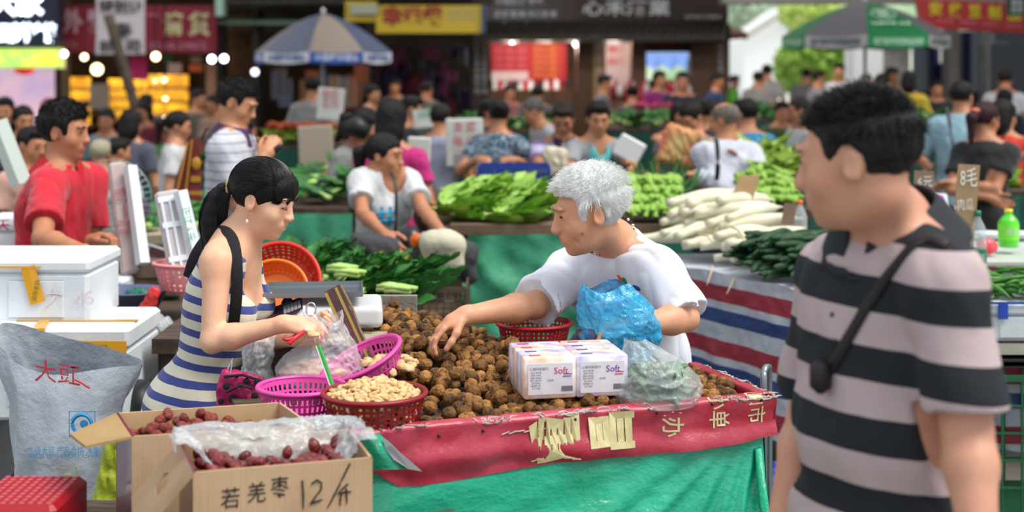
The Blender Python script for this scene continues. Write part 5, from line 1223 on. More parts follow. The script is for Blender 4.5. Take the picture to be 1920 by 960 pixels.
# ---- bags
vb = thing('vegetable_bag', 'tied clear plastic bag of green leaves beside the tissue pack', 'bag', at(1232, 770, 3.72)); cc = at(1232, 708, 3.76)
bagsheet('bag_film', cc, [(-.075, .03, .03, 0), (-.07, .10, .085, 0), (-.04, .118, .095, 0), (0, .108, .09, 0), (.04, .08, .075, -.015), (.07, .05, .05, -.04), (.10, .022, .022, -.058)], mat('bag_film_clear', '#dfeaec', .07, alpha=.30, spec=1.0, bump=(50, .5)), vb, 2, .012, 15, 130, 80)
rl = random.Random(4); lf = mat('leaf_dull_green', '#3f6a3c', .6, isl=('#86a87a', .8))
for i in range(60):
    p = cc + V(rl.uniform(-.055, .055), rl.uniform(-.04, .04), rl.uniform(-.055, .02)); R = Euler((rl.uniform(-1, 1), rl.uniform(-1, 1), rl.uniform(0, 6))).to_matrix(); MB().grid(lambda u, v: p + R @ V((u - .5) * .10, (v - .5) * .03 * math.sin(PI * (u * .9 + .05)), .01 * math.sin(u * 5) + .006 * math.cos(v * 9)), 6, 3).build('leaf', lf, vb, True)
bb_ = thing('blue_bag', 'bright blue plastic bag holding patterned cloth in front of the old man', 'bag', at(1150, 690, 3.98)); cb = at(1150, 604, 4.0); bluem = mat('blue_plastic_film', '#0a9ad4', .10, alpha=.80, spec=1.0, bump=(26, 1.0, (1, 1, .5), .02), var=('#35b8e4', 14, 1.4)); 
bagsheet('bag_film', cb + V(.005, 0, 0), [(-.14, .02, .02, .03), (-.13, .06, .06, .03), (-.09, .075, .07, .03), (-.045, .105, .08, .02), (0, .11, .085, .01), (.04, .105, .078, 0), (.075, .085, .065, -.01), (.10, .070, .05, -.02)], bluem, bb_, 4, .013, 13, 150, 100, rim=.012)
fl_ = MB().grid(lambda a, b: cb + V(-.105 + .20 * a + .02 * b, -.085 - .012 * math.sin(a * 9) + .01 * rn(V(a * 6, b * 5, 0)), -.035 - .030 * b * math.sin(a * PI * .9 + .3) - .02 * a), 40, 10).build('handle_flap', bluem, bb_, True)
ct = mat('patterned_cloth', '#23235e', .7, var=('#a9c4e4', 28, 3)); ct2 = mat('maroon_cloth', '#4a0f2c', .6, var=('#1c86b8', 16, 3))
g = Field(cb - V(.25, .16, .16), cb + V(.1, .16, .1), .005); g.ell(cb + V(0, .0, .035), (.07, .05, .035)); g.ell(cb + V(.04, -.02, -.02), (.05, .045, .04)); g.folds(.004, (30, 30, 20), seed=3); o = g.build('patterned_clothing', ct); tag(o, 'navy and white patterned cloth inside the blue bag', 'cloth')
g = Field(cb - V(.25, .16, .16), cb + V(.1, .16, .1), .005); g.cone(cb + V(-.13, -.01, -.10), cb + V(-.05, -.02, -.03), .03, .045); g.folds(.004, (30, 30, 20), seed=5); g.build('cloth_end', ct2, bb_)
# nuts bags near the woman
pb = thing('plastic_bag', 'open clear plastic bag of walnut kernels behind the magenta basket', 'bag', at(595, 715, 3.95)); cp = at(598, 680, 3.98)
bagsheet('bag_film', cp, [(-.07, .04, .03, 0), (-.06, .11, .07, 0), (-.02, .12, .08, 0), (.02, .10, .07, .01), (.06, .06, .05, .03), (.10, .045, .04, .02), (.13, .06, .04, .0)], film, pb, 7, .013, 15, 120, 70, rim=.015)
g = Field(cp - V(.2, .15, .1), cp + V(.2, .15, .1), .006); g.ell(cp + V(-.01, 0, -.03), (.10, .065, .04)); g.folds(.003, (60, 60, 50)); g.build('contents', mat('nut_meat', '#b87f58', .7, var=('#e0b890', 40, 2)), pb)
wb = thing('plastic_bag', 'bunched clear plastic bags between the woman and the walnut table', 'bag', at(480, 770, 4.05)); cw = at(480, 690, 4.1)
bagsheet('bag_film', cw, [(-.12, .03, .03, 0), (-.11, .06, .05, 0), (-.05, .055, .05, 0), (.0, .035, .035, 0), (.04, .045, .04, .01), (.10, .03, .03, .02)], film2, wb, 1, .013, 18, 90, 60)
# scale
sc = thing('electronic_scale', 'white electronic price scale with steel tray between woman and walnuts', 'scale', at(600, 612, 4.32)); sd = 4.3; Rz = rotz(6)
o0 = at(612, 600, sd); g = Field(o0 - V(.3, .2, .12), o0 + V(.3, .2, .12), .005); g.rbox(o0 + V(.03, .04, .02), (.135, .125, .033), Rz, r=.018); g.rbox(o0 + V(-.13, -.02, .005), (.085, .10, .02), Rz @ Matrix.Rotation(-.35, 3, 'Y'), r=.01, k=.03); g.plane(o0 + V(0, 0, -.025), V(0, 0, -1)); g.build('housing', mat('scale_white', '#d9dcde', .35), sc)
Mt = Matrix.Translation(at(590, 546, sd + .02)) @ Rz.to_4x4(); mb = MB()
mb.box(Mt @ V(0, 0, 0), (.285, .22, .004), Rz); [mb.box(Mt @ V(*q), s_, Rz) for q, s_ in (((0, -.11, .006), (.29, .006, .014)), ((0, .11, .006), (.29, .006, .014)), ((-.143, 0, .006), (.006, .22, .014)), ((.143, 0, .006), (.006, .22, .014)))]; mb.build('tray', mat('tray_steel', '#9aa2a8', .32, .85), sc)
for x in (-.08, .08): MB().lathe([(.02, -.03), (.012, -.015), (.018, -.003)], Mt @ V(x, -.03, 0), 12).build('tray_support', mat('black_plastic', '#141416', .5), sc, True)
Rk = Rz @ Matrix.Rotation(-.35, 3, 'Y') @ Matrix.Rotation(.25, 3, 'X'); kc_ = at(528, 584, 4.22); MB().box(kc_, (.13, .10, .006), Rk, bev=.003).build('display_panel', mat('maroon_panel', '#3a1a2c', .3), sc)
mb = MB(); [mb.box(kc_ + Rk @ V(.012 + (i % 5) * .011 - .0, -.03 + (i // 5) * .012, .004), (.009, .009, .002), Rk) for i in range(25)]; mb.build('keypad', mat('key_grey', '#9aa0b0', .5), sc)
mb = MB(); text_on(mb, '0.85', .016, kc_ + Rk @ V(-.035, .02, .0045), Rk @ V(1, 0, 0), Rk @ V(0, 1, 0)); mb.build('red_digits', mat('digit_red', '#ff2030', .5, emit=2), sc); mb = MB(); mb.box(kc_ + Rk @ V(-.045, .036, .004), (.03, .006, .001), Rk); mb.box(kc_ + Rk @ V(-.045, .0, .004), (.03, .006, .001), Rk); mb.box(kc_ + Rk @ V(.02, .036, .004), (.03, .006, .001), Rk); mb.build('teal_strip', mat('teal_strip', '#2a9088', .5), sc)
MB().tube([o0 + V(.02, -.09, -.02), o0 + V(.08, -.088, .0), o0 + V(.15, -.085, -.015)], .006, 8).build('base_trim', mat('maroon_trim', '#3a1418', .4), sc, True)
lt = mat('pale_board', '#b9ac94', .8, var=('#a09278', 8)); MB
o = MB().box(at(610, 628, 4.22) , (.40, .24, .012), Rz).build('wooden_board', lt); tag(o, 'pale plywood board under the electronic scale', 'board')
o = MB().box(V(at(610, 628, 4.22).x, 4.26, (at(610, 628, 4.22).z + .85) / 2), (.34, .2, at(610, 628, 4.22).z - .862)).build('wooden_crate', oldwood); tag(o, 'dark wooden crate carrying the plywood board and scale', 'crate')
# glossy cardboard strip leaning, green knife, pliers, ring
cs = thing('cardboard_strip', 'glossy maroon and yellow cardboard strip leaning against the scale', 'cardboard', at(690, 690, 4.0)); S0, S1 = at(622, 541, 4.05), at(688, 686, 3.98); dv = (S1 - S0).normalized(); sv = dv.cross(V(0, 1, 0)).normalized()
Q = Matrix((sv, dv.cross(sv) * -1, dv)).transposed()
MB().box((S0 + S1) / 2, (.048, .006, (S1 - S0).length), Q).build('strip', mat('maroon_gloss', '#5a1c24', .15, var=('#3a1018', 8), coat=.6), cs)
MB().box((S0 + S1) / 2 - sv * .02 + V(0, -.004, 0), (.009, .002, (S1 - S0).length * .98), Q).build('yellow_edge', mat('khaki_gloss', '#a08a28', .2, coat=.5), cs); MB().box((S0 + S1) / 2 + sv * .012 + V(0, -.004, 0), (.008, .002, (S1 - S0).length * .98), Q).build('yellow_edge', mat('khaki_gloss'), cs)
MB().tube([S0 + sv * .026, S0.lerp(S1, .3) + sv * .030, S0.lerp(S1, .6) + sv * .024, S1 + sv * .026], .0045, 5).build('torn_edge', mat('torn_board', '#8a7458', .9, bump=(120, .8)), cs)
kn = thing('green_knife', 'long green-backed blade held from her hands down to the kernel basket', 'knife', at(632, 735, 3.62)); K0, K1 = at(592, 632, 3.86), at(628, 734, 3.60); dv = (K1 - K0).normalized(); sv = dv.cross(V(0, 1, 0)).normalized(); Q = Matrix((sv, dv.cross(sv) * -1, dv)).transposed()
MB().box(K0.lerp(K1, .58), (.011, .007, (K1 - K0).length * .84), Q, bev=.003).build('handle', mat('bright_green', '#1c9a34', .3), kn); MB().box(K0.lerp(K1, .15) - sv * .002, (.010, .003, (K1 - K0).length * .3), Q).build('blade', mat('chrome'), kn); MB().box(K0.lerp(K1, .58) - sv * .006, (.003, .008, (K1 - K0).length * .84), Q).build('white_edge', mat('scale_white'), kn)
pl = thing('pliers', 'red-handled nutcracker pliers in the woman\'s hands', 'pliers', at(545, 645, 3.9)); redp = mat('red_grip', '#d0142c', .35); MB().tube(smooth_path([at(542, 645, 3.86), at(553, 634, 3.87), at(570, 622, 3.9)], 8), .0062, 8).build('grip', redp, pl, True); MB().tube(smooth_path([at(531, 634, 3.9), at(540, 637, 3.9), at(556, 628, 3.92)], 8), .005, 8).build('grip', redp, pl, True)
MB().tube([at(567, 624, 3.9), at(584, 612, 3.93)], [.006, .004], 8).build('jaw', mat('chrome'), pl, True)
o = MB().tube([at(583, 580, 4.0) + V(math.cos(a) * .0135, math.sin(a) * .003, math.sin(a) * .018) for a in [i * PI / 9 for i in range(18)]], .0026, 8, closed=True).build('metal_ring', mat('chrome'), None, True); tag(o, 'steel ring handle standing above the woman\'s fingers', 'ring')
o = kernel(3); o.v = [tuple(at(588, 628, 3.91) + V(*p) * 1.5) for p in o.v]; o = o.build('walnut_half', kern2, None, True); tag(o, 'cracked walnut half held in the woman\'s fingers', 'walnut kernel')
# ------------------------------------------------------------------ left side: foam boxes, sack, stall behind the woman
foam = mat('white_foam', '#dde3e8', .7, var=('#cdd4da', 3), bump=(180, .25)); tape = mat('yellow_tape', '#e0a010', .3, coat=.4); gtxt = mat('dark_green_print', '#3a6a30', .6); dtape = mat('ochre_tape', '#c08a18', .35, coat=.3)
def foambox(label, x0, x1, y, dep, z0, z1, lid=.045, ang=0, group=None):
    t = thing('foam_box', label, 'box', ((x0 + x1) / 2, y + dep / 2, z0), group); c = V((x0 + x1) / 2, y + dep / 2, 0)
    MB().box(c + V(0, 0, (z0 + z1 - lid) / 2), (x1 - x0, dep, z1 - lid - z0), bev=.012).build('body', foam, t)
    MB().box(c + V(0, 0, z1 - lid / 2 + .001), (x1 - x0 + .012, dep + .012, lid), bev=.012).build('lid', foam, t)
    for k in (-.25, .22):
        w = (x1 - x0) * .3; MB().box(c + V(k * (x1 - x0), -dep / 2 - .001, (z0 + z1) / 2 - .02), (w, .006, (z1 - z0) * .55), bev=.02).build('recess_panel', foam, t)
    return t
d0 = 4.75; s0 = F / d0
zA1 = at(0, 487, d0).z; zA0 = at(0, 613, d0).z; xA1 = at(165, 0, d0).x
fa = foambox('white foam box with yellow tape strip hanging down its front, topmost of the stack', xA1 - .62, xA1, d0, .38, zA0, zA1)
MB().tube([at(52, 500, d0 - .012), at(60, 530, d0 - .012), at(71, 568, d0 - .012)], [.024, .024, .026], 4, flat=.06, up=V(0, 1, 0)).build('tape', tape, fa)
mb = MB(); text_on(mb, '轻拿轻放', .018, at(66, 545, d0 - .02), V(-.18, 0, -1), V(1, 0, -.2)); mb.build('print', gtxt, fa)
mb = MB(); mb.box(at(20, 501, d0 - .012), (.2, .004, .006)); mb.build('tape', tape, fa); mb = MB(); text_on(mb, '大 46', .075, at(130, 560, d0 - .008), wobble=.01); mb.build('faint_writing', mat('faint_pink', '#e2d2d8', .8), fa)
xB1 = at(238, 0, 4.62).x; zB1 = at(0, 616, 4.62).z
fbx = foambox('white foam box banded with yellow tape, directly under the top foam box', xB1 - .9, xB1, 4.62, .42, zB1 - .30, zB1, .07)
MB().box(V(xB1 - .45, 4.605, at(0, 652, 4.6).z), (.904, .006, .042)).build('tape', tape, fbx); mb = MB(); [text_on(mb, '轻拿轻放 易碎', .02, V(xB1 - .12 - i * .24, 4.598, at(0, 652, 4.6).z)) for i in range(3)]; mb.build('print', gtxt, fbx)
MB().tube([V(xB1 - .27, 4.60, zB1 - .045), V(xB1 - .28, 4.60, zB1 + .003), V(xB1 - .31, 4.75, zB1 + .004)], .02, 4, flat=.1).build('tape', tape, fbx); MB().box(V(xB1 - .2, 4.75, zB1 + .003), (.4, .03, .003)).build('tape', dtape, fbx)
for i, (l_, dx) in enumerate((('white foam box with ochre tape, third of the stack behind the sack', .1), ('white foam box at the floor behind the grey sack', .06))):
    z1 = zB1 - .31 - i * .27; t = foambox(l_, xB1 - 1.0 - dx, xB1 - .38 - dx, 4.66, .4, max(z1 - .26, 0), z1); MB().box(V(xB1 - .7 - dx, 4.645, z1 - .035), (.62, .006, .03)).build('tape', dtape, t)
fc = foambox('white foam box with red scribble behind the man in red', at(-60, 0, 6.0).x, at(44, 0, 6.0).x, 6.0, .4, at(0, 485, 6).z, at(0, 416, 6).z); mb = MB(); text_on(mb, '天', .06, at(6, 424, 5.99), wobble=.01); mb.build('scribble', mat('red_marker', '#c03040', .6), fc)
o = MB().box((at(0, 0, 6).x, 6.25, at(0, 487, 6).z / 2), (.6, .5, at(0, 487, 6).z)).build('wooden_crate', oldwood); tag(o, 'brown crate under the scribbled foam box', 'crate')
o = MB().tube([at(-6, 228, 6.6), at(40, 345, 6.6)], .05, 4, flat=.5, up=V(0, 1, 0)).build('styrofoam_board', mat('foam_greenish', '#c9d4cc', .7)); tag(o, 'greenish white foam lid leaning at the left edge of the market', 'slab')
# sack
sk = thing('woven_sack', 'tall grey-white woven sack with blue print in front of the foam boxes', 'sack', (at(130, 0, 4.25).x, 4.25, 0)); sackm = mat('woven_polypropylene', '#b3bac4', .4, var=('#99a2ae', 4), bump=(16, 1.0), spec=.6)
X0 = at(130, 0, 4.25).x
prof = [(.0, .13), (.06, .16), (.25, .168), (.45, .165), (.62, .16), (.75, .165), (.84, .19), (.9, .2)]
def sack(a, b):
    th = a * 2 * PI; z = b * .92; w = np.interp(z, [p[0] for p in prof], [p[1] for p in prof]); dpt = .12 * (1 - .55 * max(0, (b - .7) / .3)); top = .03 * math.sin(th * 2 + 2) * b ** 4 + .05 * math.cos(th - 2.1) * b ** 5 - .05 * max(0, math.cos(th)) ** 3 * b ** 6; w += .035 * max(0, math.cos(th)) ** 4 * max(0, b - .8) * 5
    r = 1 + .05 * noise.noise(V(th * 2, z * 6, 0)) + .035 * math.sin(th * 9 + 4 * math.sin(z * 6)) * (1 - abs(b - .6)) + .05 * (1 - abs(noise.noise(V(math.cos(th) * 3, math.sin(th) * 3 + z * 7, 5))) * 3) * .5
    return V(X0 + math.cos(th) * w * r + .02 * math.sin(z * 5), 4.25 + math.sin(th) * dpt * r, z + top)
MB().grid(sack, 96, 60).build('cloth', sackm, sk, True)
def onsack(px, py): return at(px, py, 4.105)
mb = MB(); text_on(mb, '大豇', .07, onsack(108, 703), V(1, 0, -.15), V(0, 0, 1), wobble=.008); mb.tube([onsack(140, 712), onsack(152, 718), onsack(168, 728)], .003, 5); mb.build('red_writing', mat('red_marker'), sk)
sb = mat('sack_blue', '#2f8fc8', .5); mb = MB(); cx = onsack(154, 795); mb.tube([cx + V(.028 * math.cos(a), -.001, .028 * math.sin(a)) for a in [i * PI / 10 for i in range(18)]], .006, 5)
for p, s_ in (((0, 0, .036), (.076, .002, .002)), ((0, 0, -.036), (.076, .002, .002)), ((.037, 0, 0), (.002, .002, .074)), ((-.037, 0, 0), (.002, .002, .074))): mb.box(cx + V(*p), s_)
mb.ball(cx + V(.005, 0, .0), (.012, .002, .012), 10, 6)
text_on(mb, '二级大豆 产品合格 净重 50公斤', .028, onsack(140, 847), V(1, 0, .0), fit=.27); text_on(mb, 'ER JI DA DOU CHAN PIN', .012, onsack(140, 856), V(1, 0, .0), fit=.26); text_on(mb, '址:黑龙江省绥化农业', .034, onsack(144, 948), V(1, 0, .0), fit=.2); mb.build('blue_print', sb, sk)
mb = MB(); c2 = onsack(127, 897)
for p, s_ in (((0, 0, .03), (.05, .002, .002)), ((0, 0, -.035), (.05, .002, .002)), ((.025, 0, 0), (.002, .002, .066)), ((-.025, 0, 0), (.002, .002, .066)), ((0, 0, -.018), (.05, .002, .002))): mb.box(c2 + V(*p), s_)
mb.ball(c2 + V(0, 0, .008), (.012, .002, .007), 10, 6); mb.tube([c2 + V(0, 0, .01), c2 + V(0, 0, -.01)], .0012, 5); mb.build('umbrella_mark', mat('sack_ochre', '#a89a60', .6), sk)
# red trays, green bag, black bag
rt_ = mat('red_tray_plastic', '#a01420', .3)
for i in range(4):
    z = at(0, 932, 3.05).z - i * .2 - .03; t = thing('red_tray', ['red perforated plastic tray at the bottom left corner', 'second red tray below the bottom left one', 'third red tray of the corner stack', 'lowest red tray of the corner stack'][i], 'tray', (at(20, 0, 3.05).x, 3.2, max(z - .17, 0)))
    MB().box((at(8, 0, 3.05).x, 3.2, z - .06), (.2, .24, .12), bev=.012).build('body', rt_, t); mb = MB(); [mb.box((at(8, 0, 3.05).x - .08 + (k % 9) * .02, 3.1 + (k // 9) * .022, z + .001), (.010, .014, .004)) for k in range(90)]; mb.build('grid_top', mat('red_tray_pink', '#c0505a', .4), t)
gbm = mat('yellow_green_bag', '#a5b42c', .4, var=('#8a9a24', 6), bump=(18, .9)); c = at(205, 900, 3.75); g = Field(c - V(.12, .12, .5), c + V(.12, .12, .2), .007); g.cone(c + V(.02, 0, .11), c + V(-.0, 0, -.1), .03, .05); g.cone(c + V(0, 0, -.1), c + V(-.01, 0, -.42), .05, .09); g.folds(.006, (28, 28, 12)); o = g.build('yellow_green_bag', gbm); tag(o, 'crumpled yellow-green bag between the sack and the cardboard boxes', 'bag')
c = at(268, 745, 4.75); g = Field(c - V(.16, .14, .6), c + V(.16, .14, .1), .009); g.ell(c + V(0, 0, -.05), (.13, .1, .11)); g.cone(c + V(0, 0, -.1), c + V(0, 0, -.45), .11, .1); g.folds(.004); o = g.build('black_bag', mat('black_plastic_bag', '#17181a', .35)); tag(o, 'black plastic bag on the ground behind the grey sack', 'bag')
# left vegetable stall (behind the woman): wooden tables
def table(label, x0, x1, y0, y1, z, m=oldwood, skirt=None, legs=True, zb=0, cat='table', name='wooden_table', th=.05, loc=None):
    t = thing(name, label, cat, ((x0 + x1) / 2, (y0 + y1) / 2, 0)); c = V((x0 + x1) / 2, (y0 + y1) / 2, z - th / 2)
    MB().box(c, (x1 - x0, y1 - y0, th)).build('tabletop', m, t)
    if legs:
        for x in (x0 + .05, x1 - .05):
            for y in (y0 + .05, y1 - .05): MB().box((x, y, (z - th) / 2), (.05, .05, z - th)).build('leg', m, t)
    if skirt:
        sd_ = x0 * 3
        MB().grid(lambda a, b: V(x0 - .02 + (x1 - x0 + .04) * a, y0 - .02 - .03 * b - .02 * math.sin(a * (x1 - x0) * 22 + 2 * math.sin(b * 3 + sd_)) * b - .02 * noise.noise(V(a * 6 + sd_, b * 4, 0)), z - .03 - b * (z - .03 - zb)), 60, 20).build('skirt', skirt, t, True)
    return t
greencloth = mat('green_tarp_faded', '#2f8a66', .5, var=('#4fa886', 2, 1.5), bump=(9, 1.0)); darkcloth = mat('dark_green_cloth', '#0e4a3e', .7, var=('#16604e', 3))
table('dark wooden table with pink basket and plastic bags left of the woman', at(165, 0, 5.3).x, at(335, 0, 5.3).x, 5.25, 6.1, .80)
table('long low vegetable table behind the woman and the scale', at(338, 0, 5.3).x + .02, at(780, 0, 5.3).x, 4.80, 6.0, .84)
bk = basket('basket', 'pink square-holed basket on the dark table left of the woman', V(at(305, 0, 5.0).x, 5.45, .905), .085, .115, .105, '#ef9a9c', 30, 5, sx=1.2, ribw=.55, ringw=.5)
bs = thing('basin', 'grey-blue plastic basin beside the pink basket', 'basin', V(at(240, 0, 5.5).x, 5.5, .80)); MB().lathe([(0, 0), (.10, 0), (.15, .09), (.165, .095), (.16, .1), (.145, .095), (.095, .008), (0, .008)], bs.location, 32, 1.0, .8).build('bowl', mat('basin_blue', '#5f6a90', .4), bs, True)
o = MB().tube([at(193, 587, 5.35), at(218, 584, 5.35)], .018, 8, flat=.6).build('orange_handle', mat('orange_plastic', '#f0a020', .4), None, True); tag(o, 'orange plastic handle lying by the grey-blue basin', 'handle tool')
c = at(285, 620, 5.2); g = Field(c - V(.14, .12, .12), c + V(.14, .12, .14), .006); g.ell(c + V(.0, 0, -.01), (.085, .07, .07)); g.folds(.006, (30, 28, 20), seed=4); o = g.build('plastic_bag', film2); tag(o, 'clear plastic bag bulging below the pink basket', 'bag')
g = Field(c - V(.14, .12, .12), c + V(.14, .12, .2), .006); g.ell(c + V(-.05, .08, -.0), (.04, .04, .07)); g.cone(c + V(-.05, .08, .05), c + V(-.01, .08, .13), .03, .02); g.folds(.004, (30, 28, 20), seed=4); o = g.build('red_bag', mat('red_film', '#d83a34', .3, alpha=.9)); tag(o, 'small red plastic bag behind the clear bag', 'bag')
o = MB().box(at(205, 540, 5.75), (.17, .2, .09), bev=.01).build('foam_tray', foam); tag(o, 'small white foam block on the table below the man\'s hand', 'tray')
g = Field(at(255, 550, 5.6) - V(.1, .1, .08), at(255, 550, 5.6) + V(.1, .1, .08), .006); g.ell(at(258, 550, 5.6), (.045, .04, .02)); g.folds(.005, (40, 30, 26)); o = g.build('green_bag', mat('green_film', '#118060', .4)); tag(o, 'small crumpled green bag behind the pink basket', 'bag')
for i, (x, y, w, h_, l_) in enumerate(((285, 515, .10, .09, 'brown wooden crate end behind the pink basket'), (300, 500, .12, .05, 'dark wooden box lid under the tilted label scale'), (325, 520, .05, .09, 'short brown wooden block by the ribbed foam lid'))): o = MB().box(at(x, y, 5.9), (w * 1.6, .16, h_ * 1.3), rotz(14)).build('wooden_box', mat('greyish_wood', '#6d5c4e', .85, var=('#54463a', 8))); tag(o, l_, 'box')
lsc = thing('electronic_scale', 'small grey scale panel tilted on the brown wooden boxes', 'scale', at(297, 490, 5.95)); MB().box(at(297, 476, 5.95), (.12, .03, .06), Matrix.Rotation(.3, 3, 'Y'), bev=.006).build('panel', mat('grey_plastic', '#8a8a90', .4), lsc); mb = MB(); mb.box(at(299, 475, 5.93), (.085, .003, .03), Matrix.Rotation(.3, 3, 'Y')); mb.build('display', mat('dim_red_display', '#5a3a3a', .3), lsc)
def leaning(label, p0, p1, w, th, m, ribs=0, writ=None):
    t = thing('styrofoam_board', label, 'slab', p1); dv = (p0 - p1).normalized(); sv = V(1, .35, 0).normalized(); sv = (sv - dv * sv.dot(dv)).normalized(); Q = Matrix((sv, dv.cross(sv), dv)).transposed(); L_ = (p0 - p1).length; c = (p0 + p1) / 2
    MB().box(c, (w, th, L_), Q, bev=.012).build('slab', m, t)
    if ribs:
        for k in (-.3, 0, .3): MB().box(c + Q @ V(k * w, -th / 2 - .002, 0), (w * .10, .008, L_ * .86), Q).build('rib', foam, t)
        for k in (-.25, .12, .4): MB().box(c + Q @ V(0, -th / 2 - .002, k * L_), (w * .85, .009, .022), Q).build('rib', foam, t)
    if writ: mb = MB(); text_on(mb, writ[0], writ[1], c + Q @ V(writ[2], -th / 2 - .012 if not ribs else -.0, .02), Q @ V(0, 0, -1), Q @ V(1, 0, 0), wobble=.006); mb.build('writing', mat('w_' + writ[3].strip('#'), writ[3], .6), t)
    return t
pinkish = mat('dusty_foam', '#b9a8a6', .8, var=('#a08e8c', 5)); a_ = leaning('dusty foam lid with red scrawl standing behind the lettuce man', at(218, 306, 5.95), at(245, 515, 5.8), .075, .05, pinkish, 0, ('价一斤', .07, 0, '#b04a60'))
MB().tube([at(244, 312, 5.9), at(268, 495, 5.76)], .03, 4, up=V(0, 1, 0)).build('white_edge', foam, a_)
b_ = leaning('ribbed foam lid with green scribble leaning behind the woman', at(313, 358, 5.5), at(345, 530, 5.4), .10, .035, mat('dusty_foam2', '#b8b0b4', .8), 1)
MB().tube([at(338, 358, 5.46), at(372, 500, 5.42)], .028, 4, up=V(0, 1, 0)).build('white_edge', foam, b_); mb = MB(); text_on(mb, '正江 6元', .035, at(352, 420, 5.39), V(.2, 0, -1), V(1, 0, .2), wobble=.006); mb.build('green_scribble', mat('green_marker', '#48b878', .6), b_)
# fan
fn = thing('pedestal_fan', 'white pedestal fan with wire guard behind the man in red', 'fan', V(at(205, 0, 7).x, 7.0, 0)); fcx = at(212, 372, 7.0); fm = mat('fan_white', '#c9cfcf', .4)
wire = mat('fan_wire', '#9aa4a4', .4, .4)
mb = MB()
for k in range(36):
    a = k * PI / 18; mb.tube([fcx + V(.03 * math.cos(a), -.07, .03 * math.sin(a)), fcx + V(.13 * math.cos(a), -.06, .13 * math.sin(a)), fcx + V(.19 * math.cos(a), 0, .19 * math.sin(a))], .0016, 4)
for r, y in ((.19, 0), (.13, -.06), (.07, -.068)): mb.tube([fcx + V(r * math.cos(a), y, r * math.sin(a)) for a in [i * PI / 16 for i in range(32)]], .003, 5, closed=True)
mb.build('guard', wire, fn)
for k in range(3):
    a = k * 2.094 + .5; MB().grid(lambda u, v: fcx + V(math.cos(a + (v - .5) * .9 * (1)) * (.03 + .13 * u), -.02 + .03 * (v - .5), math.sin(a + (v - .5) * .9) * (.03 + .13 * u)), 6, 6).build('blade', fm, fn, True)
MB().tube([fcx + V(0, -.02, 0), fcx + V(0, .12, 0)], [.045, .055], 20).build('motor', fm, fn, True); MB().tube([fcx + V(0, .06, -.03), V(fcx.x, 7.06, .05)], [.022, .018], 10).build('pole', fm, fn); MB().lathe([(0, .05), (.05, .045), (.19, .02), (.2, 0), (0, 0)], V(fcx.x, 7.06, 0), 28).build('base', fm, fn, True)
# tilted colanders behind the scale
Mc = Matrix.Rotation(math.radians(62), 3, 'X'); basket('basket', 'bright red colander standing on edge behind the woman', at(520, 548, 4.95) + V(0, .06, 0), .10, .145, .07, '#d8281c', 40, 4, M=Mc, rim=.008, ribw=.5, ringw=.5)
basket('basket', 'orange colander tilted in front of the bright red one', at(515, 562, 4.85) + V(0, .02, 0), .085, .115, .06, '#f07818', 40, 4, M=Mc, rim=.006, ribw=.5, ringw=.5)
o = MB().box((at(520, 0, 4.9).x, 4.95, .9), (.34, .18, .06)).build('wooden_board', oldwood); tag(o, 'dark board the two tilted colanders stand on', 'board')
# ---- vegetables
rv = random.Random(21)
def leafmesh(nm, L_, W, m, curl=.35, wav=.10, stem=.0, fold=.25):
    def f(u, v):
        x = (v - .5) * 2; w = W * math.sin(PI * min(1, u * .92 + .06)) ** .6 * (.25 + .75 * min(1, max(0, (u - stem) * 3))); y = u * L_
        return V(x * w, y + .0, abs(x) * w * fold + curl * L_ * u * u + wav * W * math.sin(u * 23 + x * 5) * abs(x))
    return MB().grid(f, 10, 6).mesh(nm, m, True)
def veg(name, label, group, leafdefs, stems=None):
    t = thing(name, label, 'vegetable', (0, -50, 0), group, local=True)
    for me, R, off in leafdefs:
        o = link('leaf', me, t); o.location = off; o.rotation_euler = R
    if stems:
        for me, R, off in stems: o = link('stem', me, t); o.location = off; o.rotation_euler = R
    return t
LET = mat('lettuce_green', '#93c03e', .5, isl=('#a9cc5e', .8), var=('#4f8a28', 9, 1.2)); LETL = mat('lettuce_pale', '#b4cf7a', .5, var=('#8fb850', 14))
DG = mat('dark_leaf', '#2c6a2a', .5, rnd=('#3f8a34', 1), var=('#1c4a1e', 12, 1.2), bump=(60, .8)); PS = mat('pale_stem', '#b8d680', .4, var=('#8fb850', 12)); YG = mat('yellow_green_leaf', '#9ab840', .6, rnd=('#7f9a2c', 1), var=('#6d8a2a', 14))
def lettuce_kind(lm, sm, L_=.26, W=.05, n=7, nm='lettuce', label='', group='', spread=.35, curl=.25):
    me = leafmesh('leaf', L_, W, lm, curl, .14); me2 = leafmesh('leaf', L_ * .8, W * .8, lm, curl * .7, .14); stm = MB().tube([(0, -.01, 0), (0, L_ * .25, .006), (0, L_ * .55, .01)], [.02, .016, .004], 8, flat=.7).mesh('stem', sm, True)
    ld = [(me if i % 2 else me2, (rv.uniform(-.1, .1), rv.uniform(-.9, .9), (i - n / 2) * spread * .5 + rv.uniform(-.1, .1)), (0, 0, .004 * i)) for i in range(n)]
    return veg(nm, label, group, ld, [(stm, (0, 0, 0), (0, 0, .01)), (stm, (0, 0, .2), (.01, 0, .02))])
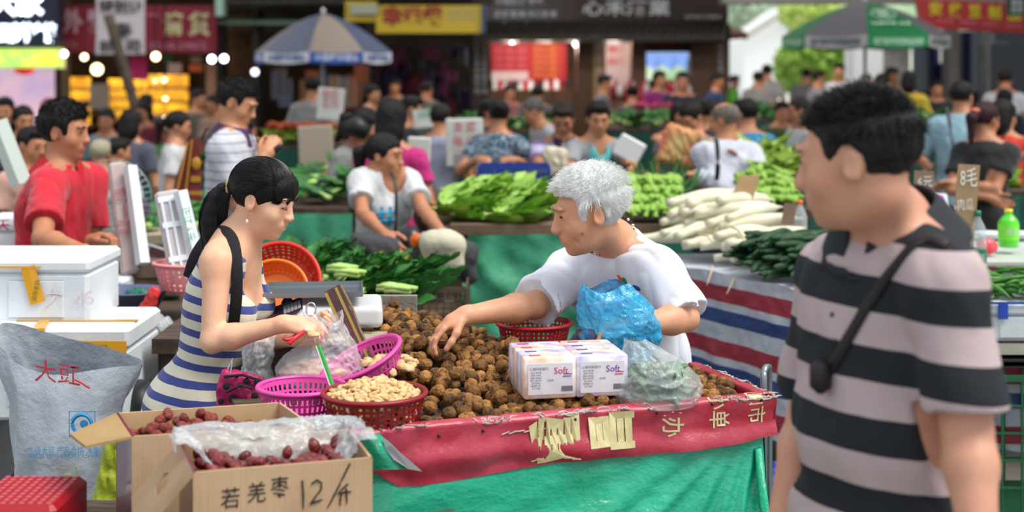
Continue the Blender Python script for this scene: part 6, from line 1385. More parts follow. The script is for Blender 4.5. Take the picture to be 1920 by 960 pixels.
def strew(proto, n, x0, x1, y0, y1, zf, rz, jit=.5, sc=(.85, 1.15), tilt=.25, label=None, group=None):
    first = not proto.get('_used'); 
    for i in range(n):
        x, y = rv.uniform(x0, x1), rv.uniform(y0, y1); loc = (x, y, zf((x - x0) / (x1 - x0), (y - y0) / (y1 - y0)) + rv.uniform(0, .02)); rot = (rv.uniform(-tilt, tilt), rv.uniform(-tilt, tilt), rz + rv.uniform(-jit, jit)); s_ = rv.uniform(*sc)
        if first: proto.location = loc; proto.rotation_euler = rot; proto.scale = (s_,) * 3; proto['_used'] = 1; first = False; (proto.__setitem__('label', label) if label else None); (proto.__setitem__('group', group) if group else None)
        else: dup(proto, loc, rot, s_, label, group)
gr = lettuce_kind(DG, PS, .24, .045, 6, 'leafy_greens', 'bunch of dark green leaves with pale stems behind the scale', 'leafy greens behind the scale')
xg0, xg1 = at(480, 0, 5.4).x, at(640, 0, 5.4).x
strew(gr, 34, xg0, at(650, 0, 5.4).x, 5.5, 5.95, lambda u, v: .85 + .05 * v + .03 * (1 - abs(u - .4)), -.4, .8, (.8, 1.05), .25)
strew(gr, 18, at(600, 0, 5.2).x, at(745, 0, 5.2).x, 5.3, 5.75, lambda u, v: .855 + .07 * v * (1 - u * .5), -1.2, .5, (.9, 1.25), .2)
ps_ = thing('stem_bundle', 'pale cut ends of greens at the right of the leafy heap', 'vegetable', (0, -50, 0), 'pale stem bundles', local=True)
stm = MB().tube([(0, -.05, 0), (.0, .02, .004), (0, .05, .0)], [.007, .009, .008], 8).mesh('stem', PS, True)
for i in range(8): o = link('stem', stm, ps_); o.location = ((i % 4) * .015, rv.uniform(-.012, .012), (i // 4) * .013); o.rotation_euler = (0, 0, rv.uniform(-.15, .15))
for i, (x, y, d) in enumerate(((640, 508, 5.5), (655, 517, 5.45), (735, 545, 5.25), (750, 548, 5.22))): dup(ps_, at(x, y, d), (0, 0, 1.3), 1, 'pale cut stems of greens, %s' % ['upper left bundle behind the scale', 'bundle just right of the upper left one', 'left bundle above the walnut heap corner', 'rightmost bundle above the walnut heap corner'][i]) 
bpy.data.objects.remove(ps_) if False else None
for ch in list(ps_.children): bpy.data.objects.remove(ch)
bpy.data.objects.remove(ps_)
strew(gr, 14, at(800 * 0 + 270, 0, 8).x, at(390, 0, 8).x, 7.9, 8.5, lambda u, v: .85 + .06 * v, 0, .8, label='bunch of greens on the stall behind the foam lids', group='greens behind the foam lids')
table('pale-edged vegetable table behind the foam lids', at(262, 0, 8).x, at(400, 0, 8).x, 7.8, 8.6, .84, lt)
# lettuce bunch held by the red-shirt man
hb = thing('lettuce_bunch', 'hanging bunch of green lettuce held by the man in red', 'vegetable', at(207, 425, 6.0)); tp_ = at(196, 428, 6.0)
mh = leafmesh('leaf', .27, .05, LET, .12, .16); mh2 = leafmesh('leaf', .24, .06, DG, .1, .16)
for i in range(14):
    o = link('leaf', mh if i < 8 else mh2, None); o.location = tp_ + V(rv.uniform(-.02, .03), rv.uniform(-.03, .02), -.02 - .06 * (i >= 8) + rv.uniform(-.02, .02)); o.rotation_euler = (-PI / 2 + rv.uniform(-.15, .15), rv.uniform(-.1, .32), rv.uniform(-1.5, 1.5)); adopt(o, hb)
# ---- centre: lettuce table with green cloth
ZT = .985; lx0, lx1 = at(845, 0, 7.1).x, at(1290, 0, 7.1).x
lt_t = table('lettuce table with wooden edge and crumpled green tarp skirt behind the old man', lx0, lx1, 7.0, 8.1, ZT, mat('brown_table_edge', '#77604c', .8, var=('#5a4636', 6)), None, True)
MB().grid(lambda a, b: V(lx0 + .06 + (lx1 - lx0 - .06) * a + (.03 - .10 * b) * (1 - a) ** 2, 6.96 - .05 * b - .035 * math.sin(a * 17 + 3 * math.sin(b * 2.4)) * b - .05 * noise.noise(V(a * 5, b * 4, 0)) - .03 * noise.noise(V(a * 3 + b * 5, b * 7 - a * 8, 2)), ZT - .045 - b * (ZT - .05)), 90, 50).build('tarp_skirt', greencloth, lt_t, True)
MB().box((at(820, 0, 7.1).x + .1, 7.6, ZT - .04), (.28, 1.1, .05)).build('side_board', mat('brown_table_edge'), lt_t)
le = lettuce_kind(LET, LETL, .27, .055, 7, 'lettuce', 'light green lettuce head in the heap on the green-skirted table', 'lettuce heads on the middle table', .4, .22)
strew(le, 56, at(812, 0, 7.3).x, at(992, 0, 7.3).x, 7.05, 7.6, lambda u, v: ZT + .0 + .055 * v + .05 * math.sin(PI * (u * .75 + .2)) * v, -1.3, .7, (.75, 1.05), .3)
CEL = mat('celtuce_green', '#8fb84a', .45, rnd=('#a8c864', 1), var=('#5f9030', 10)); cm_ = MB().lathe([(0, -.09), (.018, -.085), (.03, -.05), (.034, 0), (.028, .05), (.016, .09), (.006, .11)], (0, 0, 0), 12, M=Matrix.Rotation(PI / 2, 3, 'X')).mesh('celery_cabbage', CEL, True)
for j in range(4):
    for i in range(16):
        if rv.random() < .1: continue
        o = bpy.data.objects.new('green_cabbage', cm_); COL.objects.link(o); o.location = (at(1168 + i * 7.2, 0, 7.2).x + rv.uniform(-.01, .01), 7.12 + j * .07, ZT + .03 + j * .042); o.rotation_euler = (rv.uniform(-.2, .3), rv.uniform(-.2, .2), rv.uniform(-.25, .25)); tag(o, 'oblong cabbage right of the old man, row %d up, %s from left' % (j + 1, nth(i)), 'vegetable', 'oblong cabbages beside the old man')
o = MB().box((at(1090, 0, 7.6).x, 7.7, ZT + .04), (.25, .3, .08)).build('white_cloth_pad', mat('canvas_beige', '#c8bfa8', .9)); tag(o, 'beige canvas pad on the lettuce table behind the old man', 'cloth')
sc_m = leafmesh('leaf', .26, .012, DG, .15, .05)
for i in range(70):
    if i == 0: sh_ = thing('scallion_bunch', 'dark green spiky leaf bunch left of the red bag', 'vegetable', V(at(1250, 0, 7.8).x, 7.8, ZT + .01))
    o = link('leaf', sc_m, None); o.location = V(at(1250, 0, 7.8).x + rv.uniform(-.1, .1), 7.8 + rv.uniform(-.1, .1), ZT + .02); o.rotation_euler = (rv.uniform(.1, 1.4), rv.uniform(-.4, .4), rv.uniform(-1.8, 1.8)); adopt(o, sh_)
# blue crate
def crate(name, label, x0, x1, y0, y1, z0, z1, col, nv=10, nh=4, cat='crate'):
    t = thing(name, label, cat, ((x0 + x1) / 2, (y0 + y1) / 2, z0)); m = mat('crate_' + col.strip('#'), col, .5); W = x1 - x0; D = y1 - y0; Hh = z1 - z0
    for nm, a, b in (('front_side', V(x0, y0, 0), V(x1, y0, 0)), ('back_side', V(x1, y1, 0), V(x0, y1, 0)), ('left_side', V(x0, y1, 0), V(x0, y0, 0)), ('right_side', V(x1, y0, 0), V(x1, y1, 0))):
        mb = MB(); dv = b - a; L_ = dv.length; e = dv.normalized(); R = Matrix((e, V(-e.y, e.x, 0), V(0, 0, 1))).transposed(); n_ = nv if L_ > .25 else nv // 2
        for i in range(n_ + 1): mb.box(a + e * (L_ * i / n_) + V(0, 0, (z0 + z1) / 2), (.007 if 0 < i < n_ else .018, .008, Hh), R)
        for j in range(nh + 1): mb.box((a + b) / 2 + V(0, 0, z0 + Hh * j / nh), (L_, .01, .007 if 0 < j < nh else .022), R)
        mb.build(nm, m, t)
    MB().box(((x0 + x1) / 2, (y0 + y1) / 2, z0 + .006), (W, D, .01)).build('bottom', m, t); return t
crate('plastic_crate', 'blue plastic vegetable crate behind the lettuce heap', at(898, 0, 8.2).x, at(1030, 0, 8.2).x, 8.2, 8.5, at(0, 372, 8.2).z, at(0, 315, 8.2).z, '#1a3f94', 16, 6)
table('rough table carrying the blue crate', at(800, 0, 8.4).x, at(1150, 0, 8.4).x, 8.15, 8.9, at(0, 374, 8.2).z, oldwood)
# bicycle/scooter corner: crates
for i in range(3): crate('plastic_crate', ['black slatted crate on top of the pile behind the walnuts', 'grey-brown crate in the middle of the pile behind the walnuts', 'lowest crate of the pile behind the walnuts'][i], at(752 + 3 * i, 0, 6.3).x, at(874 - 2 * i, 0, 6.3).x, 6.25, 6.6, .78 - i * .13 - .12, .78 - i * .13, ['#5a4a3c', '#4a3f36', '#3a3430'][i], 9, 3)
crate('plastic_crate', 'grey crate at the floor under the crate pile', at(752, 0, 6.3).x, at(874, 0, 6.3).x, 6.25, 6.6, .0, .39, '#3c3c40', 9, 5)
yb = crate('plastic_crate', 'bright yellow net crate behind the greens', at(712, 0, 6.5).x, at(760, 0, 6.5).x, 6.45, 6.65, at(0, 530, 6.5).z, at(0, 484, 6.5).z, '#d8cc28', 4, 4); o = MB().ball(at(736, 505, 6.55), (.05, .05, .05), fn=lambda p, q: q * (1 + .1 * noise.noise(p * 3))).build('yellow_bag', mat('yellow_film', '#e0d83a', .4), None, True); tag(o, 'yellow bag inside the yellow net crate', 'bag')
o = MB().box((at(736, 0, 6.55).x, 6.55, at(0, 531, 6.5).z / 2), (.16, .2, at(0, 531, 6.5).z)).build('grey_block', mat('grey_plastic')); tag(o, 'grey block under the yellow net crate', 'block')
o = MB().box(T(.36, 1.115, .085), (.20, .03, .168)).build('concrete_block', mat('stone_grey', '#8a857e', .9, bump=(60, .5))); tag(o, 'grey stone block behind the walnut heap', 'block')

table('stall with dark green tarp between the woman and the scooter', at(478, 0, 8).x, at(655, 0, 8).x, 8.0, 8.9, .97, oldwood, greencloth)
strew(gr, 16, at(560, 0, 8).x, at(655, 0, 8).x, 8.1, 8.7, lambda u, v: .99 + .10 * v, 0, 2.5, (.7, .9), .4, 'bunch of greens on the tarp-covered stall left of the scooter woman', 'greens left of the scooter woman')
# ------------------------------------------------------------------ scooter
so = thing('scooter', 'electric scooter with quilted hand covers and cream cloth over its basket', 'scooter', V(at(770, 0, 6.8).x, 6.85, 0)); blk = mat('black_plastic'); dk = mat('dark_quilt', '#3c3d40', .8, bump=(30, .8))
bar = [at(672, 452, 6.75), at(715, 440, 6.85), at(762, 440, 6.9), at(800, 448, 6.75), at(850, 452, 6.6)]; MB().tube(smooth_path(bar, 16), .014, 8).build('handlebar', mat('chrome'), so, True)
for c_, w in ((at(705, 462, 6.7), .13), (at(855, 470, 6.62), .10)):
    g = Field(c_ - V(.22, .15, .2), c_ + V(.22, .15, .15), .008); g.rbox(c_, (w, .06, .055), Matrix.Rotation(.15, 3, 'Y'), r=.05); g.cone(c_ + V(.03, 0, -.04), c_ + V(.06, 0, -.12), .06, .04, k=.04); g.folds(.003); g.build('hand_cover', dk, so)
c_ = at(828, 466, 6.5); g = Field(c_ - V(.25, .2, .25), c_ + V(.25, .2, .2), .007); g.ell(c_ + V(0, 0, .03), (.105, .08, .06)); g.rbox(c_ + V(.01, -.01, -.03), (.095, .04, .07), None, r=.04, k=.04); g.folds(.0025, (12, 12, 8), seed=3); g.build('cloth_cover', mat('cream_cloth', '#c3bda8', .9, bump=(40, .4)), so)
MB().ball(at(782, 450, 6.6), (.035, .03, .033)).build('indicator', mat('amber', '#d0601c', .3), so, True); MB().ball(at(797, 448, 6.58), (.03, .02, .035)).build('reflector', mat('chrome'), so, True)
g = Field(V(-.75, 6.4, 0), V(-.2, 8.0, 1.1), .014); bx = at(745, 0, 6.9).x
g.cone(at(770, 450, 6.9), V(at(800, 0, 6.8).x, 6.75, .35), .07, .09, k=.05); g.rbox(V(bx, 7.3, .45), (.12, .35, .12), None, r=.06, k=.08); g.rbox(V(bx, 7.5, .68), (.13, .3, .06), None, r=.05, k=.06); g.build('body_panel', mat('dark_scooter', '#1c1c22', .3), so)
for x, y in ((at(800, 0, 6.75).x, 6.72), (bx, 7.75)):
    MB().tube([V(x, y + .19 * math.cos(a), .21 + .19 * math.sin(a)) for a in [i * PI / 12 for i in range(24)]], .035, 8, closed=True).build('wheel', blk, so, True)
# ------------------------------------------------------------------ striped-tarp stall on the right
tarpS = mat('striped_woven_tarp', stripes=((0, 0, 1), [(0, '#b4b8c4'), (.20, '#2a3f78'), (.46, '#b8bcc8'), (.60, '#9c2c40'), (.90, '#b8bcc8')], .235, .105, .0016), rough=.6, bump=(22, .9))
q0, q1, q2 = V(.62, 6.75, 0), V(1.16, 5.72, 0), V(2.3, 5.62, 0)
st = thing('market_stall', 'stall hung with red, white and blue striped tarp under radishes and cucumbers', 'stall', (1.4, 6.6, 0))
mb = MB(); pg = [q0, q1, q2, V(2.45, 6.95, 0), V(.68, 6.95, 0)]; TP = [p + V(0, 0, .85) for p in pg]; n = 5; mb.add(TP + [p - V(0, 0, .04) for p in TP], [tuple(range(n)), tuple(range(2 * n - 1, n - 1, -1))] + [(i, i + n, (i + 1) % n + n, (i + 1) % n) for i in range(n)]); mb.build('tabletop', tarpS, st)
def sk_(a, b):
    L1, L2 = (q1 - q0).length, (q2 - q1).length; s = a * (L1 + L2); 
    if s < L1: p = q0.lerp(q1, s / L1); 
    else: p = q1.lerp(q2, (s - L1) / L2)
    nrm = V(-.6, -.8, 0).normalized(); o_ = .012 + .03 * b + .018 * math.sin(s * 19 + 2 * math.sin(b * 3)) * b + .012 * noise.noise(V(s * 9, b * 7, 0)) + .008 * noise.noise(V(s * 22, b * 14, 3)); return p + nrm * o_ + V(0, 0, .862 - b * (.66 - .05 * a) + .006 * math.sin(s * 14))
MB().grid(sk_, 150, 50).build('tarp_skirt', tarpS, st, True)
for p in pg: MB().box((p.x * .97 + .04, p.y + .08, .405), (.05, .05, .81)).build('leg', steel, st)
ra_m = mat('radish_white', '#e3dfc8', .45, var=('#d2ccb0', 6), bump=(40, .2)); 
def radish(sd):
    r = random.Random(sd); b1_ = r.uniform(-.03, .03); pts = [V(0, -.19 + .38 * t, .0) + V(b1_ * math.sin(t * 3), 0, .012 * math.sin(t * 2.6)) for t in [i / 12 for i in range(13)]]; rad = [.004 + .026 * math.sin(min(1, (1 - i / 12) * 1.15 + .04) * PI * .86) ** .55 if i < 12 else .002 for i in range(13)]; rad[-1] = .0015; rad[-2] = .006; return MB().tube(pts, rad, 14).mesh('radish', ra_m, True)
rms = [radish(i) for i in range(5)]; rr_ = random.Random(8)
for j in range(6):
    for i in range(9 - j):
        o = bpy.data.objects.new('white_radish', rms[(i + j) % 5]); COL.objects.link(o); x = .73 + i * .062 + j * .03 + rr_.uniform(-.01, .01); y = 6.62 - i * .045 + rr_.uniform(-.03, .03) + j * .05
        o.location = (x + .05, y + .1, .88 + j * .043); o.rotation_euler = (rr_.uniform(-.08, .1), rr_.uniform(-.1, .1), -1.25 + rr_.uniform(-.45, .45)); o.scale = (rr_.uniform(.85, 1.15),) * 3; tag(o, 'white radish on the striped tarp, layer %d up, %s from left' % (j + 1, nth(i)), 'radish', 'white radishes on the striped stall')
for i, (x, y, x2, y2) in enumerate(((1335, 500, 1325, 535), (1378, 520, 1362, 552), (1310, 440, 1335, 455), (1372, 425, 1395, 455))):
    o = MB().tube(smooth_path([at(x, y, 6.12), at((x + x2) / 2 + 3, (y + y2) / 2 - 6, 6.08), at(x2, y2, 6.05)], 8), [.006 - .0005 * k for k in range(9)], 6).build('radish_root', mat('root_tan', '#cdb894', .6), None, True); tag(o, ['thin radish root hanging over the striped edge at left', 'thin radish root hanging over the striped edge at right', 'curled radish root on top of the pile', 'straight radish root pointing up at the pile\'s back'][i], 'root')
cu_m = mat('cucumber_green', '#1d4a26', .4, rnd=('#2c6430', 1), var=('#12301a', 20), bump=(90, .8))
cms = []
for k in range(3): pts = [V(0, -.14 + .28 * t, .012 * math.sin(t * 3) * (k - 1)) for t in [i / 8 for i in range(9)]]; cms.append(MB().tube(pts, [.006, .014, .017, .018, .018, .018, .017, .013, .005], 12).mesh('cucumber', cu_m, True))
for j in range(6):
    for i in range(15 - j):
        o = bpy.data.objects.new('cucumber', cms[(i + j) % 3]); COL.objects.link(o); x = 1.00 + i * .034 + j * .012 + rr_.uniform(-.008, .008); y = 6.10 - i * .018 + j * .035
        o.location = (x, y + rr_.uniform(-.06, .06), .872 + j * .027); o.rotation_euler = (rr_.uniform(-.1, .1), rr_.uniform(-.1, .1), -.75 + rr_.uniform(-.35, .35)); o.scale = (rr_.uniform(.85, 1.12),) * 3; tag(o, 'cucumber on the striped tarp, layer %d up, %s from left' % (j + 1, nth(i)), 'cucumber', 'cucumbers on the striped stall')
def bottle(label, px, y0, y1, d, r, body, cap, lab=None, ly=None, liquid=None, txt=None):
    t = thing('bottle', label, 'bottle', at(px, y1, d)); b0 = at(px, y1, d); hh = at(px, y0, d).z - b0.z; m = body
    MB().lathe([(0, 0), (r * .9, 0), (r, .06 * hh), (r * .96, .3 * hh), (r, .5 * hh), (r, .66 * hh), (r * .75, .76 * hh), (r * .36, .87 * hh), (r * .34, .93 * hh)], b0, 24).build('body', m, t, True)
    MB().lathe([(0, .91 * hh), (r * .4, .91 * hh), (r * .4, hh), (0, hh)], b0, 16).build('cap', cap, t, True)
    if lab: MB().lathe([(r * 1.015, ly[0] * hh), (r * 1.02, ly[1] * hh)], b0, 24).build('label', lab, t, True)
    if txt: mb = MB(); text_on(mb, txt, r * .7, b0 + V(0, -r * 1.06, (ly[0] + ly[1]) / 2 * hh), fit=r * 1.1); mb.build('lettering', white_paint, t)
    if liquid: MB().lathe([(0, .02 * hh), (r * .85, .03 * hh), (r * .9, liquid[1] * hh), (0, liquid[1] * hh)], b0, 20).build('liquid', liquid[0], t, True)
clr = mat('clear_bottle', '#dfe8ea', .08, alpha=.32, spec=.9)
bottle('clear water bottle with blue label and blue cap beside the beige board', 1396, 370, 433, 6.9, .042, clr, mat('cap_blue', '#2858a8', .4), mat('label_blue', '#1f62b8', .4), (.25, .62), None, '纯净水')
bottle('clear bottle with orange cap behind the chalk signs', 1500, 375, 466, 6.7, .034, clr, mat('cap_orange', '#e86a1c', .4), None, None, (mat('pale_yellow_liquid', '#d8d8a8', .2, alpha=.6), .45))
bottle('clear bottle with green label right of the tall price board', 1833, 395, 506, 5.9, .036, clr, mat('cap_green', '#1f7a50', .4), mat('label_green', '#1a7a4e', .4), (.12, .36), None, '怡宝')
bottle('bright green drink bottle with yellow cap at the right edge', 1891, 392, 463, 6.4, .045, mat('green_drink', '#52d81e', .15, coat=.6), mat('cap_yellow', '#e8dc20', .4), mat('label_lime', '#7ae838', .4), (.2, .62), None, '绿茶')
# signs on wooden boards
bw = mat('sign_wood', '#b89a76', .8, var=('#a08460', 5, 1.5, (1, 1, .2))); bwd = mat('sign_wood_dark', '#8c7462', .8, var=('#75604f', 5)); chalk = mat('chalk', '#e8e4dc', .9)
def board(label, pts, d, m, lines, lean=0, cm=None, zb=None):
    P = [at(x, y, d + (lean if i in (0, 1) else 0)) for i, (x, y) in enumerate(pts)]; t = thing('price_board', label, 'sign', (P[2] + P[3]) / 2); mb = MB(); mb.add(P + [p + V(0, .012, 0) for p in P], [(3, 2, 1, 0), (4, 5, 6, 7), (0, 1, 5, 4), (1, 2, 6, 5), (2, 3, 7, 6), (3, 0, 4, 7)]); mb.build('board', m, t)
    if zb is not None: q = (P[2] + P[3]) / 2; MB().box((q.x, q.y + .01, (q.z + zb) / 2), (.03, .012, abs(q.z - zb) + .02)).build('stake', m, t)
    if lines:
        mb = MB()
        for s_, px, py, h_, w in lines: text_on(mb, s_, h_ * d / F / .9, at(px, py, d + lean * max(0, (pts[2][1] - py) / (pts[2][1] - pts[0][1]))) - V(0, .006, 0), fit=w * d / F, wobble=.003)
        mb.build('chalk_writing', cm or chalk, t)
    return t
board('tall pale wooden price board with chalk price in front of the woman in black', [(1798, 308), (1838, 310), (1822, 500), (1782, 500)], 5.9, bw, [('8毛', 1816, 335, 36, 32), ('肉瓜', 1809, 385, 22, 30), ('本地', 1793, 390, 10, 12)])
board('small greyish wooden board with chalk price left of the tall one', [(1715, 320), (1752, 322), (1750, 392), (1714, 388)], 6.4, bwd, [('6元', 1734, 342, 22, 28), ('红芽姜', 1733, 364, 12, 28)], zb=at(0, 486, 6.2).z)
board('plain beige board leaning behind the radishes', [(1386, 330), (1426, 328), (1392, 436), (1354, 438)], 6.85, mat('beige_board', '#c3a67e', .8, var=('#b08f66', 4)), None, zb=.852)
board('dark wooden board tilted between the two bottles', [(1472, 380), (1494, 384), (1482, 466), (1458, 464)], 6.6, bwd, None)
board('wooden board with faint chalk lettering above the cucumbers', [(1520, 432), (1562, 436), (1556, 468), (1512, 466)], 6.3, bwd, [('新鲜', 1537, 450, 18, 32)])
# right counter beyond the passing man
rtb = table('white-topped counter with red edge at the right side of the photo', at(1700, 0, 6.2).x, 3.2, 6.1, 7.2, at(0, 486, 6.2).z, mat('pale_counter', '#c3c8c4', .4)); MB().box((2.6, 6.08, at(0, 486, 6.2).z - .04), (1.7, .03, .05)).build('red_edge', mat('dark_red_wood', '#5a2420', .6), rtb); MB().box((2.6, 6.06, at(0, 510, 6.2).z), (1.7, .03, .03)).build('steel_edge', steel, rtb)
ts = thing('tablet_scale', 'white tablet-like scale with red and blue screen', 'scale', at(1760, 400, 6.9)); Rs = Matrix.Rotation(-.35, 3, 'X'); MB().box(at(1758, 378, 6.9), (.10, .012, .08), Rs, bev=.005).build('frame', mat('scale_white'), ts); MB().box((at(1758, 0, 6.9).x, 6.92, (at(0, 486, 6.2).z + at(0, 390, 6.9).z) / 2), (.05, .04, at(0, 390, 6.9).z - at(0, 486, 6.2).z)).build('stand', mat('grey_plastic'), ts); mb = MB(); mb.box(at(1757, 376, 6.88), (.065, .003, .045), Rs); mb.build('screen', mat('screen_red', '#c03a50', .3, emit=.5), ts); mb = MB(); mb.box(at(1764, 376, 6.875), (.03, .003, .02), Rs); mb.build('screen_tile', mat('screen_blue', '#3a60d8', .3, emit=.6), ts)
g = Field(at(1848, 470, 6.3) - V(.1, .1, .08), at(1848, 470, 6.3) + V(.1, .1, .1), .006); g.ell(at(1850, 462, 6.3), (.045, .04, .035)); g.folds(.005, (40, 30, 20)); o = g.build('red_bag', mat('pinkred_film', '#e04a50', .3)); tag(o, 'small pink-red plastic bag beside the green-label bottle', 'bag')
for i, (x, l_) in enumerate(((1860, 'white plate on the right counter behind the bottles'), (1915, 'white bowl at the right edge of the counter'))): o = MB().lathe([(0, 0), (.05, 0), (.09, .03), (.085, .032), (.05, .006), (0, .006)], at(x, 448, 6.9), 24).build('dish', mat('scale_white'), None, True); tag(o, l_, 'dish')
fw = foambox('white foam box with blue tape full of green beans at the right edge', at(1835, 0, 5.3).x, 2.5, 5.3, .45, at(0, 640, 5.3).z, at(0, 568, 5.3).z, .05); bt = mat('blue_tape', '#1f48b0', .4); MB().box((at(1880, 0, 5.29).x, 5.285, at(0, 583, 5.29).z), (.035, .008, .058)).build('tape', bt, fw); MB().box((2.1, 5.287, at(0, 568, 5.29).z), (.8, .008, .008)).build('tape', bt, fw)
be = mat('bean_green', '#4a8a2c', .5, rnd=('#2f6a22', 1)); bmsh = MB().tube([V(0, -.09, 0), V(.006, -.03, .006), V(.006, .04, .006), V(0, .09, 0)], [.003, .009, .009, .003], 7).mesh('bean', be, True)
for i in range(150):
    o = bpy.data.objects.new('green_bean', bmsh); COL.objects.link(o); o.location = (at(1845, 0, 5.4).x + rr_.random() * .45, 5.33 + rr_.random() * .38, at(0, 566, 5.3).z + .012 + rr_.random() * .05); o.rotation_euler = (rr_.uniform(-.3, .3), rr_.uniform(-.3, .3), rr_.uniform(0, 3)); tag(o, 'long green bean in the blue-taped foam box', 'bean', 'green beans in the foam box')
o = MB().box((2.0, 5.55, at(0, 645, 5.3).z - .02), (.75, .5, .04)).build('white_shelf', mat('dirty_white', '#b4b2a4', .8, var=('#989684', 5))); tag(o, 'dirty white shelf board under the bean box', 'shelf')
crate('plastic_crate', 'dark green slatted crate at the lower right behind the passing man', 1.72, 2.3, 5.2, 5.6, .12, .62, '#1c5a3a', 8, 5); crate('plastic_crate', 'black crate with pink net bag under the bean box', 1.72, 2.3, 5.25, 5.65, .66, at(0, 665, 5.3).z - .02, '#20181c', 12, 4)
g = Field(V(1.72, 5.3, .66), V(2.3, 5.6, .86), .01); g.rbox(V(2.0, 5.43, .74), (.2, .1, .06), None, r=.05); g.folds(.006, (26, 26, 20)); o = g.build('pink_net_bag', mat('pink_net', '#b8284c', .6, var=('#5a1428', 50, 3))); tag(o, 'pink net bag inside the black crate', 'bag')
o = MB().box((2.0, 5.4, .055), (.6, .4, .11)).build('brick_base', mat('stone_grey')); tag(o, 'grey stone base under the dark green crate', 'block')
# blue bundle at the lower right
c = at(1468, 930, 4.9); g = Field(V(c.x - .25, 4.65, 0), V(c.x + .25, 5.15, .5), .007); g.ell(V(c.x, 4.9, .26), (.15, .13, .13)); g.ell(V(c.x + .03, 4.9, .12), (.17, .15, .13)); g.folds(.008, (18, 18, 16), seed=5); g.plane(V(0, 0, .004), V(0, 0, -1)); o = g.build('blue_bundle', mat('blue_nylon', '#10419c', .45, bump=(10, .6))); tag(o, 'bundle of blue nylon cloth on the floor right of the green tarp', 'cloth')
# ------------------------------------------------------------------ farther stalls
yg = lettuce_kind(YG, PS, .22, .03, 8, 'leafy_pile', 'yellow-green leafy bunch behind the white-shirted man', 'yellow-green bunches', .5, .3)
table('stall with yellow-green leaves behind the radishes', at(1415, 0, 9.2).x, at(1510, 0, 9.2).x + .1, 8.9, 9.8, 1.08, oldwood, darkcloth)
strew(yg, 36, at(1420, 0, 9.2).x, at(1500, 0, 9.2).x, 8.95, 9.6, lambda u, v: 1.09 + .09 * v + .03 * rv.random(), 0, 2, tilt=.4, sc=(.7, .95))
t_ = thing('basin', 'teal basin on the stall under the yellow-green leaves', 'basin', V(at(1448, 0, 8.7).x, 8.6, 1.02)); MB().lathe([(0, 0), (.09, 0), (.13, .06), (.12, .062), (.085, .008), (0, .008)], t_.location, 24).build('bowl', mat('teal_plastic', '#1a7a98', .4), t_, True)
table('plank stall of courgettes behind the radish pile', at(1392, 0, 8).x, at(1520, 0, 8).x, 7.9, 8.8, .97, oldwood)
for j in range(5):
    for i in range(12): o = bpy.data.objects.new('courgette', cm_); COL.objects.link(o); o.location = (at(1405 + i * 8.5, 0, 8).x, 8.0 + j * .09, .995 + j * .04 * (1 - abs(i - 6) / 14)); o.rotation_euler = (rv.uniform(-.2, .2), 0, rv.uniform(-.3, .3)); o.scale = (.8, 1, .8); tag(o, 'pale courgette behind the radishes, row %d up, %s from left' % (j + 1, nth(i)), 'vegetable', 'courgettes behind the radishes')
zf = lambda a: (lambda u, v: a + .02 + .08 * v)
for (x0, x1, y, d, dp, kind, l_, lg) in ((585, 700, 318, 10.0, 1.0, gr, 'stall of green vegetables left of the grey-and-black shirt', 'greens left of the grey-and-black shirt'), (1560, 1750, 400, 8.8, .8, gr, 'stall of greens behind the passing man\'s neck', 'greens behind the passing man'), (1860, 1960, 348, 9.0, .8, le, 'stall of pale greens at the right under the orange shirt', 'pale greens under the orange shirt'), (250, 390, 315, 12.0, 1.2, gr, 'distant stall of greens behind the grey fan', 'greens behind the fan'), (480, 640, 262, 13.5, 1, yg, 'distant stall of orange and green produce left of centre', 'bunches on the distant left stall'), (1130, 1290, 232, 14.0, 1, gr, 'distant green-clothed stall behind the seated boy', 'greens behind the seated boy'), (840, 1060, 235, 14.5, 1, gr, 'distant stall behind the navy flowered dress', 'greens behind the navy dress'), (1400, 1510, 215, 15, 1, gr, 'distant stall near the bright exit', 'greens near the exit'), (1640, 1900, 232, 14, 1.2, gr, 'distant stall behind the light-blue shirt', 'greens behind the light-blue shirt')):
    z = at(0, y + 10, d).z; t = table(l_, at(x0, 0, d).x, at(x1, 0, d).x, d, d + dp, z, oldwood, darkcloth); n = int((x1 - x0) * d / 80) + 8
    strew(kind, n, at(x0, 0, d).x + .1, at(x1, 0, d).x - .1, d + .08, d + dp - .1, zf(z), 0, 2.5, (.6, .85), .4, 'bunch of greens on the ' + l_.split(' of ')[0] + ' ' + lg.split(' ', 1)[1] if False else 'one of the ' + lg, lg)
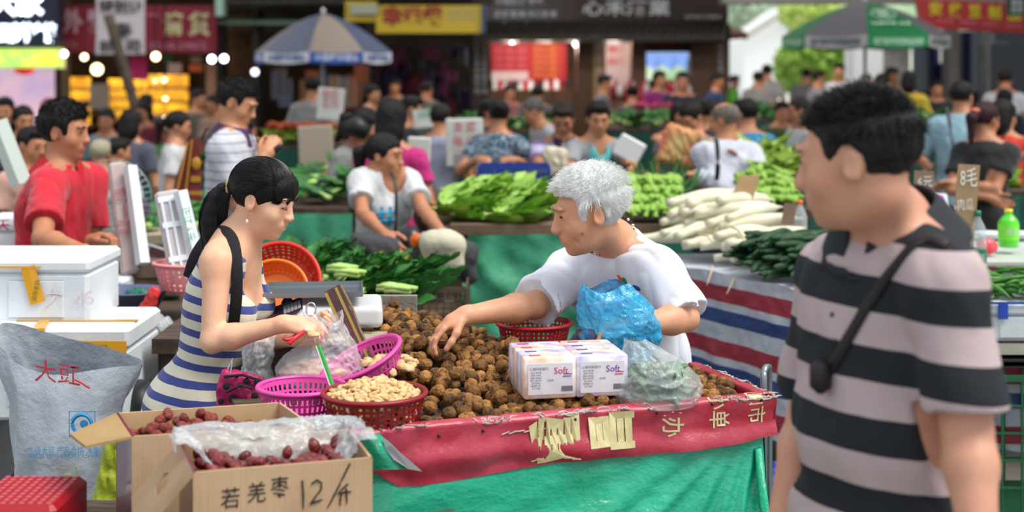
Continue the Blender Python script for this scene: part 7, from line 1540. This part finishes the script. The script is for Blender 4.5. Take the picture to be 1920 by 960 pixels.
# orange/red produce
for (x0, x1, y, d, c1, nm, cat, l_) in ((505, 630, 243, 13.6, '#b84a20', 'carrot', 'carrot', 'orange-red carrot on the distant left stall'), (610, 690, 335, 9.9, '#c8782c', 'mango', 'fruit', 'orange fruit at the front of the greens stall'), (1195, 1300, 205, 15.2, '#a02050', 'dragon_fruit', 'fruit', 'pinkish fruit on the distant centre stall')):
    me = MB().ball((0, 0, 0), (.035, .03, .028), 10, 8).mesh(nm, mat('p_' + c1.strip('#'), c1, .5), True)
    for i in range(46): o = bpy.data.objects.new(nm, me); COL.objects.link(o); o.location = at(rv.uniform(x0, x1), y + rv.uniform(-5, 3), d + rv.uniform(0, .4)); tag(o, l_, cat, nm + 's on a far stall')
for (x0, y0, x1, y1, d, l_, tx, ang) in ((595, 165, 645, 225, 12.5, 'white price card with pink writing held up left of centre', '特价\n五元', -.08), (836, 222, 906, 312, 10.8, 'large white foam board with red writing behind the lilac shirt', '青菜\n每斤\n三元', .02), (762, 257, 806, 352, 8.9, 'blank white foam sheet standing right of the magenta blouse', None, -.06), (775, 205, 820, 240, 12, 'pale green-white card behind the grey shirt', '白菜', .1), (560, 236, 625, 330, 11, 'beige foam board leaning left of the grey-and-black shirt', None, .05)):
    t = thing('price_board', l_, 'sign', at((x0 + x1) / 2, y1, d)); c = at((x0 + x1) / 2, (y0 + y1) / 2, d); R = Matrix.Rotation(-ang, 3, 'Y'); MB().box(c, ((x1 - x0) * d / F, .03, (y1 - y0) * d / F), R, bev=.008).build('board', mat('foam_board', '#d4d8d4', .8, var=('#c4c4bc', 3)) if 'beige' not in l_ else mat('foam_beige', '#a89c8c', .8), t)
    if tx:
        mb = MB()
        for k, ln in enumerate(tx.split('\n')): text_on(mb, ln, .09 * (d / 11), c + V(0, -.025, (y1 - y0) * d / F * (.3 - .28 * k)), R @ V(1, 0, 0), R @ V(0, 0, 1), fit=(x1 - x0) * d / F * .62, wobble=.006)
        mb.build('writing', mat('w_pink', '#c85a64', .6) if k else mat('w_green', '#58a878', .6), t)
q = at(784, 352, 8.9); o = MB().box((q.x, 8.95, q.z / 2), (.2, .25, q.z - .01)).build('wooden_crate', oldwood); tag(o, 'dark crate under the blank white foam sheet', 'crate')
o = MB().box(at(880, 300, 10.2), (.22, .2, .1)).build('grey_scale_box', mat('grey_plastic')); tag(o, 'dark grey scale box under the red-lettered board', 'scale')
o = MB().box(at(1180, 280, 9.2), (.18, .03, .15), Matrix.Rotation(.5, 3, 'Y'), bev=.01).build('white_scale_pan', mat('scale_white')); tag(o, 'white tilted scale panel right of the seated boy', 'scale')
table('cluttered grey table in front of the boy and the lilac polo', at(990, 0, 9.1).x, at(1240, 0, 9.1).x, 8.95, 9.25, at(0, 322, 9.1).z, oldwood, darkcloth)
for i, (x, y, c, l_) in enumerate(((1042, 305, '#cfc6b0', 'cream cloth bag in front of the lilac-striped polo'), (1272, 275, '#c9b070', 'yellow printed shopping bag held by the flowered-blouse woman'))):
    c_ = at(x, y, 9.0 + .2 * i); g = Field(c_ - V(.2, .15, .22), c_ + V(.2, .15, .22), .011); g.rbox(c_, (.08 + .04 * i, .05, .10 + .03 * i), Matrix.Rotation(.3 * i, 3, 'Y'), r=.045); g.folds(.008, (22, 22, 14), seed=i); o = g.build('shopping_bag', mat('bagc_%d' % i, c, .7, var=('#c8503c' if i else '#b4a888', 7, 1.4), bump=(14, .8))); tag(o, l_, 'bag')
# ------------------------------------------------------------------ people of the middle distance
redpolo = mat('red_pique', '#c8102c', .85, var=('#b00a24', 8), bump=(300, .2), sheen=.2)
D = person('man in red polo shirt with lettuce in his hand leaning on the foam boxes', 122, 195, 5.95, yaw=58, hyaw=82, hpitch=4, strands=3500, Ht=1.68, lean=8, fat=1.08, hair='crop', hcol='#0e0d0c', hvol=1.35, skin='#bb8260', vox=.0075, sleeve=.72, hem=.2, top_mat=redpolo, loose=.02, fold=.003, foldb=(.003, (7, 7, 5), 2), collar='#c8102c', bottom='#2c3038',
    J=dict(elR=at(80, 448, 5.55), wrR=at(160, 474, 5.38), shR=at(88, 350, 5.8), wrL=at(172, 452, 5.85)),
    hspec=(dict(dir=V(.9, -.2, .3), palm=V(.1, -.2, -.9), curl=1.0), dict(dir=V(.35, -.1, -.9), palm=V(.3, .1, -.8), curl=.35, spread=.15, sgn=1)))
poloW = mat('white_striped_polo', stripes=((0, 0, 1), [(0, '#c4c6d0'), (.78, '#9a9caa')], .045, 0, .001), rough=.9)
E_ = person('young man in white polo with thin grey stripes and purple collar looking at his phone', 444, 148, 7.1, yaw=85, hyaw=86, hpitch=24, Ht=1.70, lean=3, fat=.95, hair='crop', strands=2500, hcol='#100f0f', hvol=1.15, skin='#c8926c', vox=.009, sleeve=.8, hem=.2, top_mat=poloW, loose=.02, fold=.003, collar='#4a2a52', bottom='#30343c', J=dict(wrR=at(492, 298, 7.0), wrL=at(500, 292, 7.25)))
MB().tube(smooth_path([at(378, 262, 6.95), at(392, 240, 6.93), at(404, 300, 6.9), at(418, 346, 6.95)], 12), .010, 6, flat=.3).build('bag_strap', mat('dark_green_strap', '#1d2b26', .7), E_['root'])
ph = MB().box(at(510, 287, 7.05), (.03, .07, .13), Matrix.Rotation(.9, 3, 'Y'), bev=.006).build('phone', mat('phone_dark', '#101014', .2), None, True); tag(ph, 'dark phone held by the man in the white striped polo', 'phone')
rbag = thing('woven_bag', 'red and gold woven bag with yellow emblem beside the white polo man', 'bag', at(350, 380, 7.6)); MB().add([at(358, 258, 7.6), at(374, 260, 7.6), at(378, 378, 7.55), at(322, 372, 7.55), at(330, 330, 7.57)] + [at(358, 258, 7.72), at(374, 260, 7.72), at(378, 378, 7.75), at(322, 372, 7.75), at(330, 330, 7.73)], [(0, 4, 3, 2, 1), (5, 6, 7, 8, 9)] + [(i, (i + 1) % 5, (i + 1) % 5 + 5, i + 5) for i in range(5)]).build('body', mat('crimson_weave', '#6a1a1c', .7, bump=(60, .5)), rbag)
mb = MB(); mb.tube([at(352, 266, 7.585), at(330, 368, 7.54)], .012, 4, flat=.3); mb.tube([at(360, 262, 7.585), at(346, 374, 7.54)], .008, 4, flat=.3); mb.ball(at(368, 307, 7.57), (.025, .01, .035), 12, 8); mb.box(at(367, 336, 7.565), (.05, .01, .03)); mb.box(at(364, 362, 7.56), (.08, .01, .02)); mb.build('gold_print', mat('gold_print', '#c08a20', .6), rbag)
gtee = mat('pale_grey_tee', '#c9cbce', .9, var=('#bfc2c4', 8), sheen=.2)
G = person('woman in pale grey t-shirt with turquoise print on her scooter', 722, 250, 7.25, yaw=42, hyaw=72, hpitch=6, sex='f', Ht=1.62, lean=12, hair='pony', hcol='#131012', skin='#bb8462', vox=.008, sleeve=.62, hem=.12, neckcut='scoop', top_mat=gtee, loose=.014, fold=.0025, fat=1.08, bottom='#3a332c',
    J=dict(wrR=at(722, 440, 6.75), wrL=at(832, 440, 6.75), elR=at(680, 400, 7.0), elL=at(795, 395, 7.05), shR=at(672, 340, 7.2), shL=at(770, 340, 7.32), pelvis=at(705, 500, 7.35), neck=at(722, 322, 7.28)))
tq = mat('turquoise_print', '#1c9ec8', .7); mb = MB(); 
for a, b in (((704, 400), (742, 398)), ((702, 415), (740, 412)), ((716, 388), (714, 424)), ((732, 388), (730, 424))): mb.tube([at(a[0], a[1], 7.06), at((a[0] + b[0]) / 2, (a[1] + b[1]) / 2, 7.05), at(b[0], b[1], 7.07)], .011, 6, flat=.5)
mb.build('print', tq, G['root']); MB().tube(smooth_path([at(733, 322, 7.16), at(742, 350, 7.09), at(743, 400, 7.04), at(740, 450, 7.05)], 12), .009, 6, flat=.4).build('bag_strap', blk, G['root'])
P = lambda *a, **k: person(*a, **k)
P('person in magenta blouse seen from behind beside the grey-shirt woman', 735, 190, 8.1, yaw=170, sex='f', Ht=1.66, lean=6, hair='bob', hcol='#141214', hvol=1.25, skin='#bb8462', vox=.013, sleeve=.5, top='#b4186e', fold=.004, bottom='#23242c', fat=1.1, J=dict(wrL=at(812, 400, 7.8) if False else at(788, 390, 7.9)))
P('bending person in grey shirt with black shoulders looking right', 686, 203, 8.9, yaw=70, hyaw=90, hpitch=25, Ht=1.6, lean=26, hair='pony', hcol='#121012', sex='f', skin='#bb8462', vox=.014, sleeve=.6, top='#8c8c88', fat=1.1)
MB().tube([at(640, 240, 8.85), at(668, 236, 8.8), at(690, 250, 8.8)], [.04, .07, .05], 10).build('black_shawl', blk, [o for o in COL.objects if o.get('label', '').startswith('bending person')][0], True)
P('man in pale lilac shirt seen from behind left of the red-lettered board', 826, 195, 11.0, yaw=168, Ht=1.62, top='#9a9fb4', vox=.016, bottom='#1c1e26', fat=1.0, hcol='#1a1614')
P('man with black vest over white sleeves behind the lilac shirt', 772, 180, 12.5, yaw=60, hyaw=95, hpitch=15, Ht=1.66, top='#20242e', vox=.018, fat=1.0)
P('woman in navy flowered dress with bun seen from behind', 936, 188, 10.2, yaw=165, hyaw=180, sex='f', Ht=1.56, hair='bun', hcol='#0f0d10', top_mat=mat('navy_floral', '#18375c', .85, var=('#8aa0a8', 38, 3.4)), sleeve=.5, vox=.015, fat=1.15, skin='#bb8462', hands=(at(895, 300, 9.9), at(968, 300, 10.0)))
P('man in white shirt with cropped grey hair bending left behind the lilac-striped polo', 1000, 184, 12.2, yaw=-70, hyaw=-88, hpitch=25, lean=30, Ht=1.6, hair='crop', hcol='#4a4644', hcol2='#7a7672', top='#b4b2ba', vox=.017, fat=1.1)
lil_p = mat('lilac_striped_polo', stripes=((0, 0, 1), [(0, '#8a7aa0'), (.5, '#a9a8c4'), (.75, '#6f6488')], .16, .02, .001), rough=.9)
P('man in lilac and white striped polo with dark collar looking down', 1056, 194, 10.1, yaw=10, hyaw=-5, hpitch=26, Ht=1.64, lean=10, hair='short', hcol='#241c18', top_mat=lil_p, collar='#2e1c38', skin='#b07c58', vox=.012, sleeve=.9, fat=1.15, hands=(at(1085, 322, 9.6), at(1018, 320, 9.6)))
tq2 = mat('grey_and_turquoise_tee', '#8a8e92', .9)
Q_ = P('boy in grey tee with turquoise front facing the camera', 1121, 192, 9.6, yaw=22, hyaw=8, hpitch=12, Ht=1.6, lean=10, hair='short', hcol='#100e10', hvol=1.2, top_mat=tq2, neckcut='v', skin='#c08a66', vox=.011, sleeve=.8, fat=1.0, hands=(at(1185, 308, 9.2), at(1092, 318, 9.1)))
g = Field(Q_['neck'] - V(.2, .25, .35), Q_['neck'] + V(.2, .1, .1), .008); cc_ = Q_['neck'] - Q_['u'] * .13 + Q_['ff'] * .075; g.ell(cc_, (.095, .065, .14), Q_['Rt'], k=.01); g.ell(Q_['neck'] + Q_['ff'] * .10 - V(0, 0, .0), (.045, .09, .085), Q_['Rt'], cut=True, k=.01); g.build('turquoise_front', mat('turquoise_cloth', '#5cb4b8', .9), Q_['root'])
P('woman in flowered cream blouse looking down at her shopping bag', 1296, 190, 10.0, yaw=-55, hyaw=-50, hpitch=32, sex='f', Ht=1.6, lean=10, hair='bun', hcol='#15100e', top_mat=mat('cream_floral', '#b8ae94', .85, var=('#6a6450', 30, 3)), skin='#c08a68', vox=.012, fat=1.0, hands=(at(1262, 270, 9.6), at(1250, 275, 9.7)))
R_ = P('bald old man in white shirt with black shoulder strap seen from behind', 1357, 192, 9.1, yaw=-150, hyaw=-120, hpitch=14, Ht=1.66, lean=6, hair='balding', hcol='#5c5048', hcol2='#8a8078', skin='#b98260', top='#c6cad8', sleeve=1.9, vox=.011, fat=1.18, loose=.022, fold=.005, foldb=(.004, (7, 7, 5), 1), bottom='#6a788e', hands=(at(1306, 330, 8.85), at(1385, 300, 9.0)))
MB().tube(smooth_path([at(1333, 246, 8.90), at(1343, 262, 8.82), at(1346, 310, 8.80), at(1342, 350, 8.84)], 12), .016, 6, flat=.3).build('shoulder_strap', blk, R_['root'])
g = Field(at(1315, 400, 9.0) - V(.25, .15, .35), at(1315, 400, 9.0) + V(.25, .15, .3), .01); g.cone(at(1318, 352, 9.0), at(1312, 430, 9.0), .03, .11, k=.04); g.rbox(at(1312, 405, 9.0), (.125, .05, .10), None, r=.05, k=.05); g.folds(.007, (20, 20, 10), seed=3); o = g.build('red_bag', mat('deep_red_bag', '#b0101c', .6, bump=(12, .8))); tag(o, 'deep red bag hanging from the hand of the man in white', 'bag')
P('man in bright blue t-shirt behind the white-shirted man', 1398, 185, 10.6, yaw=-165, hyaw=-140, Ht=1.66, top='#0a78a8', vox=.015, hcol='#0e0d0d', fat=1.0)
P('man in white and grey shirt looking left beside the passing man\'s forehead', 1498, 183, 12.5, yaw=-75, hyaw=-88, hpitch=8, Ht=1.68, hair='crop', hcol='#2a2624', top='#c4c8d2', vox=.015, fat=1.15, skin='#b98260')
S_ = P('man in light blue shirt with black strap across his back', 1803, 153, 10.8, yaw=172, hyaw=145, Ht=1.72, top='#8fb4c4', vox=.014, sleeve=.8, hcol='#14110f', fat=1.2, loose=.025, fold=.005, hands=(at(1728, 300, 10.6), at(1850, 320, 10.6)))
MB().tube(smooth_path([at(1775, 200, 10.56), at(1782, 240, 10.5), at(1790, 300, 10.5)], 10), .015, 6, flat=.3).build('shoulder_strap', blk, S_['root'])
T_ = P('woman in black t-shirt with long reddish-black ponytail and coral hair clip', 1848, 191, 8.8, yaw=160, hyaw=125, sex='f', Ht=1.58, top='#15151a', vox=.012, hair='pony', hcol='#24161a', hcol2='#4a2428', sleeve=.6, fat=1.05, skin='#bb8462', bottom='#1c1c22', hands=(at(1858, 372, 8.6), at(1790, 345, 8.7)))
o = MB().tube([T_['hp'](-.03, .115, .045), T_['hp'](0, .13, .05), T_['hp'](.03, .115, .045)], .014, 8).build('hair_clip', mat('coral_clip', '#e8785c', .5), T_['root'], True)
U_ = P('woman in orange-red t-shirt at the right edge', 1882, 187, 9.6, yaw=165, hyaw=130, sex='f', Ht=1.6, top='#c83420', vox=.014, hair='bob', hcol='#1c1214', sleeve=.6, fat=1.05, skin='#bb8462', hands=(at(1925, 290, 9.3), None))
MB().tube([at(1892, 238, 9.42), at(1878, 262, 9.40), at(1864, 282, 9.42)], .007, 5).build('bag_strap', blk, U_['root'])
bgp = [
 ('woman in black t-shirt sitting behind the blue-shirted man\'s stall', 1756, 150, 16.5, 0, 'f', '#16161c', 'bun', 1.5), ('person in yellow-green top left of the green price tags', 1656, 138, 16, 120, 'f', '#9aa030', 'bob', 1.6),
 ('person in yellow top with dark bob turned away', 1704, 133, 15.5, 160, 'f', '#c0a820', 'bob', 1.62), ('dark-haired person in mustard shirt between the yellow tops', 1672, 126, 18, 20, 'm', '#a88a18', 'short', 1.66),
 ('man in grey-white shirt walking away before the right dark window', 1884, 130, 16.5, 160, 'm', '#a9adb4', 'short', 1.72), ('man in white-grey shirt standing at the bright exit', 1438, 121, 22, 180, 'm', '#a9a6a4', 'short', 1.7),
 ('person in grey top left of the white-grey shirt at the exit', 1422, 134, 21, 150, 'm', '#8e8a88', 'short', 1.62), ('person in grey top by the bright green tree', 1535, 132, 20, 100, 'm', '#8e8c92', 'short', 1.64),
 ('person in dark grey top left edge of the green tree', 1512, 128, 23, 170, 'm', '#6e6a70', 'crop', 1.68), ('man in white t-shirt in front of the green tree', 1573, 118, 20, -20, 'm', '#e8eaee', 'crop', 1.7),
 ('woman with dark hair peeping beside the passing man\'s head', 1624, 138, 19, -10, 'f', '#d8d4d0', 'bob', 1.6), ('child in bright green top at the bright exit', 1378, 141, 24, 90, 'm', '#6ac83a', 'short', 1.5),
 ('person in dark blue top at the right end of the brown shop', 1345, 138, 20, 60, 'm', '#163a6a', 'short', 1.6), ('woman in magenta vest at the counter of the brown shop', 1237, 132, 17.5, 30, 'f', '#8c1c70', 'long', 1.62),
 ('man in dark navy shirt facing the camera under the blue awning', 1280, 134, 16.5, -5, 'm', '#10142a', 'crop', 1.7), ('man in grey shirt sitting beside the tan post', 1134, 140, 18, 80, 'm', '#6e6a70', 'short', 1.55),
 ('dark-haired woman in grey in front of the wine jars', 1186, 160, 16.5, 170, 'f', '#4a4448', 'bun', 1.5), ('man in white shirt with back turned below the blue umbrella', 588, 143, 14.5, 165, 'm', '#8f8e92', 'short', 1.7),
 ('woman with pale face in the dark clothes shop doorway', 740, 148, 19.5, 0, 'f', '#5a5048', 'bun', 1.6), ('dark-haired person behind the white price card', 698, 158, 15.5, 60, 'm', '#3a3034', 'bob', 1.62),
 ('man in black jacket in the centre aisle before the dark shop', 800, 152, 18, 150, 'm', '#5e5854', 'short', 1.6), ('person with dark patterned grey shirt seen from behind, left of centre', 246, 205, 11, 172, 'f', '#4c4e60', 'bob', 1.62),
 ('woman in pale blue top with round face in the left aisle', 199, 203, 12.8, 0, 'f', '#6a8496', 'bun', 1.56), ('woman in white t-shirt with black ponytail turning right', 335, 208, 10.4, 100, 'f', '#c8c8cc', 'pony', 1.56),
 ('magenta-shirted person behind the striped polo', 462, 222, 12, 120, 'f', '#a01458', 'bob', 1.5), ('child with brown face behind the striped polo\'s arm', 466, 258, 10.5, 10, 'm', '#5a5660', 'crop', 1.2),
 ('dark-haired woman at the far left behind the foam boxes', 44, 198, 11, 40, 'f', '#4a4048', 'bob', 1.6), ('dark-haired person at the left edge', 8, 182, 12, 10, 'm', '#3a3440', 'short', 1.64),
 ('person in peach top bending beside the man in red', 60, 238, 7.9, 60, 'm', '#c49a8c', 'short', 1.5), ('person in pink cap in front of the glowing pink panel', 92, 184, 13.5, 20, 'f', '#6a5a60', 'bob', 1.6),
 ('old person with whitish short hair behind the fan', 188, 262, 8.9, 176, 'm', '#5a7a70', 'short', 1.3), ('child with black hair behind the dusty foam lid', 224, 258, 9.4, 120, 'm', '#9a9ca4', 'short', 1.3),
 ('woman with dark hair left of the flowered blouse', 1276, 192, 12, 20, 'f', '#6e6878', 'bob', 1.5), ('person in plum shirt right of the flowered blouse', 1326, 186, 11.5, -160, 'm', '#3a1c34', 'short', 1.6),
 ('dark-haired person behind the navy flowered dress', 916, 186, 13, 60, 'f', '#4a4c60', 'bob', 1.5), ('person with dark hair in olive top beside the yellow-green leaves', 1466, 190, 13.5, 10, 'm', '#4f5a34', 'short', 1.5),
 ('dark-haired woman behind the black t-shirt\'s shoulder', 1884, 166, 14, 150, 'f', '#1c2030', 'bob', 1.55), ('man with dark hair in front of the gift boxes', 1008, 160, 17, 170, 'm', '#5a5458', 'short', 1.5),
 ('woman in dusty pink top before the red poster', 956, 158, 17.5, 20, 'f', '#8a5a60', 'bun', 1.5), ('man in faded green shirt in the left aisle before the golden shelves', 372, 168, 16, 60, 'm', '#5f5a50', 'short', 1.6), ('woman in tan blouse between the shops and the striped polo', 400, 178, 15, -30, 'f', '#a08070', 'bun', 1.56),
 ('man with grey shirt at the far end of the left aisle', 275, 176, 16.5, 170, 'm', '#5a4a50', 'short', 1.6), ('woman in wine-red top in front of the slanting pole', 268, 190, 14.2, -20, 'f', '#7a2038', 'bob', 1.56), ('person in teal top in the left aisle', 150, 190, 15, 100, 'm', '#2a5a60', 'short', 1.6)]
for i, (l_, px, yt, d, yaw, sx, c, hr, ht) in enumerate(bgp):
    kw = {}
    if 'whitish' in l_: kw = dict(hcol='#b8b098', hcol2='#8a8470')
    if 'pink cap' in l_: kw = dict(hcol='#a04a60', hcol2='#c07080')
    person(l_, px, yt, d, yaw=yaw, sex=sx, top=c, hair=hr, Ht=ht, skin=('#bb8260', '#c08a66')[i % 2], vox=.015 if d < 11.5 else (.019 if d < 17 else .024), fat=1.02, fold=.004, hpitch=10, lean=5, bottom=('#2a2c33', '#3a3834')[i % 2], fat_=0) if False else person(l_, px, yt, d, yaw=yaw, sex=sx, top=c, hair=hr, Ht=ht, skin=('#bb8260', '#c08a66')[i % 2], vox=.015 if d < 11.5 else (.019 if d < 17 else .024), fat=1.02, fold=.004, hpitch=10, lean=5, bottom=('#2a2c33', '#3a3834')[i % 2], **kw)
